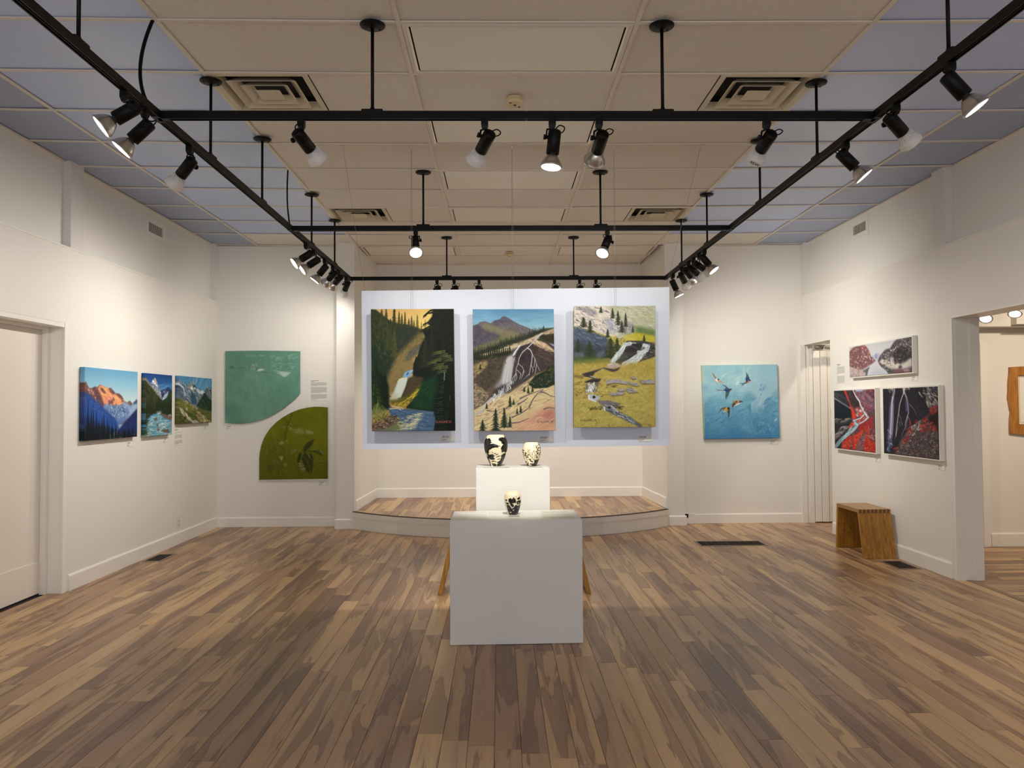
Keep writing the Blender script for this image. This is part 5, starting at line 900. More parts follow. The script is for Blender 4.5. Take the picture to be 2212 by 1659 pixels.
# ---- next room seen through the wide opening
NF = struct('floor_next_room', MB().box(3.75, 7.6, 2.0, 9.6, -.08, -.007), M['gap'], 'laminate floor of the next room, boards running crosswise')
y = 7.73
k = 0
while y > 4.4:
    x = 3.78-rp.random()*1.2; w = .085
    while x < 6.6:
        a, e = max(x, 3.75 if y > 6.3 else 3.70), min(x+1.38, 6.6)
        if e-a > .03 and k < 120:
            sd = rp.random()*10
            bb = plank_mesh(a, e, y-w, y, -.001, sd); o = bb.build('plank', M['plankx'], NF); seed_attr(o.data, [sd]*5); k += 1
        x += 1.38
    y -= w
struct('trim_10', MB().box(3.70, 3.75, 3.6, 6.26, -.004, .004, .001), mat('threshold_strip', (140, 118, 92), .5), 'threshold strip under the wide opening')
b = MB().box(3.83, 7.5, 7.73, 7.9, 0, ZT).box(7.4, 7.55, 2, 7.9, 0, ZT).box(3.83, 7.5, 2.0, 2.15, 0, ZT)
struct('wall_next_room', b, M['wall'], 'white walls of the next room')
struct('trim_11', MB().box(3.83, 7.5, 7.58, 7.73, 2.215, ZT).box(5.02, 7.5, 7.50, 7.6, 2.23, ZT), M['wall'], 'bulkhead along the wall of the next room')
struct('ceiling_next_room', MB().box(3.83, 7.5, 2.0, 7.9, 2.9, 3.0), M['wall'], 'ceiling of the next room')
struct('baseboard_next_room', base(MB(), (7.4, 7.73), (4.86, 7.73), .135), M['trim'], 'white baseboard of the next room')
b = MB().box(4.735, 4.765, 7.70, 7.73, 0, 2.065).box(4.765, 4.80, 7.685, 7.73, 0, 2.07).box(4.80, 4.845, 7.70, 7.73, 0, 2.06)
struct('trim_12', b, M['trim'], 'white door casing on the wall of the next room')

# ---- ceiling: lay-in tiles on an exposed grid
ceil = struct('ceiling', MB().box(-3.78, 3.82, YF, YA+.1, ZC+.16, ZC+.22), M['dark'], 'suspended ceiling of beige and blue-grey lay-in tiles')
def quad_z(x0, x1, y0, y1, z, th, b, jig=0):
    v = []
    for (x, y) in ((x0, y0), (x1, y0), (x1, y1), (x0, y1)): v.append((x, y, zc(x)+z+jig*rp.uniform(-1, 1)))
    return b.hexa(v, [(x, y, q+th) for x, y, q in v])
GX = [UL, -3.048, -1.829, -.6096, .6096, 1.829, 3.048, UR]
FIX = {(3, 0), (3, 2), (3, 4), (3, 6), (2, 9), (4, 9)}          # light fixtures
HALF = {(2, 1): 'l', (4, 1): 'r', (2, 6): 'l', (4, 6): 'r'}     # half tiles beside an air diffuser
rt = random.Random(5)
for c in range(7):
    x0, x1 = GX[c], GX[c+1]
    rows = range(-2, 11) if c in (2, 3, 4) else range(-2, 9+1)
    for r in rows:
        if (c, r) in FIX: continue
        y0, y1 = Y0+r*DY, Y0+(r+1)*DY
        last = YA if c in (2, 3, 4) else YB
        if y0 > last-.02: continue
        y1 = min(y1, last)
        if c in (2, 3, 4) and r == 10: y1 = last
        xx0, xx1 = x0, x1
        if (c, r) in HALF: xx0, xx1 = (x0+.602, x1) if HALF[(c, r)] == 'l' else (x0, x1-.602)
        if c in (2, 4) and r >= 9:                               # narrowed by the alcove sides
            xx0, xx1 = (max(xx0, -1.838), xx1) if c == 2 else (xx0, min(xx1, 1.918))
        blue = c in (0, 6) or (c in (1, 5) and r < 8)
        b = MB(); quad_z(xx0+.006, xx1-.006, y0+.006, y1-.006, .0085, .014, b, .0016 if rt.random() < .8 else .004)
        o = b.build('ceiling_tile', (M['blue_shaded'] if c in (0, 6) else M['blue']) if blue else M['tile'], ceil)
        if blue: o['label'] = 'blue-grey ceiling tile'
b = MB()
for c in range(7):
    quad_z(GX[c], GX[c+1], YF, Y0-2*DY, .003, .014, b)
tag(b.build('ceiling_tiles_out_of_view', M['tile'], ceil), None, None, None, 'stuff')
for x in GX[1:-1]:
    yb = YA if abs(x) < 1.9 else YB
    part('grid_runner', MB().box(x-.012, x+.012, 2.4, yb, zc(x)-.001, zc(x)+.006), M['grid'], ceil)
for c in range(7):
    for r in range(-1, 12):
        y = Y0+r*DY
        if y > (YA if c in (2, 3, 4) else YB)-.05: continue
        x0, x1 = GX[c]+.012, GX[c+1]-.012
        if c == 2 and r >= 9: x0 = -1.835
        if c == 4 and r >= 9: x1 = 1.915
        b = MB(); z = -.0005
        b.hexa([(x0, y-.012, zc(x0)+z), (x1, y-.012, zc(x1)+z), (x1, y+.012, zc(x1)+z), (x0, y+.012, zc(x0)+z)], [(x0, y-.012, zc(x0)+.006), (x1, y-.012, zc(x1)+.006), (x1, y+.012, zc(x1)+.006), (x0, y+.012, zc(x0)+.006)])
        part('grid_tee', b, M['grid'], ceil)
b = MB().box(UL, UL+.022, 2.4, YB, zc(3.59)-.001, zc(3.59)+.004).box(UR-.022, UR, 2.4, YB, zc(3.7)-.001, zc(3.7)+.004)
b.box(UL, -2.05, YB-.022, YB, zc(2.8)-.001, zc(2.8)+.006).box(2.13, UR, YB-.022, YB, zc(2.8)-.001, zc(2.8)+.006).box(-1.80, 1.87, YA-.022, YA, ZC-.001, ZC+.012)
part('wall_angle', b, M['grid'], ceil)
# upper walls keep the void above the tiles closed
# ---- fluorescent fixtures (unlit), flush in the grid
names = {(3, 0): 'unlit flat ceiling light nearest the camera, above the front track bar', (3, 2): 'unlit flat ceiling light partly behind the front track bar', (3, 4): 'unlit flat ceiling light midway between the front and middle track bars',
         (3, 6): 'unlit flat ceiling light just in front of the middle track bar', (2, 9): 'unlit flat ceiling light over the alcove, left of its smoke alarm', (4, 9): 'unlit flat ceiling light over the alcove, right of its smoke alarm'}
for (c, r), lb in names.items():
    x0, x1 = GX[c]+.014, GX[c+1]-.014; y0, y1 = Y0+r*DY+.014, Y0+(r+1)*DY-.014
    if c == 2 and r == 9: x0 = -1.80
    if c == 4 and r == 9: x1 = 1.85
    xm, ym = (x0+x1)/2, (y0+y1)/2; z = zc(xm)
    t = thing('ceiling_light', (xm, ym, z), lb, 'light', 'flat ceiling lights between the tiles')
    part('housing', MB().box(x0, x1, y0, y1, z+.03, z+.10), M['dark'], t)
    b = MB()
    w = .022
    b.box(x0, x0+w, y0, y1, z-.002, z+.012, .002).box(x1-w, x1, y0, y1, z-.002, z+.012, .002).box(x0+w, x1-w, y0, y0+w, z-.002, z+.012, .002).box(x0+w, x1-w, y1-w, y1, z-.002, z+.012, .002)
    part('door_frame', b, M['grid'], t)
    for xs in (x0+w, x1-w-.012): part('edge_strip', MB().box(xs, xs+.012, y0+w, y1-w, z+.000, z+.006), M['gridsilver'], t)
    part('diffuser', MB().box(x0+w+.020, x1-w-.020, y0+w+.007, y1-w-.010, z+.004, z+.008), M['diffuser'], t)
# ================================================================ track lighting
ZR = 2.902                                     # underside of the rails
TRK = thing('lighting_track', (0, 6.3, ZR), 'black ladder-shaped lighting track hung on rods under the ceiling', 'track')
def rail(p0, p1, label):
    p0 = Vector(p0); p1 = Vector(p1); ax = 'y' if abs(p1.y-p0.y) > abs(p1.x-p0.x) else 'x'
    b = MB(); c = MB()
    def bx(m, a, d, z0, z1):
        if ax == 'y': m.box(p0.x+a, p0.x+d, p0.y, p1.y, z0, z1)
        else: m.box(p0.x, p1.x, p0.y+a, p0.y+d, z0, z1)
    bx(b, -.0175, .0175, ZR+.012, ZR+.040); bx(b, -.0175, -.0115, ZR, ZR+.012); bx(b, .0115, .0175, ZR, ZR+.012); bx(b, -.002, .002, ZR+.002, ZR+.012)
    r = part('rail', b, M['black'], TRK, label)
    bx(c, -.0115, -.007, ZR+.009, ZR+.0125); bx(c, .007, .0115, ZR+.009, ZR+.0125)
    part('contact_strip', c, M['copper'], r)
XT0, XT1 = -1.82, 1.83
rail((XT0, .6, 0), (XT0, 8.85, 0), 'long left rail'); rail((XT1, .6, 0), (XT1, 8.85, 0), 'long right rail')
rail((XT0+.018, 3.87, 0), (0.036, 3.87, 0), 'left half of the front cross rail'); rail((.044, 3.87, 0), (XT1-.018, 3.87, 0), 'right half of the front cross rail')
rail((XT0+.018, 6.34, 0), (XT1-.018, 6.34, 0), 'middle cross rail'); rail((XT0+.018, 8.83, 0), (XT1-.018, 8.83, 0), 'back cross rail above the hanging panel')
for x, y, s in ((XT0, 3.87, 1), (XT1, 3.87, -1), (XT0, 6.34, 1), (XT1, 6.34, -1), (XT0, 8.83, 1), (XT1, 8.83, -1)):
    b = MB().box(x-.020, x+.020, y-.045, y+.045, ZR-.001, ZR+.006).box(min(x, x+s*.06), max(x, x+s*.06), y-.020, y+.020, ZR-.001, ZR+.006)
    part('connector', b, M['black'], TRK)
part('connector', MB().box(.030, .050, 3.851, 3.889, ZR+.002, ZR+.038), M['black'], TRK)
STEMS = [(-.742, 3.872), (.738, 3.872), (XT0, 4.568), (XT0, 5.564), (XT0, 7.034), (XT0, 8.02), (XT1, 4.582), (XT1, 5.602), (XT1, 7.048), (XT1, 8.045), (-.728, 6.34), (.746, 6.34), (-.704, 8.83), (.763, 8.83), (XT0, 3.13), (XT1, 3.22)]
for x, y in STEMS:
    z = zc(x)-.0055
    s = part('stem', MB().cyl((x, y, ZR+.045), (x, y, z), .0085, n=12), M['black'], TRK)
    k = MB().lathe([(.064, z-.003), (.063, z-.007), (.045, z-.013), (.018, z-.016), (.012, z-.020), (0, z-.020)], 28, Matrix.Translation((x, y, 0)))
    k.cyl((x, y, z), (x, y, z-.003), .064, n=28)
    for a in (.6, .6+math.pi): k.cyl((x+.042*math.cos(a), y+.042*math.sin(a), z-.012), (x+.042*math.cos(a), y+.042*math.sin(a), z-.018), .004, n=8)
    part('canopy', k, M['black'], s)
    cross = (x, y) in ((-.742, 3.872), (.738, 3.872), (-.728, 6.34), (.746, 6.34), (-.704, 8.83), (.763, 8.83))
    hx, hy = (.055, .021) if cross else (.021, .055)
    g = MB().box(x-hx, x+hx, y-hy, y+hy, ZR+.034, ZR+.052, .006).cyl((x, y, ZR+.05), (x, y, ZR+.064), .014, .010, n=12)
    part('clip', g, M['black'], s)
def conduit(pts, r, rib, label):
    P = [Vector(p) for p in pts]; Q = []
    for i in range(25):                        # quadratic curve through three points
        t = i/24; Q.append(P[0]*(1-t)**2+P[1]*2*t*(1-t)+P[2]*t*t)
    b = MB().tube(Q, r, 10)
    if rib:
        for i in range(24):
            for f in (.15, .5, .85):
                p = Q[i].lerp(Q[i+1], f); d = (Q[i+1]-Q[i]).normalized(); b.cyl(p-d*.0022, p+d*.0022, r+.0017, n=8)
    part('power_cable', b, M['cable'], TRK, label)
conduit([(-1.848, 3.86, zc(1.85)+.004), (-1.93, 3.80, 3.12), (XT0-.005, 3.76, ZR+.038)], .0075, True, 'ribbed flexible conduit')
conduit([(-1.843, 6.325, zc(1.85)+.004), (-1.86, 6.32, 3.10), (XT0-.003, 6.325, ZR+.038)], .006, False, 'smooth power cable')

def frame_to(d):                               # rotation taking +z to d
    return Vector((0, 0, 1)).rotation_difference(Vector(d)).to_matrix().to_4x4()
SPOTS = [
 ('A', (-1.820, 3.522), (-1.756, 3.522, 2.836), (-0.728, -0.297, -0.617), 'silver', -1, 'black spotlight with lit silver bulb, nearest the camera on the left rail'),
 ('B', (-1.820, 3.721), (-1.791, 3.721, 2.831), (-0.635, -0.196, -0.747), 'silver', -1, 'black spotlight with lit silver bulb, right beside the left joint of the front cross rail'),
 ('C', (-1.820, 4.263), (-1.802, 4.263, 2.825), (-0.703, 0.374, -0.605), 'white', 1, 'black spotlight with white ridged bulb, alone on the left rail'),
 ('D1', (-1.820, 6.830), (-1.763, 6.830, 2.824), (-0.738, -0.339, -0.584), 'silver', -1, 'black spotlight with large lit silver bulb, first of six bunched on the left rail'),
 ('D2', (-1.820, 7.120), (-1.768, 7.120, 2.822), (-0.747, -0.316, -0.585), 'silver', -1, 'black spotlight with lit silver bulb, second of the six bunched on the left rail'),
 ('D3', (-1.820, 7.565), (-1.800, 7.565, 2.844), (-0.597, -0.102, -0.796), 'silver', 1, 'black spotlight with silver bulb and thin lit crescent, third of six on left rail'),
 ('D4', (-1.820, 7.933), (-1.791, 7.933, 2.844), (-0.666, 0.515, -0.540), 'silver', -1, 'black spotlight with plain silver bulb, fourth of the six on the left rail'),
 ('D5', (-1.820, 8.207), (-1.790, 8.207, 2.843), (-0.628, 0.615, -0.476), 'silver', -1, 'black spotlight with plain silver bulb, fifth of the six on the left rail'),
 ('D6', (-1.820, 8.619), (-1.797, 8.619, 2.850), (-0.417, 0.649, -0.636), 'white', -1, 'black spotlight with white bulb, last on the left rail beside the hanging panel'),
 ('E1', (1.830, 7.153), (1.797, 7.153, 2.852), (0.554, -0.270, -0.788), 'silver', 1, 'black spotlight with large lit silver bulb, first of six bunched on the right rail'),
 ('E2', (1.830, 7.345), (1.779, 7.345, 2.816), (0.855, 0.344, -0.389), 'white', 1, 'black spotlight held nearly level, bulb hidden behind the lit silver one on right rail'),
 ('E3', (1.830, 7.563), (1.793, 7.563, 2.817), (0.726, 0.491, -0.481), 'white', 1, 'black spotlight with pale grey-white bulb, third of the six on the right rail'),
 ('E4', (1.830, 7.764), (1.787, 7.764, 2.838), (0.640, 0.499, -0.584), 'silver', 1, 'black spotlight with silver bulb between two white ones on the right rail'),
 ('E5', (1.830, 8.048), (1.818, 8.048, 2.830), (0.490, 0.668, -0.560), 'white', -1, 'black spotlight with white bulb, fifth of the six on the right rail'),
 ('E6', (1.830, 8.453), (1.814, 8.453, 2.833), (0.400, -0.052, -0.915), 'silver', -1, 'black spotlight with small bright silver bulb, last on the right rail'),
 ('F1', (1.830, 3.212), (1.810, 3.212, 2.849), (0.548, -0.195, -0.813), 'silver', -1, 'black spotlight with lit silver bulb, nearest the camera on the right rail'),
 ('F2', (1.830, 3.666), (1.792, 3.666, 2.846), (0.757, 0.324, -0.568), 'white', -1, 'black spotlight with white ridged bulb on right rail, just before the front cross rail'),
 ('F3', (1.830, 4.206), (1.795, 4.206, 2.850), (0.625, -0.171, -0.762), 'silver', 1, 'black spotlight with small silver bulb on right rail, just behind front cross rail'),
 ('G1', (-1.101, 3.870), (-1.127, 3.870, 2.844), (0.397, 0.763, -0.510), 'white', -1, 'black spotlight with white bulb, leftmost on the front cross rail'),
 ('G2', (-0.172, 3.870), (-0.142, 3.870, 2.837), (-0.424, 0.741, -0.521), 'white', -1, 'black spotlight with white bulb, just left of the middle of front cross rail'),
 ('G3', (0.172, 3.870), (0.186, 3.870, 2.847), (-0.117, -0.06, -0.991), 'silver', -1, 'black spotlight with silver bulb hanging straight down from the front cross rail'),
 ('G4', (0.411, 3.870), (0.432, 3.870, 2.835), (-0.133, 0.873, -0.469), 'silver', -1, 'black spotlight with silver bulb aimed away, next to the upright one on front cross rail'),
 ('G5', (1.271, 3.870), (1.299, 3.870, 2.835), (-0.171, 0.901, -0.400), 'white', -1, 'black spotlight with printed white bulb, rightmost on the front cross rail'),
 ('H1', (-0.791, 6.340), (-0.799, 6.340, 2.843), (0.116, -0.632, -0.766), 'silver', 1, 'black spotlight with glaring lit bulb, left one on the middle cross rail'),
 ('H2', (0.801, 6.340), (0.809, 6.340, 2.840), (-0.337, -0.532, -0.777), 'silver', 1, 'black spotlight with glaring lit bulb, right one on the middle cross rail'),
 ('I1', (-0.817, 8.830), (-0.807, 8.830, 2.834), (0.0, 0.50, -0.866), 'white', -1, 'half hidden black spotlight above the hanging panel, leftmost on the back cross rail'),
 ('I2', (-0.620, 8.830), (-0.604, 8.830, 2.834), (0.0, 0.50, -0.866), 'white', -1, 'half hidden black spotlight above the hanging panel, second from left on back cross rail'),
 ('I3', (-0.332, 8.830), (-0.342, 8.830, 2.836), (0.0, 0.45, -0.89), 'white', 1, 'half hidden black spotlight above the hanging panel, third from left on back cross rail'),
 ('I4', (0.540, 8.830), (0.556, 8.830, 2.834), (0.0, 0.50, -0.866), 'white', -1, 'half hidden black spotlight above the hanging panel, third from right on back cross rail'),
 ('I5', (0.830, 8.830), (0.840, 8.830, 2.832), (0.0, 0.50, -0.866), 'white', -1, 'half hidden black spotlight above the hanging panel, second from right on back cross rail'),
 ('I6', (1.018, 8.830), (1.033, 8.830, 2.834), (0.0, 0.50, -0.866), 'white', -1, 'half hidden black spotlight above the hanging panel, rightmost on the back cross rail'),
]
BODY = .122
POWER = {'A': .4, 'B': .35, 'C': .95, 'F1': .7, 'F3': .8, 'G3': 3.0, 'H1': .9, 'H2': .9, 'E6': .16, 'D6': .16, 'D5': .32, 'E5': .32, 'D4': .55, 'E4': .6, 'E3': .8, 'D1': .85, 'D2': .85, 'D3': .85, 'I1': .7, 'I2': .7, 'I3': .7, 'I4': .7, 'I5': .7, 'I6': .7, 'G1': 1.0, 'G2': 1.0, 'G4': 1.0, 'G5': 1.0}
# narrow lamps: what they are trained on, beam width, softness
AIM = {'G3': ((-.02, 5.20, .93), 31, .8), 'D3': ((-3.53, 7.4, 1.6), 115, 1.0), 'D2': ((-3.53, 6.6, 1.5), 115, 1.0)}
def lamp(name, pos, d, e, size=75, blend=1.0, col=WARM, r=.045):
    l = bpy.data.lights.new(name, 'SPOT'); l.energy = e; l.color = col; l.spot_size = math.radians(size); l.spot_blend = blend; l.shadow_soft_size = r
    o = bpy.data.objects.new(name, l); COL.objects.link(o); o.matrix_world = Matrix.Translation(pos) @ Vector((0, 0, -1)).rotation_difference(Vector(d)).to_matrix().to_4x4()
    return o
for key, (ax, ay), P0, d, kind, side, lb in SPOTS:
    d = Vector(d).normalized(); P0 = Vector(P0)
    t = thing('spotlight', (ax, ay, ZR), lb, 'spotlight', 'spotlights on the lighting track')
    cross = key[0] in 'GHI'
    s = d.cross(Vector((0, 0, 1))); s = s.normalized() if s.length > .2 else Vector((1, 0, 0))
    s = s*side if not cross else (Vector((-1, 0, 0)) if side < 0 else Vector((1, 0, 0)))
    if cross: s = (s-d*s.dot(d)).normalized()
    a = MB(); w = .018
    a.box(ax-w, ax+w, ay-w, ay+w, ZR-.030, ZR-.0012, .003)
    a.hexa([(ax-w*.62, ay-w*.62, ZR-.050), (ax+w*.62, ay-w*.62, ZR-.050), (ax+w*.62, ay+w*.62, ZR-.050), (ax-w*.62, ay+w*.62, ZR-.050)], [(ax-w, ay-w, ZR-.029), (ax+w, ay-w, ZR-.029), (ax+w, ay+w, ZR-.029), (ax-w, ay+w, ZR-.029)])
    part('adapter', a, M['black'], t)
    piv = P0+d*.040; kn = piv+s*.040
    A0 = Vector((ax, ay, ZR-.046)); A1 = Vector((kn.x, kn.y, ZR-.050)); A1 = A0+(A1-A0)*.9
    b = MB().tube([A0, A1, A1+(kn-A1)*.1, kn], .0048, 8); b.cyl(piv+s*.028, piv+s*.044, .009, n=12)
    part('bracket', b, M['black'], t)
    part('tilt_knob', MB().cyl(piv+s*.043, piv+s*.055, .013, n=12), M['black'], t)
    mx = Matrix.Translation(P0) @ frame_to(d)
    b = MB().lathe([(0, 0), (.024, 0), (.031, .004), (.033, .010), (.033, BODY), (.029, BODY), (.027, BODY-.02), (0, BODY-.02)], 28, mx)
    part('housing', b, M['black'], t)
    lp = [A0+Vector((0, 0, -.004)), A0.lerp(P0, .5)-s*.006, P0-d*.012-s*.004, P0-d*.030-s*.022, P0-d*.022-s*.046, P0-d*.002-s*.044, P0+d*.010-s*.030]
    Q = []
    for i in range(len(lp)-1):
        for f in range(5):
            tt = f/5; p0, p1, p2, p3 = lp[max(i-1, 0)], lp[i], lp[i+1], lp[min(i+2, len(lp)-1)]
            Q.append(.5*((2*p1)+(p2-p0)*tt+(2*p0-5*p1+4*p2-p3)*tt*tt+(3*p1-p0-3*p2+p3)*tt**3))
    part('cord', MB().tube(Q+[lp[-1]], .0032, 6), M['cable'], t)
    mb = mx @ Matrix.Translation((0, 0, BODY-.016))
    if kind == 'silver':
        b = MB().lathe([(.016, 0), (.016, .022), (.022, .026), (.030, .032), (.042, .050), (.051, .068), (.056, .082), (.059, .084), (.059, .089), (.055, .089)], 32, mb)
        bulb = part('bulb', b, M['silver'], t, 'silver reflector bulb')
        zl = .088
    else:
        b = MB().lathe([(.022, 0), (.024, .022), (.036, .046), (.042, .048), (.050, .070), (.056, .086), (.056, .090), (.053, .091)], 32, mb)
        bulb = part('bulb', b, M['bulbwhite'], t, 'white ridged lamp bulb')
        zl = .089
        b = MB()
        for i in range(18):
            q = mb @ Matrix.Rotation(2*math.pi*i/18, 4, 'Z')
            pr = [(.022, .020), (.033, .020), (.043, .048), (.034, .048)]
            b.add([q @ Vector((r, -.0013, z)) for r, z in pr]+[q @ Vector((r, .0013, z)) for r, z in pr], [(0, 1, 2, 3), (7, 6, 5, 4), (0, 4, 5, 1), (1, 5, 6, 2), (2, 6, 7, 3), (3, 7, 4, 0)])
        part('cooling_fins', b, M['bulbwhite'], bulb)
        if key == 'G5':
            tm = text_mesh('95W', .026); tm.materials.append(M['signink'])
            # printed on the flank of the bulb that faces the room
            up = Vector((0, -1, 0)); up = (up-d*up.dot(d)).normalized()
            xax = up.cross(d)
            rot = Matrix((xax, -d, up)).transposed() if False else Matrix((tuple(-xax), tuple(-d), tuple(up))).transposed()
            if rot.determinant() < 0: rot = Matrix((tuple(xax), tuple(-d), tuple(up))).transposed()
            tm.transform(Matrix.Translation((-.024, 0, 0)))
            pos = P0+d*(BODY-.016+.080)+up*.0535
            tm.transform(Matrix.Translation(pos-wloc(t)-0*d) @ rot.to_4x4())
            lt = bpy.data.objects.new('printed_mark', tm); COL.objects.link(lt); lt.parent = bulb
    part('lens', MB().lathe([(.0545, zl), (.045, zl+.002), (.02, zl+.0035), (0, zl+.004)], 28, mb), M['lens'], bulb, 'glowing lens')
    a = AIM.get(key); lp0 = mb @ Vector((0, 0, zl+.02))
    lamp('lamp', lp0, Vector(a[0])-lp0 if a else d, SPOT_E*POWER.get(key, 1.0), a[1] if a else 120 if key[0] not in 'G' else 80, a[2] if a else 1.0, r=.03)

# ================================================================ ceiling fittings
def air_diffuser(x0, y0, label):
    s = .6096; xm, ym = x0+s/2, y0+s/2; z = zc(xm)-.001
    t = thing('air_diffuser', (xm, ym, z), label, 'vent', 'square ceiling air diffusers')
    def ring(o0, z0, o1, z1, th=.003):
        b = MB(); q = [(-1, -1), (1, -1), (1, 1), (-1, 1)]
        for i in range(4):
            (ax, ay), (bx, by) = q[i], q[(i+1) % 4]
            a = [(xm+ax*o0, ym+ay*o0, z+z0), (xm+bx*o0, ym+by*o0, z+z0), (xm+bx*o1, ym+by*o1, z+z1), (xm+ax*o1, ym+ay*o1, z+z1)]
            b.add(a+[(x, y, w+th) for x, y, w in a], [(3, 2, 1, 0), (4, 5, 6, 7), (0, 1, 5, 4), (1, 2, 6, 5), (2, 3, 7, 6), (3, 0, 4, 7)])
        return b
    b = ring(.298, .002, .262, .002); rr = ring(.262, .002, .235, .050); b.add(rr.v, rr.f)
    part('frame', b, M['vent'], t)
    for o0, z0, o1, z1 in ((.208, -.004, .150, .040), (.142, -.004, .092, .036)):
        part('louver', ring(o0, z0, o1, z1), M['vent'], t)
    part('louver', MB().hexa([(xm-.075, ym-.075, z-.002), (xm+.075, ym-.075, z-.002), (xm+.075, ym+.075, z-.002), (xm-.075, ym+.075, z-.002)], [(xm-.03, ym-.03, z+.02), (xm+.03, ym-.03, z+.02), (xm+.03, ym+.03, z+.02), (xm-.03, ym+.03, z+.02)]), M['vent'], t)
    b = MB(); b.add([(xm-.25, ym-.25, z+.085), (xm+.25, ym-.25, z+.085), (xm+.25, ym+.25, z+.085), (xm-.25, ym+.25, z+.085)], [(0, 1, 2, 3)])
    b.box(xm-.255, xm-.25, ym-.25, ym+.25, z+.03, z+.085).box(xm+.25, xm+.255, ym-.25, ym+.25, z+.03, z+.085).box(xm-.25, xm+.25, ym-.255, ym-.25, z+.03, z+.085).box(xm-.25, xm+.25, ym+.25, ym+.255, z+.03, z+.085)
    part('duct', b, M['duct'], t)
air_diffuser(-1.829, Y0+DY, 'large square air diffuser above the left end of the front track bar')
air_diffuser(1.829-.6096, Y0+DY, 'large square air diffuser above the right end of the front track bar')
air_diffuser(-1.829, Y0+6*DY, 'farther square air diffuser left of the middle track bar')
air_diffuser(1.829-.6096, Y0+6*DY, 'farther square air diffuser right of the middle track bar')
for x, y, lb in ((.003, 4.811, 'cream smoke alarm between the two nearest flat ceiling lights'), (.036, 9.717, 'cream smoke alarm on the alcove ceiling')):
    t = thing('smoke_alarm', (x, y, ZC), lb, 'smoke alarm', 'smoke alarms on the ceiling')
    T = Matrix.Translation((x, y, ZC-.002))
    part('base', MB().lathe([(.050, .004), (.052, -.006), (.046, -.012), (0, -.012)], 8, T, False), M['smoke'], t)
    part('cover', MB().lathe([(.040, -.014), (.058, -.018), (.060, -.034), (.054, -.042), (.047, -.043), (.045, -.040), (.036, -.040), (.034, -.043), (.010, -.043)], 32, T), M['smoke'], t)
    b = MB().lathe([(.010, -.042), (.009, -.0455), (0, -.0455)], 16, T)
    for a in (.9, .9+math.pi): b.box(x+.046*math.cos(a)-.007, x+.046*math.cos(a)+.007, y+.046*math.sin(a)-.003, y+.046*math.sin(a)+.003, ZC-.0465, ZC-.040)
    part('sensor_slots', b, M['dark'], t)

# wall grilles high on the side walls
def wall_vent(x, nx, y0, y1, z0, z1, label):
    t = thing('wall_vent', (x, (y0+y1)/2, (z0+z1)/2), label, 'vent', 'grilles high on the side walls')
    w = .045; d = .012*nx
    def bx(b, a0, a1, c0, c1, e0, e1): return b.box(min(a0, a1), max(a0, a1), c0, c1, e0, e1)
    b = MB(); bx(b, x, x+d, y0, y1, z1-w, z1); bx(b, x, x+d, y0, y1, z0, z0+w); bx(b, x, x+d, y0, y0+w, z0+w, z1-w); bx(b, x, x+d, y1-w, y1, z0+w, z1-w)
    part('frame', b, M['trim'], t)
    b = MB(); bx(b, x+.0005*nx, x+.002*nx, y0+w, y1-w, z0+w, z1-w); part('duct', b, M['duct'], t)
    n = 8; st = (y1-y0-2*w)/n
    for i in range(n):
        ya = y0+w+i*st; b = MB()
        bx(b, x+.0022*nx, x+.006*nx, ya+st*.16, ya+st*.84, z0+w, z1-w)
        part('slat', b, M['slat'], t)
wall_vent(UL, 1, 7.60, 8.01, 3.16, 3.345, 'small white grille high on the left wall under the ceiling')
wall_vent(UR, -1, 7.775, 8.15, 3.20, 3.385, 'small white grille high on the right wall under the ceiling')

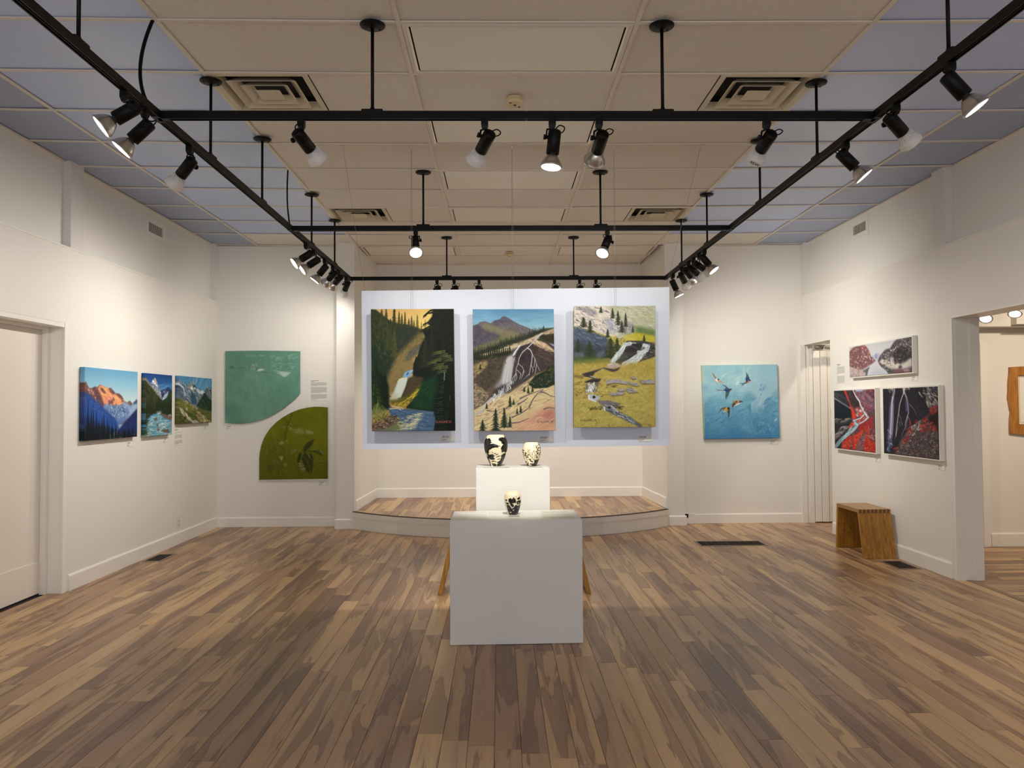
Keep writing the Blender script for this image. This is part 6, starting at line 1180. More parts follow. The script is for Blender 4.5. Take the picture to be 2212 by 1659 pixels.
# ================================================================ pictures
def painted(name, cv, tl, tr, bl, n, th, m, parent, label=None, wrap=True, side=.9, top=None, bot=None):
    """canvas face as real geometry with edges folded back by th; colours sampled from the painted canvas. top/bot: outline curves (u -> v)"""
    tl, tr, bl, n = (np.array(v, float) for v in (tl, tr, bl, n))
    Wc, Hc = cv.W, cv.H; C = cv.linear()
    us = (np.arange(Wc)+.5)/Wc; vs = (np.arange(Hc)+.5)/Hc
    us[0], us[-1] = 0, 1; vs[0], vs[-1] = 0, 1
    U, V = np.meshgrid(us, vs)
    D = np.zeros_like(U)
    if top is not None:
        t = np.array([top(u) for u in us]); b_ = np.array([bot(u) for u in us])
        V = t[None, :]+(b_-t)[None, :]*V
    ci = np.clip((U*Wc).astype(int), 0, Wc-1); ri = np.clip((V*Hc).astype(int), 0, Hc-1)
    col = C[ri, ci]
    def padd(A, mode): return np.pad(A, 1, mode=mode)
    if wrap:
        U, V = padd(U, 'edge'), padd(V, 'edge'); D = padd(D, 'constant'); k = D.copy(); k[0], k[-1], k[:, 0], k[:, -1] = th, th, th, th; D = k
        c2 = np.stack([padd(col[:, :, i], 'edge') for i in range(3)], -1)
        for sl in ((0,), (-1,)): c2[sl] *= side
        c2[:, 0] *= side; c2[:, -1] *= side; col = c2
    P = tl+U[..., None]*(tr-tl)+V[..., None]*(bl-tl)-D[..., None]*n
    o = wloc(parent) if parent else Vector((0, 0, 0)); P = P-np.array(o)
    h, w = U.shape; idx = np.arange(h*w).reshape(h, w)
    q = np.stack([idx[1:, :-1], idx[1:, 1:], idx[:-1, 1:], idx[:-1, :-1]], -1).reshape(-1, 4)
    me = bpy.data.meshes.new(name); me.vertices.add(h*w); me.vertices.foreach_set('co', P.reshape(-1).astype(np.float32))
    me.loops.add(q.size); me.loops.foreach_set('vertex_index', q.reshape(-1).astype(np.int32))
    me.polygons.add(len(q)); me.polygons.foreach_set('loop_start', np.arange(0, q.size, 4, dtype=np.int32))
    me.update(calc_edges=True)
    at = me.color_attributes.new('paint', 'FLOAT_COLOR', 'POINT')
    at.data.foreach_set('color', np.concatenate([col.reshape(-1, 3), np.ones((h*w, 1))], 1).astype(np.float32).reshape(-1))
    me.materials.append(m)
    ob = bpy.data.objects.new(name, me); COL.objects.link(ob)
    if parent: ob.parent = parent
    return tag(ob, label)
S = 1.25
def sign_on(parent, s, tl, tr, bl, u, v, size, m, n):
    """brushed signature; u, v = fraction across and down"""
    tl, tr, bl, n = (np.array(q, float) for q in (tl, tr, bl, n))
    me = text_mesh(s, size, .0002); me.materials.append(m)
    ex = Vector((tr-tl)/np.linalg.norm(tr-tl)); ey = Vector((tl-bl)/np.linalg.norm(tl-bl)); nn = Vector(n)
    R3 = Matrix((ex, ey, nn)).transposed().to_4x4()
    p = Vector(tl+u*(tr-tl)+v*(bl-tl)+n*.0006)-wloc(parent)
    link('signature', me, parent, Matrix.Translation(p) @ R3)

# the hanging panel and its three oil paintings
YP = 5.80
pn = thing('display_panel', (0, YP, 1.13), 'large bluish-white hanging panel behind the three waterfall paintings', 'panel')
part('board', MB().hexa([(-1.135, YP, 1.124), (1.183, YP, 1.141), (1.183, YP+.02, 1.141), (-1.135, YP+.02, 1.124)], [(-1.142, YP, 2.322), (1.193, YP, 2.343), (1.193, YP+.02, 2.343), (-1.142, YP+.02, 2.322)]), M['panel'], pn)
b = MB().tube([(-1.268, 5.722, zc(1.27)-.004), (-1.120, YP+.01, 2.324)], .0009, 5).tube([(1.427, 5.722, zc(1.43)-.004), (1.170, YP+.01, 2.343)], .0009, 5)
part('hanging_wire', b, M['wire'], pn)
for x in (-1.268, 1.427): part('ceiling_hook', MB().box(x-.007, x+.007, 5.690, 5.722, zc(x)-.020, zc(x)-.0005, .002), M['steel'], pn)
NY = (0, -1, 0)
def hung(fn, x0, x1, zt, zb, x0b, x1b, hook, label, sig, su, sv, sm, tint):
    y = 5.69
    t = thing('painting', ((x0+x1)/2, y, zb), label, 'painting', 'tall oil paintings hung on the panel')
    tl, tr, bl = (x0, y, zt), (x1, y, zt), (x0b, y, zb)
    painted('canvas', fn(S), tl, tr, bl, NY, .038, M['paint'], t, None, True, .55)
    part('stretcher', MB().box(min(x0, x0b)+.012, max(x1, x1b)-.012, y+.030, y+.040, zb+.012, zt-.012), M['canvas'], t)
    b = MB()
    for dx in (-.006, .007): b.tube([(hook+dx*.3, 5.715, ZC-.012), (hook+dx, y+.036, zt-.015)], .0008, 5)
    b.tube([((x0+x1)/2-.2, y+.036, zt-.12), (hook, y+.036, zt-.012), ((x0+x1)/2+.2, y+.036, zt-.12)], .0008, 5)
    part('hanging_wire', b, M['wire'], t)
    part('ceiling_hook', MB().box(hook-.008, hook+.008, 5.690, 5.722, zc(hook)-.024, zc(hook)-.0005, .002), M['steel'], t)
    # a stretcher bar bumper keeps the canvas off the panel
    part('bumper', MB().box(x0+.03, x0+.05, y+.038, YP-.0005, zb+.03, zb+.05).box(x1-.05, x1-.03, y+.038, YP-.0005, zb+.03, zb+.05), M['canvas'], t)
    sign_on(t, sig, tl, tr, bl, su, sv, .022, sm, NY)
hung(paint_forest_fall, -1.054, -.441, 2.169, 1.265, -1.046, -.437, -.755, 'oil painting of sunlit forest waterfall between dark firs, left on the hanging panel', 'O.ALEXIS 23', .765, .935, M['inkred'], .6)
hung(paint_rock_fall, -.300, .303, 2.165, 1.262, -.293, .303, 0.0, 'oil painting of rocky mountain waterfall under blue sky, middle of the hanging panel', 'O.ALEXIS 24', .775, .935, M['ink'], .6)
hung(paint_stream, .455, 1.063, 2.186, 1.284, .446, 1.042, .767, 'oil painting of a meadow stream below pale cliffs, right one on the hanging panel', 'O.ALEXIS 25', .080, .950, M['ink'], .6)

# left wall canvases
NL = (1, 0, 0); NR = (-1, 0, 0)
for fn, y0, y1, zt, zb, lb in ((paint_alpenglow, 6.320, 7.235, 1.784, 1.180, 'canvas of an orange-lit peak over blue valley, nearest of three on left wall'),
                               (paint_river_peak, 7.402, 7.994, 1.781, 1.172, 'narrow canvas of a white river below a spire peak, middle of three on left wall'),
                               (paint_alpine_meadow, 8.165, 9.091, 1.786, 1.273, 'canvas of a green alpine meadow under jagged peaks, nearest the left back corner')):
    t = thing('painting', (XL, (y0+y1)/2, zb), lb, 'painting', 'mountain canvases on the left wall')
    xf = XL+.043
    painted('canvas', fn(S), (xf, y0, zt), (xf, y1, zt), (xf, y0, zb), NL, .040, M['paint'], t, None, True, .75)
    part('stretcher', MB().box(XL+.0015, XL+.02, y0+.02, y1-.02, zb+.02, zt-.02), M['canvas'], t)
# right wall prints in white shadow frames
for fn, y0, y1, zt, zb, lb in ((paint_pool, 8.030, 6.808, 2.046, 1.729, 'wide panoramic picture of a pool between red and dark rocks on the right wall'),
                               (paint_red_creek, 8.420, 7.506, 1.593, .965, 'picture of pale creek through vivid red plants, lower left of three on right wall'),
                               (paint_dark_fall, 7.338, 6.413, 1.591, .974, 'picture of dark cliff waterfalls over grey and red scree, nearest the wide opening')):
    t = thing('picture', (XR, (y0+y1)/2, zb), lb, 'picture', 'white-edged pictures on the right wall')
    xf = XR-.047
    painted('print', fn(S), (xf, y0, zt), (xf, y1, zt), (xf, y0, zb), NR, .002, M['paint'], t, None, True, 1.0)
    e = .012
    part('frame', MB().box(xf+.002, XR-.0015, y1-e, y0+e, zb-e, zt+e, .002), M['canvas'], t, 'white deep-sided edge')
# swallows
t = thing('painting', (2.85, YB, 1.03), 'square painting of five swallows on cloudy blue, alone on the back wall', 'painting')
yf = YB-.045
painted('canvas', paint_swallows(S), (2.377, yf, 1.932), (3.306, yf, 1.940), (2.398, yf, 1.028), NY, .042, M['paint'], t, None, True, 1.0)
part('stretcher', MB().box(2.42, 3.28, YB-.02, YB-.0015, 1.06, 1.90), M['canvas'], t)
# shaped paper prints
def lake_bot(u):
    pts = [(0, .985), (.1, .995), (.2, 1.0), (.35, .985), (.5, .945), (.65, .875), (.78, .79), (.88, .71), (.95, .645), (.985, .605), (1, .585)]
    return float(np.interp(u, [p[0] for p in pts], [p[1] for p in pts]))
def plant_top(u):
    pts = [(0, .70), (.008, .62), (.03, .52), (.06, .44), (.1, .37), (.16, .29), (.24, .215), (.33, .15), (.45, .085), (.58, .038), (.7, .012), (.82, 0), (.92, .004), (1, .012)]
    return float(np.interp(u, [p[0] for p in pts], [p[1] for p in pts]))
def shaped(fn, x0, x1, zt, zb, top, bot, label, torn):
    t = thing('print', ((x0+x1)/2, YB, zb), label, 'print', 'unframed shaped prints on the back wall')
    y = YB-.020
    cv = fn(S)
    painted('sheet', cv, (x0, y, zt), (x1, y, zt), (x0, y, zb), NY, .0035, M['print'], t, None, True, .8, top, bot)
    us = np.linspace(0, 1, 60)
    poly = [(x0+(x1-x0)*u, zt+(zb-zt)*top(u)) for u in us]+[(x0+(x1-x0)*u, zt+(zb-zt)*bot(u)) for u in us[::-1]]
    cx, cz = (x0+x1)/2, (zt+zb)/2
    part('backing', MB().prism([(cx+(x-cx)*.95, cz+(z-cz)*.95) for x, z in poly], .0150, 'y', y+.0035), M['canvas'], t)
    if torn:
        rr = random.Random(9); e = [(x1-.004, zb+.004), (x0+.004, zb+.004)]; n = 60
        for i in range(n+1): e.append((x0+(x1-x0)*i/n, zb-.004-.010*rr.random()*(1 if 3 < i < n-3 else .3)))
        part('torn_edge', MB().prism(e, .0012, 'y', y+.0022), M['card'], t)
shaped(paint_lake_print, -3.437, -2.530, 2.138, 1.250, lambda u: .004-.012*math.sin(math.pi*u*.7)+.016*u, lake_bot, 'sea-green paper print of a mountain lake with one curved corner, above olive print', False)
shaped(paint_plant_print, -3.021, -2.194, 1.452, .569, plant_top, lambda u: 1.0-.006*u, 'olive-green quarter-round paper print of leaves and grasses, low on the back wall', True)

# ---- captions and wall texts: too small to read, so rows of fine grey type
def caption(wd, ht, res, lines, seed, bg=(236, 234, 228), edge=True):
    c = Canvas(max(8, wd*res), max(6, ht*res), [(0, 0), (wd, 0), (wd, ht), (0, ht)], seed); c.fill(bg)
    if edge: c.line([(0, 0), (wd, 0), (wd, ht), (0, ht), (0, 0)], 1.6/res, (150, 148, 142), .6)
    for x0, y, x1, h, g in lines:
        x = x0
        while x < x1:
            w = min((.6+1.6*c.rng.random())*h*1.6, x1-x)
            c.line([(x+h*.2, y), (x+max(w-h*.3, h*.3), y)], h*.62, (g, g, g), .9); x += w+h*.45
    return c
CAP = [(.004, .008, .058, .006, 40), (.004, .0155, .050, .005, 70), (.004, .030, .040, .0045, 90), (.004, .0365, .024, .0045, 90)]
def card(wall, a, z1, label, seed, w=.098, h=.045, cv=None, group='small caption cards beside the pictures', name='caption_card', cat='card', th=.002):
    cv = cv or caption(w, h, 640, CAP, seed, (233, 232, 227))
    t = {'panel': ((a, YP-th, z1), (a+w, YP-th, z1), (a, YP-th, z1-h), NY), 'back': ((a, YB-th, z1), (a+w, YB-th, z1), (a, YB-th, z1-h), NY),
         'left': ((XL+th, a, z1), (XL+th, a+w, z1), (XL+th, a, z1-h), NL), 'right': ((XR-th, a, z1), (XR-th, a-w, z1), (XR-th, a, z1-h), NR)}[wall]
    o = painted(name, cv, *t, th, M['print'], None)
    return tag(o, label, cat, group)
card('panel', -.540, 1.227, 'small caption card under the forest waterfall painting', 31)
card('panel', .200, 1.216, 'small caption card under the rocky waterfall painting', 32)
card('panel', .950, 1.216, 'small caption card under the meadow stream painting', 33)
card('left', 7.137, 1.135, 'small caption card under the orange-lit peak canvas', 34)
card('left', 7.904, 1.136, 'small caption card under the white river canvas', 35)
card('left', 8.985, 1.235, 'small caption card under the alpine meadow canvas', 36)
card('back', -3.424, 1.229, 'small caption card under the sea-green print', 37)
card('back', -2.303, .541, 'small caption card under the olive-green print', 38)
card('back', 3.223, 1.002, 'small caption card under the swallow painting', 39)
card('right', 6.900, 1.696, 'small caption card under the panoramic rock pool picture', 40)
card('right', 7.602, .914, 'small caption card under the red creek picture', 41)
card('right', 6.508, .926, 'small caption card under the dark waterfall picture', 42)
def text_block(w, h, paras, seed, bg):
    L = []; 
    for (y0, y1, x1, last, hh, g) in paras:
        y = y0
        while y < y1:
            L.append((.004, y, x1 if y+hh*1.35 < y1 else last, hh, g)); y += hh*1.35
    return caption(w, h, 640, L, seed, bg, False)
tb = text_block(.200, .258, [(.010, .014, .098, .098, .0085, 50), (.022, .025, .052, .052, .006, 100), (.036, .074, .194, .080, .0055, 120), (.092, .164, .194, .12, .0055, 120), (.180, .236, .194, .11, .0055, 120), (.250, .253, .066, .066, .0055, 120)], 51, (232, 229, 222))
card('back', -2.405, 1.780, 'square wall text of small grey print above the olive-green print', 51, .200, .258, tb, 'printed texts on the walls', 'wall_text', 'wall text', .0015)
tb = text_block(.200, .178, [(.008, .012, .090, .090, .010, 50), (.022, .025, .05, .05, .006, 100), (.040, .043, .19, .19, .0055, 130), (.050, .053, .05, .05, .0055, 130), (.066, .104, .19, .05, .0055, 125), (.124, .166, .19, .10, .0055, 125)], 52, (232, 229, 222))
card('left', 8.164, 1.224, 'tall wall text of small grey print under the alpine meadow canvas', 52, .200, .178, tb, 'printed texts on the walls', 'wall_text', 'wall text', .0015)
tb = text_block(.204, .215, [(.007, .010, .092, .092, .010, 50), (.019, .022, .08, .08, .006, 100), (.034, .118, .19, .04, .0052, 130), (.136, .21, .19, .17, .0052, 130)], 53, (232, 229, 222))
card('right', 8.440, 1.890, 'wall text of small grey print left of the panoramic rock pool picture', 53, .204, .215, tb, 'printed texts on the walls', 'wall_text', 'wall text', .0015)

# ================================================================ plinths, vases, papers
def plinth(lo, z, label, z0=0.0):
    t = thing('plinth', (sum(p[0] for p in lo)/4, sum(p[1] for p in lo)/4, 0), label, 'plinth', 'white display plinths')
    bm = bmesh.new(); vb = [bm.verts.new((x, y, z0+.002)) for x, y in lo]; vt = [bm.verts.new((x, y, z)) for x, y in lo]
    bm.faces.new(vb[::-1]); bm.faces.new(vt)
    for i in range(4): bm.faces.new((vb[i], vb[(i+1) % 4], vt[(i+1) % 4], vt[i]))
    bmesh.ops.bevel(bm, geom=bm.edges[:], offset=.0025, segments=2, affect='EDGES')
    part('body', MB().bm(bm), M['plinth'], t); return t
ZP1, ZP2 = .752, 1.028
plinth([(-.409, 4.688), (.398, 4.706), (.390, 5.150), (-.406, 5.105)], ZP1, 'wide low white plinth in the middle of the floor, nearest the camera')
plinth([(-.265, 5.20), (.233, 5.20), (.226, 5.535), (-.264, 5.545)], ZP2, 'taller narrow white plinth just behind the wide low one')

CRE = (244, 232, 196); BK = (22, 22, 22)
def vase_big(c):
    P = lambda *a, col=BK: c.poly(list(a), col, 1, 0)
    P((310, 330), (340, 230), (380, 170), (395, 210), (470, 185), (505, 250), (495, 280), (535, 290), (470, 340), (520, 330), (560, 325), (640, 350), (760, 405), (690, 405), (695, 440), (620, 430), (530, 450), (500, 480), (455, 490), (440, 545), (400, 560), (340, 600), (315, 480))
    P((690, 220), (720, 180), (790, 165), (850, 180), (840, 130), (900, 190), (940, 300), (945, 430), (920, 540), (880, 580), (840, 545), (780, 570), (770, 480), (750, 470), (770, 420), (820, 350), (780, 330), (760, 270), (720, 265))
    P((380, 570), (440, 545), (450, 580), (400, 620)); P((400, 600), (470, 620), (540, 600), (600, 660), (560, 680), (610, 740), (540, 760), (470, 745), (420, 700)); P((515, 530), (560, 570), (545, 585)); P((560, 590), (610, 570), (650, 575), (600, 600)); P((590, 640), (640, 605), (710, 600), (650, 630)); P((610, 700), (660, 660), (760, 640), (720, 670)); P((640, 755), (700, 725), (760, 725), (720, 745))
    P((880, 580), (840, 590), (760, 640), (770, 700), (730, 780), (640, 830), (690, 850), (640, 880), (700, 930), (770, 935), (830, 800), (890, 650)); P((490, 800), (560, 775), (620, 790), (560, 810)); P((520, 840), (570, 860), (600, 850), (640, 880), (650, 935), (560, 935), (530, 890)); P((600, 790), (640, 800), (620, 830)); P((380, 660), (430, 700), (480, 830), (510, 935), (480, 930), (430, 800)); P((660, 890), (720, 880), (740, 935), (650, 935))
    for p in [[(370, 560), (400, 380), (450, 250)], [(380, 520), (450, 420), (560, 370), (700, 395)], [(860, 540), (900, 400), (860, 260), (760, 200)], [(800, 500), (870, 400)], [(760, 890), (800, 760), (860, 620)], [(480, 700), (540, 680), (580, 640)], [(560, 920), (590, 880)], [(900, 330), (860, 350)], [(440, 640), (460, 720), (490, 840)]]: c.line(p, 9, (92, 96, 80), .9, 4)
    c.poly([(590, 750), (630, 745), (620, 780), (595, 780)], CRE, 1, 0)
def vase_mid(c):
    P = lambda *a: c.poly(list(a), BK, 1, 0)
    c.line([(1680, 830), (1600, 740), (1520, 650), (1480, 560)], 13, (60, 52, 40), 1, 6)
    for a, b in [((1500, 600), (1460, 560)), ((1510, 620), (1560, 540)), ((1530, 650), (1580, 560)), ((1490, 580), (1490, 500)), ((1500, 560), (1540, 490)), ((1520, 650), (1470, 620)), ((1480, 540), (1465, 480)), ((1500, 540), (1530, 480))]: c.line([a, b], 8, (84, 72, 50), 1, 4)
    c.line([(1580, 640), (1630, 530), (1660, 620), (1650, 780)], 10, (50, 50, 48), 1, 6); c.line([(1650, 560), (1650, 470)], 6, (70, 66, 56), .9, 3); c.line([(1590, 620), (1610, 780)], 5, (110, 104, 88), .8, 3)
    for x, y in [(1410, 630), (1430, 670), (1480, 650), (1440, 720), (1470, 700), (1420, 600), (1690, 430), (1720, 410), (1700, 460), (1750, 470), (1730, 520), (1700, 560), (1770, 530), (1720, 610), (1690, 650), (1740, 610), (1710, 710), (1790, 400), (1800, 460), (1815, 540), (1810, 600), (1770, 380), (1350, 530), (1355, 590), (1430, 840), (1480, 870), (1450, 910), (1400, 660), (1500, 760), (1750, 780), (1780, 640)]:
        r = 16+10*c.rng.random(); a = c.rng.random()*3.1
        c.poly([(x-r*1.5*math.cos(a), y-r*1.5*math.sin(a)), (x-r*.7*math.sin(a), y+r*.7*math.cos(a)), (x+r*1.5*math.cos(a), y+r*1.5*math.sin(a)), (x+r*.7*math.sin(a), y-r*.7*math.cos(a))], (30, 32, 30), 1, 0)
    for p in [[(1740, 760), (1720, 620), (1740, 500), (1700, 420)], [(1820, 700), (1825, 560), (1790, 400)], [(1500, 940), (1460, 800), (1420, 650)], [(1370, 680), (1345, 560)], [(1700, 780), (1690, 640)]]: c.line(p, 8, (36, 36, 34), 1, 4)
    P((1640, 800), (1680, 770), (1720, 790), (1760, 760), (1740, 850), (1720, 900), (1730, 955), (1560, 955), (1580, 890), (1640, 860)); P((1510, 760), (1560, 750), (1550, 790), (1620, 830), (1600, 850), (1540, 820)); P((1520, 880), (1600, 870), (1590, 910), (1530, 910)); P((1440, 880), (1490, 890), (1500, 950), (1460, 950)); P((1510, 930), (1560, 930), (1560, 955), (1500, 955))
    c.line([(1640, 940), (1650, 880), (1720, 850)], 7, (80, 80, 74), .9)
def vase_small(c):
    P = lambda *a: c.poly(list(a), BK, 1, 0)
    P((1000, 180), (1040, 165), (1050, 185), (1080, 150), (1110, 190), (1110, 240), (1060, 245), (1090, 290), (1060, 310), (1030, 280), (1020, 250), (1000, 220)); P((1130, 170), (1180, 150), (1170, 190), (1140, 200)); P((955, 240), (1000, 235), (1010, 260), (980, 275)); P((970, 280), (1010, 270), (1050, 330), (1080, 310), (1110, 270), (1150, 290), (1180, 250), (1175, 330), (1160, 380), (1150, 430), (1010, 430), (985, 350)); P((1120, 220), (1180, 200), (1190, 250), (1130, 270)); P((950, 195), (975, 185), (985, 215), (965, 215))
    for x, y, r in [(975, 190, 10), (1115, 150, 16), (1075, 255, 12), (1075, 355, 14), (1030, 390, 14), (1150, 240, 9), (1155, 275, 9), (1110, 250, 9), (1120, 410, 7), (1050, 310, 8), (1140, 320, 7), (1000, 330, 6)]:
        for k in range(5):
            a = k*1.257+x; c.line([(x, y), (x+r*1.3*math.cos(a), y+r*1.3*math.sin(a))], r*.7, (206, 204, 192), .9, r*.3)
        c.line([(x, y), (x+.1, y)], r*.5, (40, 40, 40), .9)
    for p in [[(960, 240), (975, 190)], [(1110, 240), (1120, 150)], [(1000, 330), (960, 260)], [(1160, 300), (1190, 220)]]: c.line(p, 5, (40, 40, 38), 1, 3)
def vase(cx, cy, z0, sc, quad, prof, ink, label, seed):
    """thrown pot; prof: (half width, y) in the drawing's units, sc: metres per unit; the decoration wraps front and back"""
    x0, y0, x1, y1 = quad; xm = (x0+x1)/2
    c = Canvas(200, 200*(y1-y0)/(x1-x0), [(x0, y0), (x1, y0), (x1, y1), (x0, y1)], seed); c.fill(CRE); ink(c); C = c.linear()
    t = thing('vase', (cx, cy, z0), label, 'vase', 'black and cream carved vases')
    ys = [p[1] for p in prof]; ws = [p[0] for p in prof]; n, h = 144, 120
    yy = np.linspace(ys[0], ys[-1], h)
    rr = np.interp(yy, ys, ws)
    for _ in range(6): rr[1:-1] = (rr[:-2]+2*rr[1:-1]+rr[2:])/4
    th = np.arange(n)*2*math.pi/n
    V = []; K = []
    for y, r in zip(yy, rr):
        for a in th:
            sx = math.sin(a); V.append((sx*r*sc, -math.cos(a)*r*sc, (ys[-1]-y)*sc))
            ci = int(np.clip((xm+sx*r-x0)/(x1-x0)*c.W, 0, c.W-1)); ri = int(np.clip((y-y0)/(y1-y0)*c.H, 0, c.H-1)); K.append(C[ri, ci])
    F = [(j*n+(i+1) % n, j*n+i, (j+1)*n+i, (j+1)*n+(i+1) % n) for j in range(h-1) for i in range(n)]
    o = len(V); cream = tuple(v for v in np.array(lin(CRE)))
    r0 = rr[0]*sc; zt = (ys[-1]-ys[0])*sc
    for (r, z) in ((r0-.0015, zt+.0018), (r0-.005, zt+.0005), (r0-.006, zt-.012), (r0*1.2, zt-.04), (r0*1.25, zt-.08), (.012, .012)):   # lip and inside
        for a in th: V.append((math.sin(a)*r, -math.cos(a)*r, z)); K.append(cream if z > zt-.02 else (.05, .045, .035))
    F += [((i), (i+1) % n, o+(i+1) % n, o+i) for i in range(n)]
    for j in range(5): F += [(o+j*n+i, o+j*n+(i+1) % n, o+(j+1)*n+(i+1) % n, o+(j+1)*n+i) for i in range(n)]
    F.append(tuple(o+5*n+i for i in range(n))); F.append(tuple((h-1)*n+i for i in range(n)))
    me = bpy.data.meshes.new('body'); me.from_pydata(V, [], F); me.polygons.foreach_set('use_smooth', [True]*len(me.polygons)); me.update()
    at = me.color_attributes.new('paint', 'FLOAT_COLOR', 'POINT'); at.data.foreach_set('color', np.concatenate([np.array(K), np.ones((len(K), 1))], 1).astype(np.float32).reshape(-1))
    me.materials.append(M['glaze']); link('body', me, t)
    return t
k = 5.36/1659/12.29
vase(-.131, 5.36, ZP2+.0005, k, (305, 110, 945, 940), [(212, 118), (245, 150), (285, 220), (308, 300), (316, 380), (308, 470), (285, 570), (245, 690), (200, 800), (158, 890), (142, 935)], vase_big, 'large cream vase with bold black leaves, left on the taller plinth', 61)
k = 5.33/1659/12.29
vase(.117, 5.33, ZP2+.0005, k, (1330, 330, 1832, 960), [(172, 338), (195, 365), (228, 430), (244, 500), (246, 560), (238, 640), (212, 740), (175, 850), (140, 925), (128, 957)], vase_mid, 'middle-sized cream vase with fine black flowers, right on the taller plinth', 62)
k = 4.93/1659/7.135
vase(-.022, 4.93, ZP1+.0005, k, (930, 75, 1205, 435), [(82, 80), (100, 95), (122, 130), (132, 180), (130, 230), (120, 290), (100, 360), (80, 410), (74, 432)], vase_small, 'smallest vase with dense black flowers, alone on the wide low plinth', 63)
def lying(name, pts, z, cv, label, cat, group):
    (ax, ay), (bx, by), (cx_, cy_) = pts
    return tag(painted(name, cv, (ax, ay, z+.0012), (bx, by, z+.0012), (cx_, cy_, z+.0012), (0, 0, 1), .001, M['print'], None), label, cat, group)
def sheet(seed, bg, g, n):
    return caption(.20, .25, 620, [(.012, .03+i*.0105, .185 if i % 7 != 6 else .09, .0062, g) for i in range(n) if i % 7 != 0], seed, bg, False)
lying('paper', [(-.379, 4.99), (-.175, 4.985), (-.373, 4.725)], ZP1, sheet(71, (238, 236, 224), 176, 18), 'sheet of small print lying left of the vase on the wide low plinth', 'paper', 'printed sheets on the low plinth')
lying('paper', [(.157, 5.11), (.356, 5.115), (.152, 4.73)], ZP1, sheet(72, (224, 224, 208), 160, 20), 'longer sheet of small print lying right of the vase on the wide low plinth', 'paper', 'printed sheets on the low plinth')
dk = lambda s: caption(.066, .022, 640, [(.004, .007, .05, .004, 190), (.004, .014, .04, .004, 170)], s, (122, 112, 96), False)
lying('name_card', [(-.048, 4.872), (.018, 4.872), (-.048, 4.845)], ZP1, dk(73), 'small brown name card lying before the smallest vase', 'card', 'small name cards lying before the vases')
lying('name_card', [(-.215, 5.242), (-.040, 5.242), (-.215, 5.222)], ZP2, dk(74), 'narrow brown name card lying before the large leaf vase', 'card', 'small name cards lying before the vases')
lying('name_card', [(.085, 5.242), (.185, 5.242), (.085, 5.224)], ZP2, dk(75), 'narrow brown name card lying before the middle-sized vase', 'card', 'small name cards lying before the vases')

# ================================================================ wooden benches
def bench(ax, a0, a1, a0b, a1b, c0, c1, zt, th, label):
    """ax: 'x' or 'y' = long direction; a0..a1 seat ends, a0b..a1b feet; c0..c1 width"""
    def P(a, c, z): return (a, c, z) if ax == 'x' else (c, a, z)
    t = thing('bench', P((a0+a1)/2, (c0+c1)/2, 0), label, 'bench', 'trapezoid pine benches')
    def solid(poly):                            # poly in (a, z)
        b = MB(); n = len(poly); b.add([P(a, c0, z) for a, z in poly]+[P(a, c1, z) for a, z in poly], [tuple(range(n)), tuple(range(2*n-1, n-1, -1))]+[(i, n+i, n+(i+1) % n, (i+1) % n) for i in range(n)])
        bm = bmesh.new(); vs = [bm.verts.new(v) for v in b.v]
        for f in b.f: bm.faces.new([vs[i] for i in f])
        bmesh.ops.recalc_face_normals(bm, faces=bm.faces[:]); bmesh.ops.bevel(bm, geom=bm.edges[:], offset=.003, segments=2, affect='EDGES')
        return MB().bm(bm)
    part('seat', solid([(a0, zt-th), (a1, zt-th), (a1, zt), (a0, zt)]), M['pinetop'] if ax == 'y' else M['pinetopx'], t)
    sl0 = (a0b-a0)/zt; sl1 = (a1b-a1)/zt
    for a, ab, s in ((a0, a0b, 1), (a1, a1b, -1)):
        lg = part('leg', solid([(ab, .0015), (ab+s*th*1.05, .0015), (a+s*th*1.05, zt-th), (a, zt-th)]), M['pine'], t)
        n = 8; w = (c1-c0)/n
        f = MB()
        for i in range(n):
            ca = c0+w*(i+.12); cb = c0+w*(i+.62); e = -.0012*s
            q = [P(a+e, ca, zt-th), P(a+e, cb, zt-th), P(a+e, cb, zt-.002), P(a+e, ca, zt-.002)]; q2 = [P(a+s*.004, ca, zt-th), P(a+s*.004, cb, zt-th), P(a+s*.004, cb, zt-.002), P(a+s*.004, ca, zt-.002)]
            g = MB().hexa(q, q2); f.add(g.v, g.f)
        part('finger_joints', f, M['pineend'], lg, 'dark end-grain finger joints')
        g = MB()                                 # glue lines between the staves of the board
        for i in range(1, n):
            cc = c0+w*i; g.add([P(ab-.0006*s, cc-.0007, .004), P(ab-.0006*s, cc+.0007, .004), P(a-.0006*s, cc+.0007, zt-th), P(a-.0006*s, cc-.0007, zt-th)], [(0, 1, 2, 3)])
        part('glue_lines', g, M['pineend'], lg)
        kn = MB(); rk = random.Random(int((a+9)*100))
        for i in range(4):
            f_ = rk.uniform(.15, .85); cc = rk.uniform(c0+.04, c1-.04); av = ab+(a-ab)*f_+s*(th*1.05+.0006)
            k1 = []; 
            for j in range(10):
                q = j*.628; k1.append(P(av+(a-ab)*.012*math.sin(q)/zt*0, cc+.006*math.cos(q), (zt-th)*f_+.009*math.sin(q)))
            kn.add(k1, [tuple(range(10))])
        part('knots', kn, M['pineend'], lg)
bench('y', 7.250, 7.735, 7.150, 7.768, 3.293, 3.598, .448, .034, 'small honey-coloured pine bench with dark finger joints by the right wall')
bench('x', -.490, .500, -.585, .594, 5.93, 6.24, .450, .032, 'longer pine bench mostly hidden behind the white plinths')

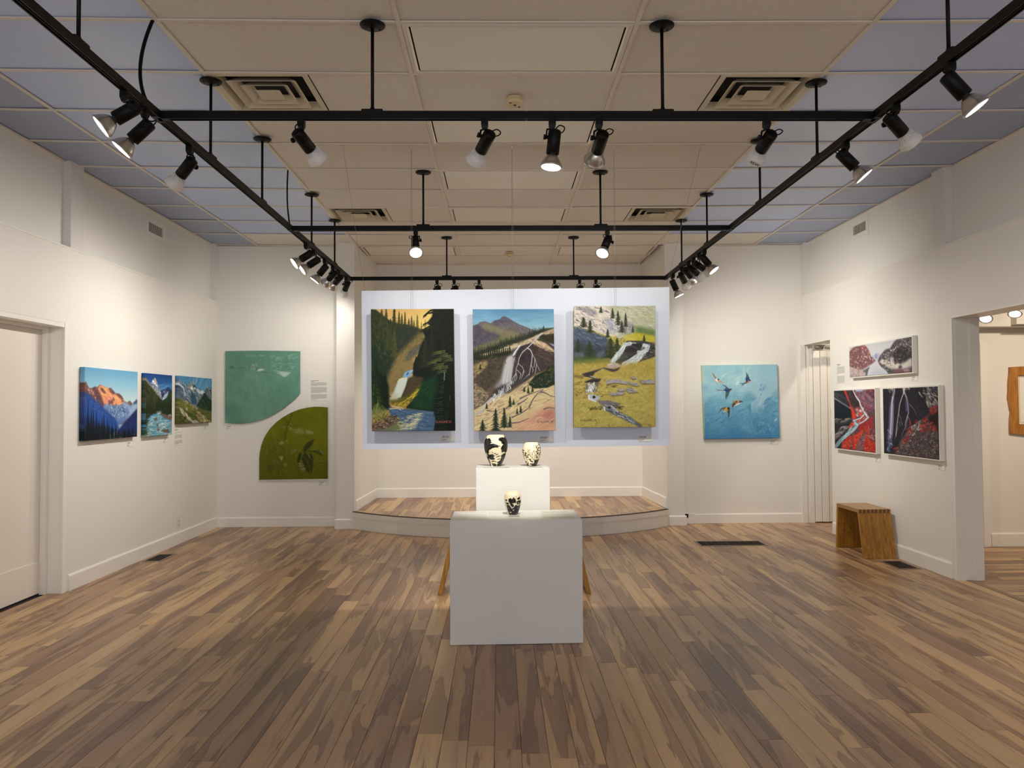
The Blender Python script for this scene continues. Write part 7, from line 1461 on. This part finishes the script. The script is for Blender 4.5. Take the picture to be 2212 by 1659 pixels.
# ================================================================ stage in the alcove
def arc(n=40):
    (x1, y1), (x2, y2), (x3, y3) = (-1.848, 9.185), (.07, 8.42), (1.905, 9.20)
    a = np.array([[x2-x1, y2-y1], [x3-x1, y3-y1]])*2; bb = np.array([x2*x2-x1*x1+y2*y2-y1*y1, x3*x3-x1*x1+y3*y3-y1*y1]); cx, cy = np.linalg.solve(a, bb); r = math.hypot(x1-cx, y1-cy)
    t0 = math.atan2(y1-cy, x1-cx); t1 = math.atan2(y3-cy, x3-cx)
    if t0 > 0: t0 -= 2*math.pi
    if t1 > 0: t1 -= 2*math.pi
    return [(cx+r*math.cos(t0+(t1-t0)*i/n), cy+r*math.sin(t0+(t1-t0)*i/n)) for i in range(n+1)], (cx, cy, r)
A, (acx, acy, ar) = arc()
st = thing('stage', (.03, 9.6, 0), 'low white-fronted curved stage with wooden boards filling the alcove', 'stage')
poly = A+[(1.900, 9.262), (1.862, 10.56), (-1.787, 10.56), (-1.832, 9.205)]
part('base', MB().prism(poly, ZS-.012, 'z', .001), M['trim'], st)
def off(d): return [(acx+(x-acx)*(ar+d)/ar, acy+(y-acy)*(ar+d)/ar) for x, y in A]
def band(o0, o1, z0, z1):
    b = MB(); n = len(A)
    for i in range(n-1): b.hexa([(*o0[i], z0), (*o0[i+1], z0), (*o1[i+1], z0), (*o1[i], z0)], [(*o0[i], z1), (*o0[i+1], z1), (*o1[i+1], z1), (*o1[i], z1)])
    return b
part('top_rail', band(off(-.002), off(.012), .140, .200), M['trim'], st)
part('nosing', band(off(-.03), off(.013), .200, .2055), M['gap'], st, 'dark edge strip')
def stage_front(x): return acy-math.sqrt(max(0, (ar-.02)**2-(x-acx)**2))
lay(st, -1.80, 1.87, 8.44, 10.56, ZS, lambda *a: True, {}, lambda x: max(stage_front(x), 8.4) if -1.82 < x < 1.88 else 9.2)

# ================================================================ floor registers, sockets, next room
def register(x0, x1, y0, y1, nx, ny, label):
    t = thing('floor_register', ((x0+x1)/2, (y0+y1)/2, 0), label, 'floor vent', 'brown floor vents')
    w = .022; b = MB().box(x0, x1, y0, y0+w, -.004, .004).box(x0, x1, y1-w, y1, -.004, .004).box(x0, x0+w, y0+w, y1-w, -.004, .004).box(x1-w, x1, y0+w, y1-w, -.004, .004)
    part('frame', b, M['registerframe'], t)
    part('duct', MB().box(x0+w, x1-w, y0+w, y1-w, -.003, .0012), M['dark'], t)
    g = MB()
    for i in range(1, nx): x = x0+w+(x1-x0-2*w)*i/nx; g.box(x-.002, x+.002, y0+w, y1-w, .0014, .0034)
    for i in range(1, ny): y = y0+w+(y1-y0-2*w)*i/ny; g.box(x0+w, x1-w, y-.002, y+.002, .0014, .0034)
    part('grille', g, M['register'], t)
register(1.945, 2.645, 7.872, 8.150, 9, 12, 'long brown floor vent before the swallow painting')
register(-3.480, -3.300, 7.325, 7.690, 8, 10, 'brown floor vent along the left wall')
register(3.372, 3.578, 6.695, 7.050, 8, 12, 'brown floor vent along the right wall in front of the pine bench')
t = thing('wall_socket', (XL, 8.268, .23), 'white electrical socket low on the left wall', 'socket')
part('plate', MB().box(XL+.0005, XL+.006, 8.230, 8.306, .172, .290, .002), M['outlet'], t)
for z in (.200, .246):
    part('receptacle', MB().box(XL+.005, XL+.009, 8.250, 8.286, z-.014, z+.014, .001), M['outlet'], t)
    part('slots', MB().box(XL+.0085, XL+.0098, 8.258, 8.261, z-.006, z+.008).box(XL+.0085, XL+.0098, 8.274, 8.277, z-.006, z+.008).box(XL+.0085, XL+.0098, 8.266, 8.270, z-.011, z-.007), M['dark'], t)
struct('trim_13', MB().box(2.141, 2.270, 9.355, YB, 0, .125, .003), M['trim'], 'thicker baseboard block beside the right pilaster')
t = thing('socket', (2.165, 9.353, .10), 'small black square socket in the baseboard right of the alcove', 'socket')
part('plate', MB().box(2.145, 2.187, 9.349, 9.3555, .078, .122, .001), M['black'], t)
part('insert', MB().box(2.156, 2.176, 9.347, 9.3495, .089, .111), mat('socket_insert_red', (84, 34, 28), .5), t)
# small cable hook under the panel on the left pilaster side
# wooden picture frame in the next room
t = thing('framed_picture', (5.40, 7.73, 1.13), 'wavy-edged oak picture frame with white mount on the wall next door', 'picture')
rr = random.Random(4)
def wavy(p0, p1, n, amp):
    p0 = np.array(p0); p1 = np.array(p1); d = p1-p0; nn = np.array([-d[1], d[0]])/np.linalg.norm(d); ph = rr.random()*6
    return [tuple(p0+d*i/n+nn*amp*(math.sin(ph+i*1.1)+.5*math.sin(2.3*i+ph))) for i in range(n)]
xo0, xo1, zo0, zo1 = 5.066, 5.80, 1.128, 1.812
outer = wavy((xo0, zo0), (xo1, zo0), 9, .010)+wavy((xo1, zo0), (xo1, zo1), 9, .010)+wavy((xo1, zo1), (xo0, zo1), 9, .010)+wavy((xo0, zo1), (xo0, zo0), 9, .010)
inn = [(5.155, 1.234), (5.71, 1.234), (5.71, 1.729), (5.155, 1.729)]
inner = [tuple(np.array(inn[k])+(np.array(inn[(k+1) % 4])-np.array(inn[k]))*i/9) for k in range(4) for i in range(9)]
y0, y1 = 7.695, 7.728; n = len(outer); b = MB()
vs = [(x, y0+.006, z) for x, z in outer]+[(x, y0, z) for x, z in inner]+[(x, y1, z) for x, z in outer]+[(x, y1, z) for x, z in inner]
fs = []
for i in range(n):
    j = (i+1) % n; fs += [(i, j, n+j, n+i), (2*n+j, 2*n+i, 3*n+i, 3*n+j), (j, i, 2*n+i, 2*n+j), (n+i, n+j, 3*n+j, 3*n+i)]
b.add(vs, fs); part('border', b, M['frame'], t)
part('mount', MB().box(5.150, 5.715, 7.715, 7.727, 1.230, 1.733), M['mat'], t)
b = MB(); 
for a0, a1, c0, c1 in ((5.175, 5.69, 1.250, 1.253), (5.175, 5.69, 1.710, 1.713), (5.175, 5.178, 1.250, 1.713), (5.687, 5.69, 1.250, 1.713)): b.box(a0, a1, 7.7135, 7.7155, c0, c1)
part('inner_line', b, M['slat'], t)
for (x, y, z), d, lb in (((4.325, 6.90, 2.215), (.20, .70, -.60), 'lit lamp half behind the jamb of the wide opening, in the next room'), ((4.63, 6.95, 2.262), (.12, .72, -.62), 'larger lit silver lamp hanging in the next room above the oak frame')):
    t = thing('spotlight', (x, y, z+.12), lb, 'spotlight', 'lamps in the next room')
    d = Vector((-.35, -.45, -.82)).normalized() if lb.startswith('larger') else Vector((-.45, -.50, -.74)).normalized()
    P0 = Vector((x, y, z))-d*.16
    part('stem', MB().cyl((P0.x, P0.y, 2.90), P0+Vector((0, 0, .02)), .006, n=8), M['black'], t)
    mx = Matrix.Translation(P0) @ frame_to(d)
    part('housing', MB().lathe([(0, 0), (.03, 0), (.032, .01), (.032, .09), (0, .09)], 20, mx), M['black'], t)
    mb = mx @ Matrix.Translation((0, 0, .08))
    bu = part('bulb', MB().lathe([(.016, 0), (.022, .012), (.040, .035), (.055, .065), (.059, .072), (.059, .078)], 28, mb), M['bulbwhite'], t)
    part('lens', MB().lathe([(.055, .077), (.03, .080), (0, .081)], 24, mb), M['lens'], bu, 'glowing lens')
lamp('lamp', (5.1, 6.0, 2.8), (.05, .75, -.66), 95, 95, 1.0, (1, .83, .64)); lamp('lamp', (4.7, 5.6, 2.8), (.25, .45, -.86), 90, 110, 1.0, (1, .83, .64))
# side room behind the small doorway
b = MB().box(4.6, 4.75, 7.9, 9.6, 0, ZT).box(3.83, 4.75, 7.9, 9.6, 2.9, 3.0)
struct('wall_side_room', b, M['wall'], 'white wall of the side room behind the small doorway')
struct('floor_side_room', MB().box(3.73, 4.75, 7.9, 9.42, -.05, -.002), M['plankx'], 'laminate floor beyond the small doorway')
lamp('lamp', (4.2, 8.5, 2.7), (-.1, .5, -.8), 40, 110, 1.0, (1, .86, .70))
# fill lamps added behind the camera, washing the rear half of the room
for x, y, d in ((XT0, -2.2, (-.75, 0, -.6)), (XT1, -2.2, (.75, 0, -.6)), (XT0, -1.2, (-.75, -.2, -.6)), (XT1, -1.2, (.75, -.2, -.6)), (-.6, -1.0, (0, -.6, -.8)), (.6, -1.0, (0, -.6, -.8))):
    lamp('lamp', (x, y, 2.75), d, SPOT_E*1.15, 115)
bpy.context.view_layer.update()
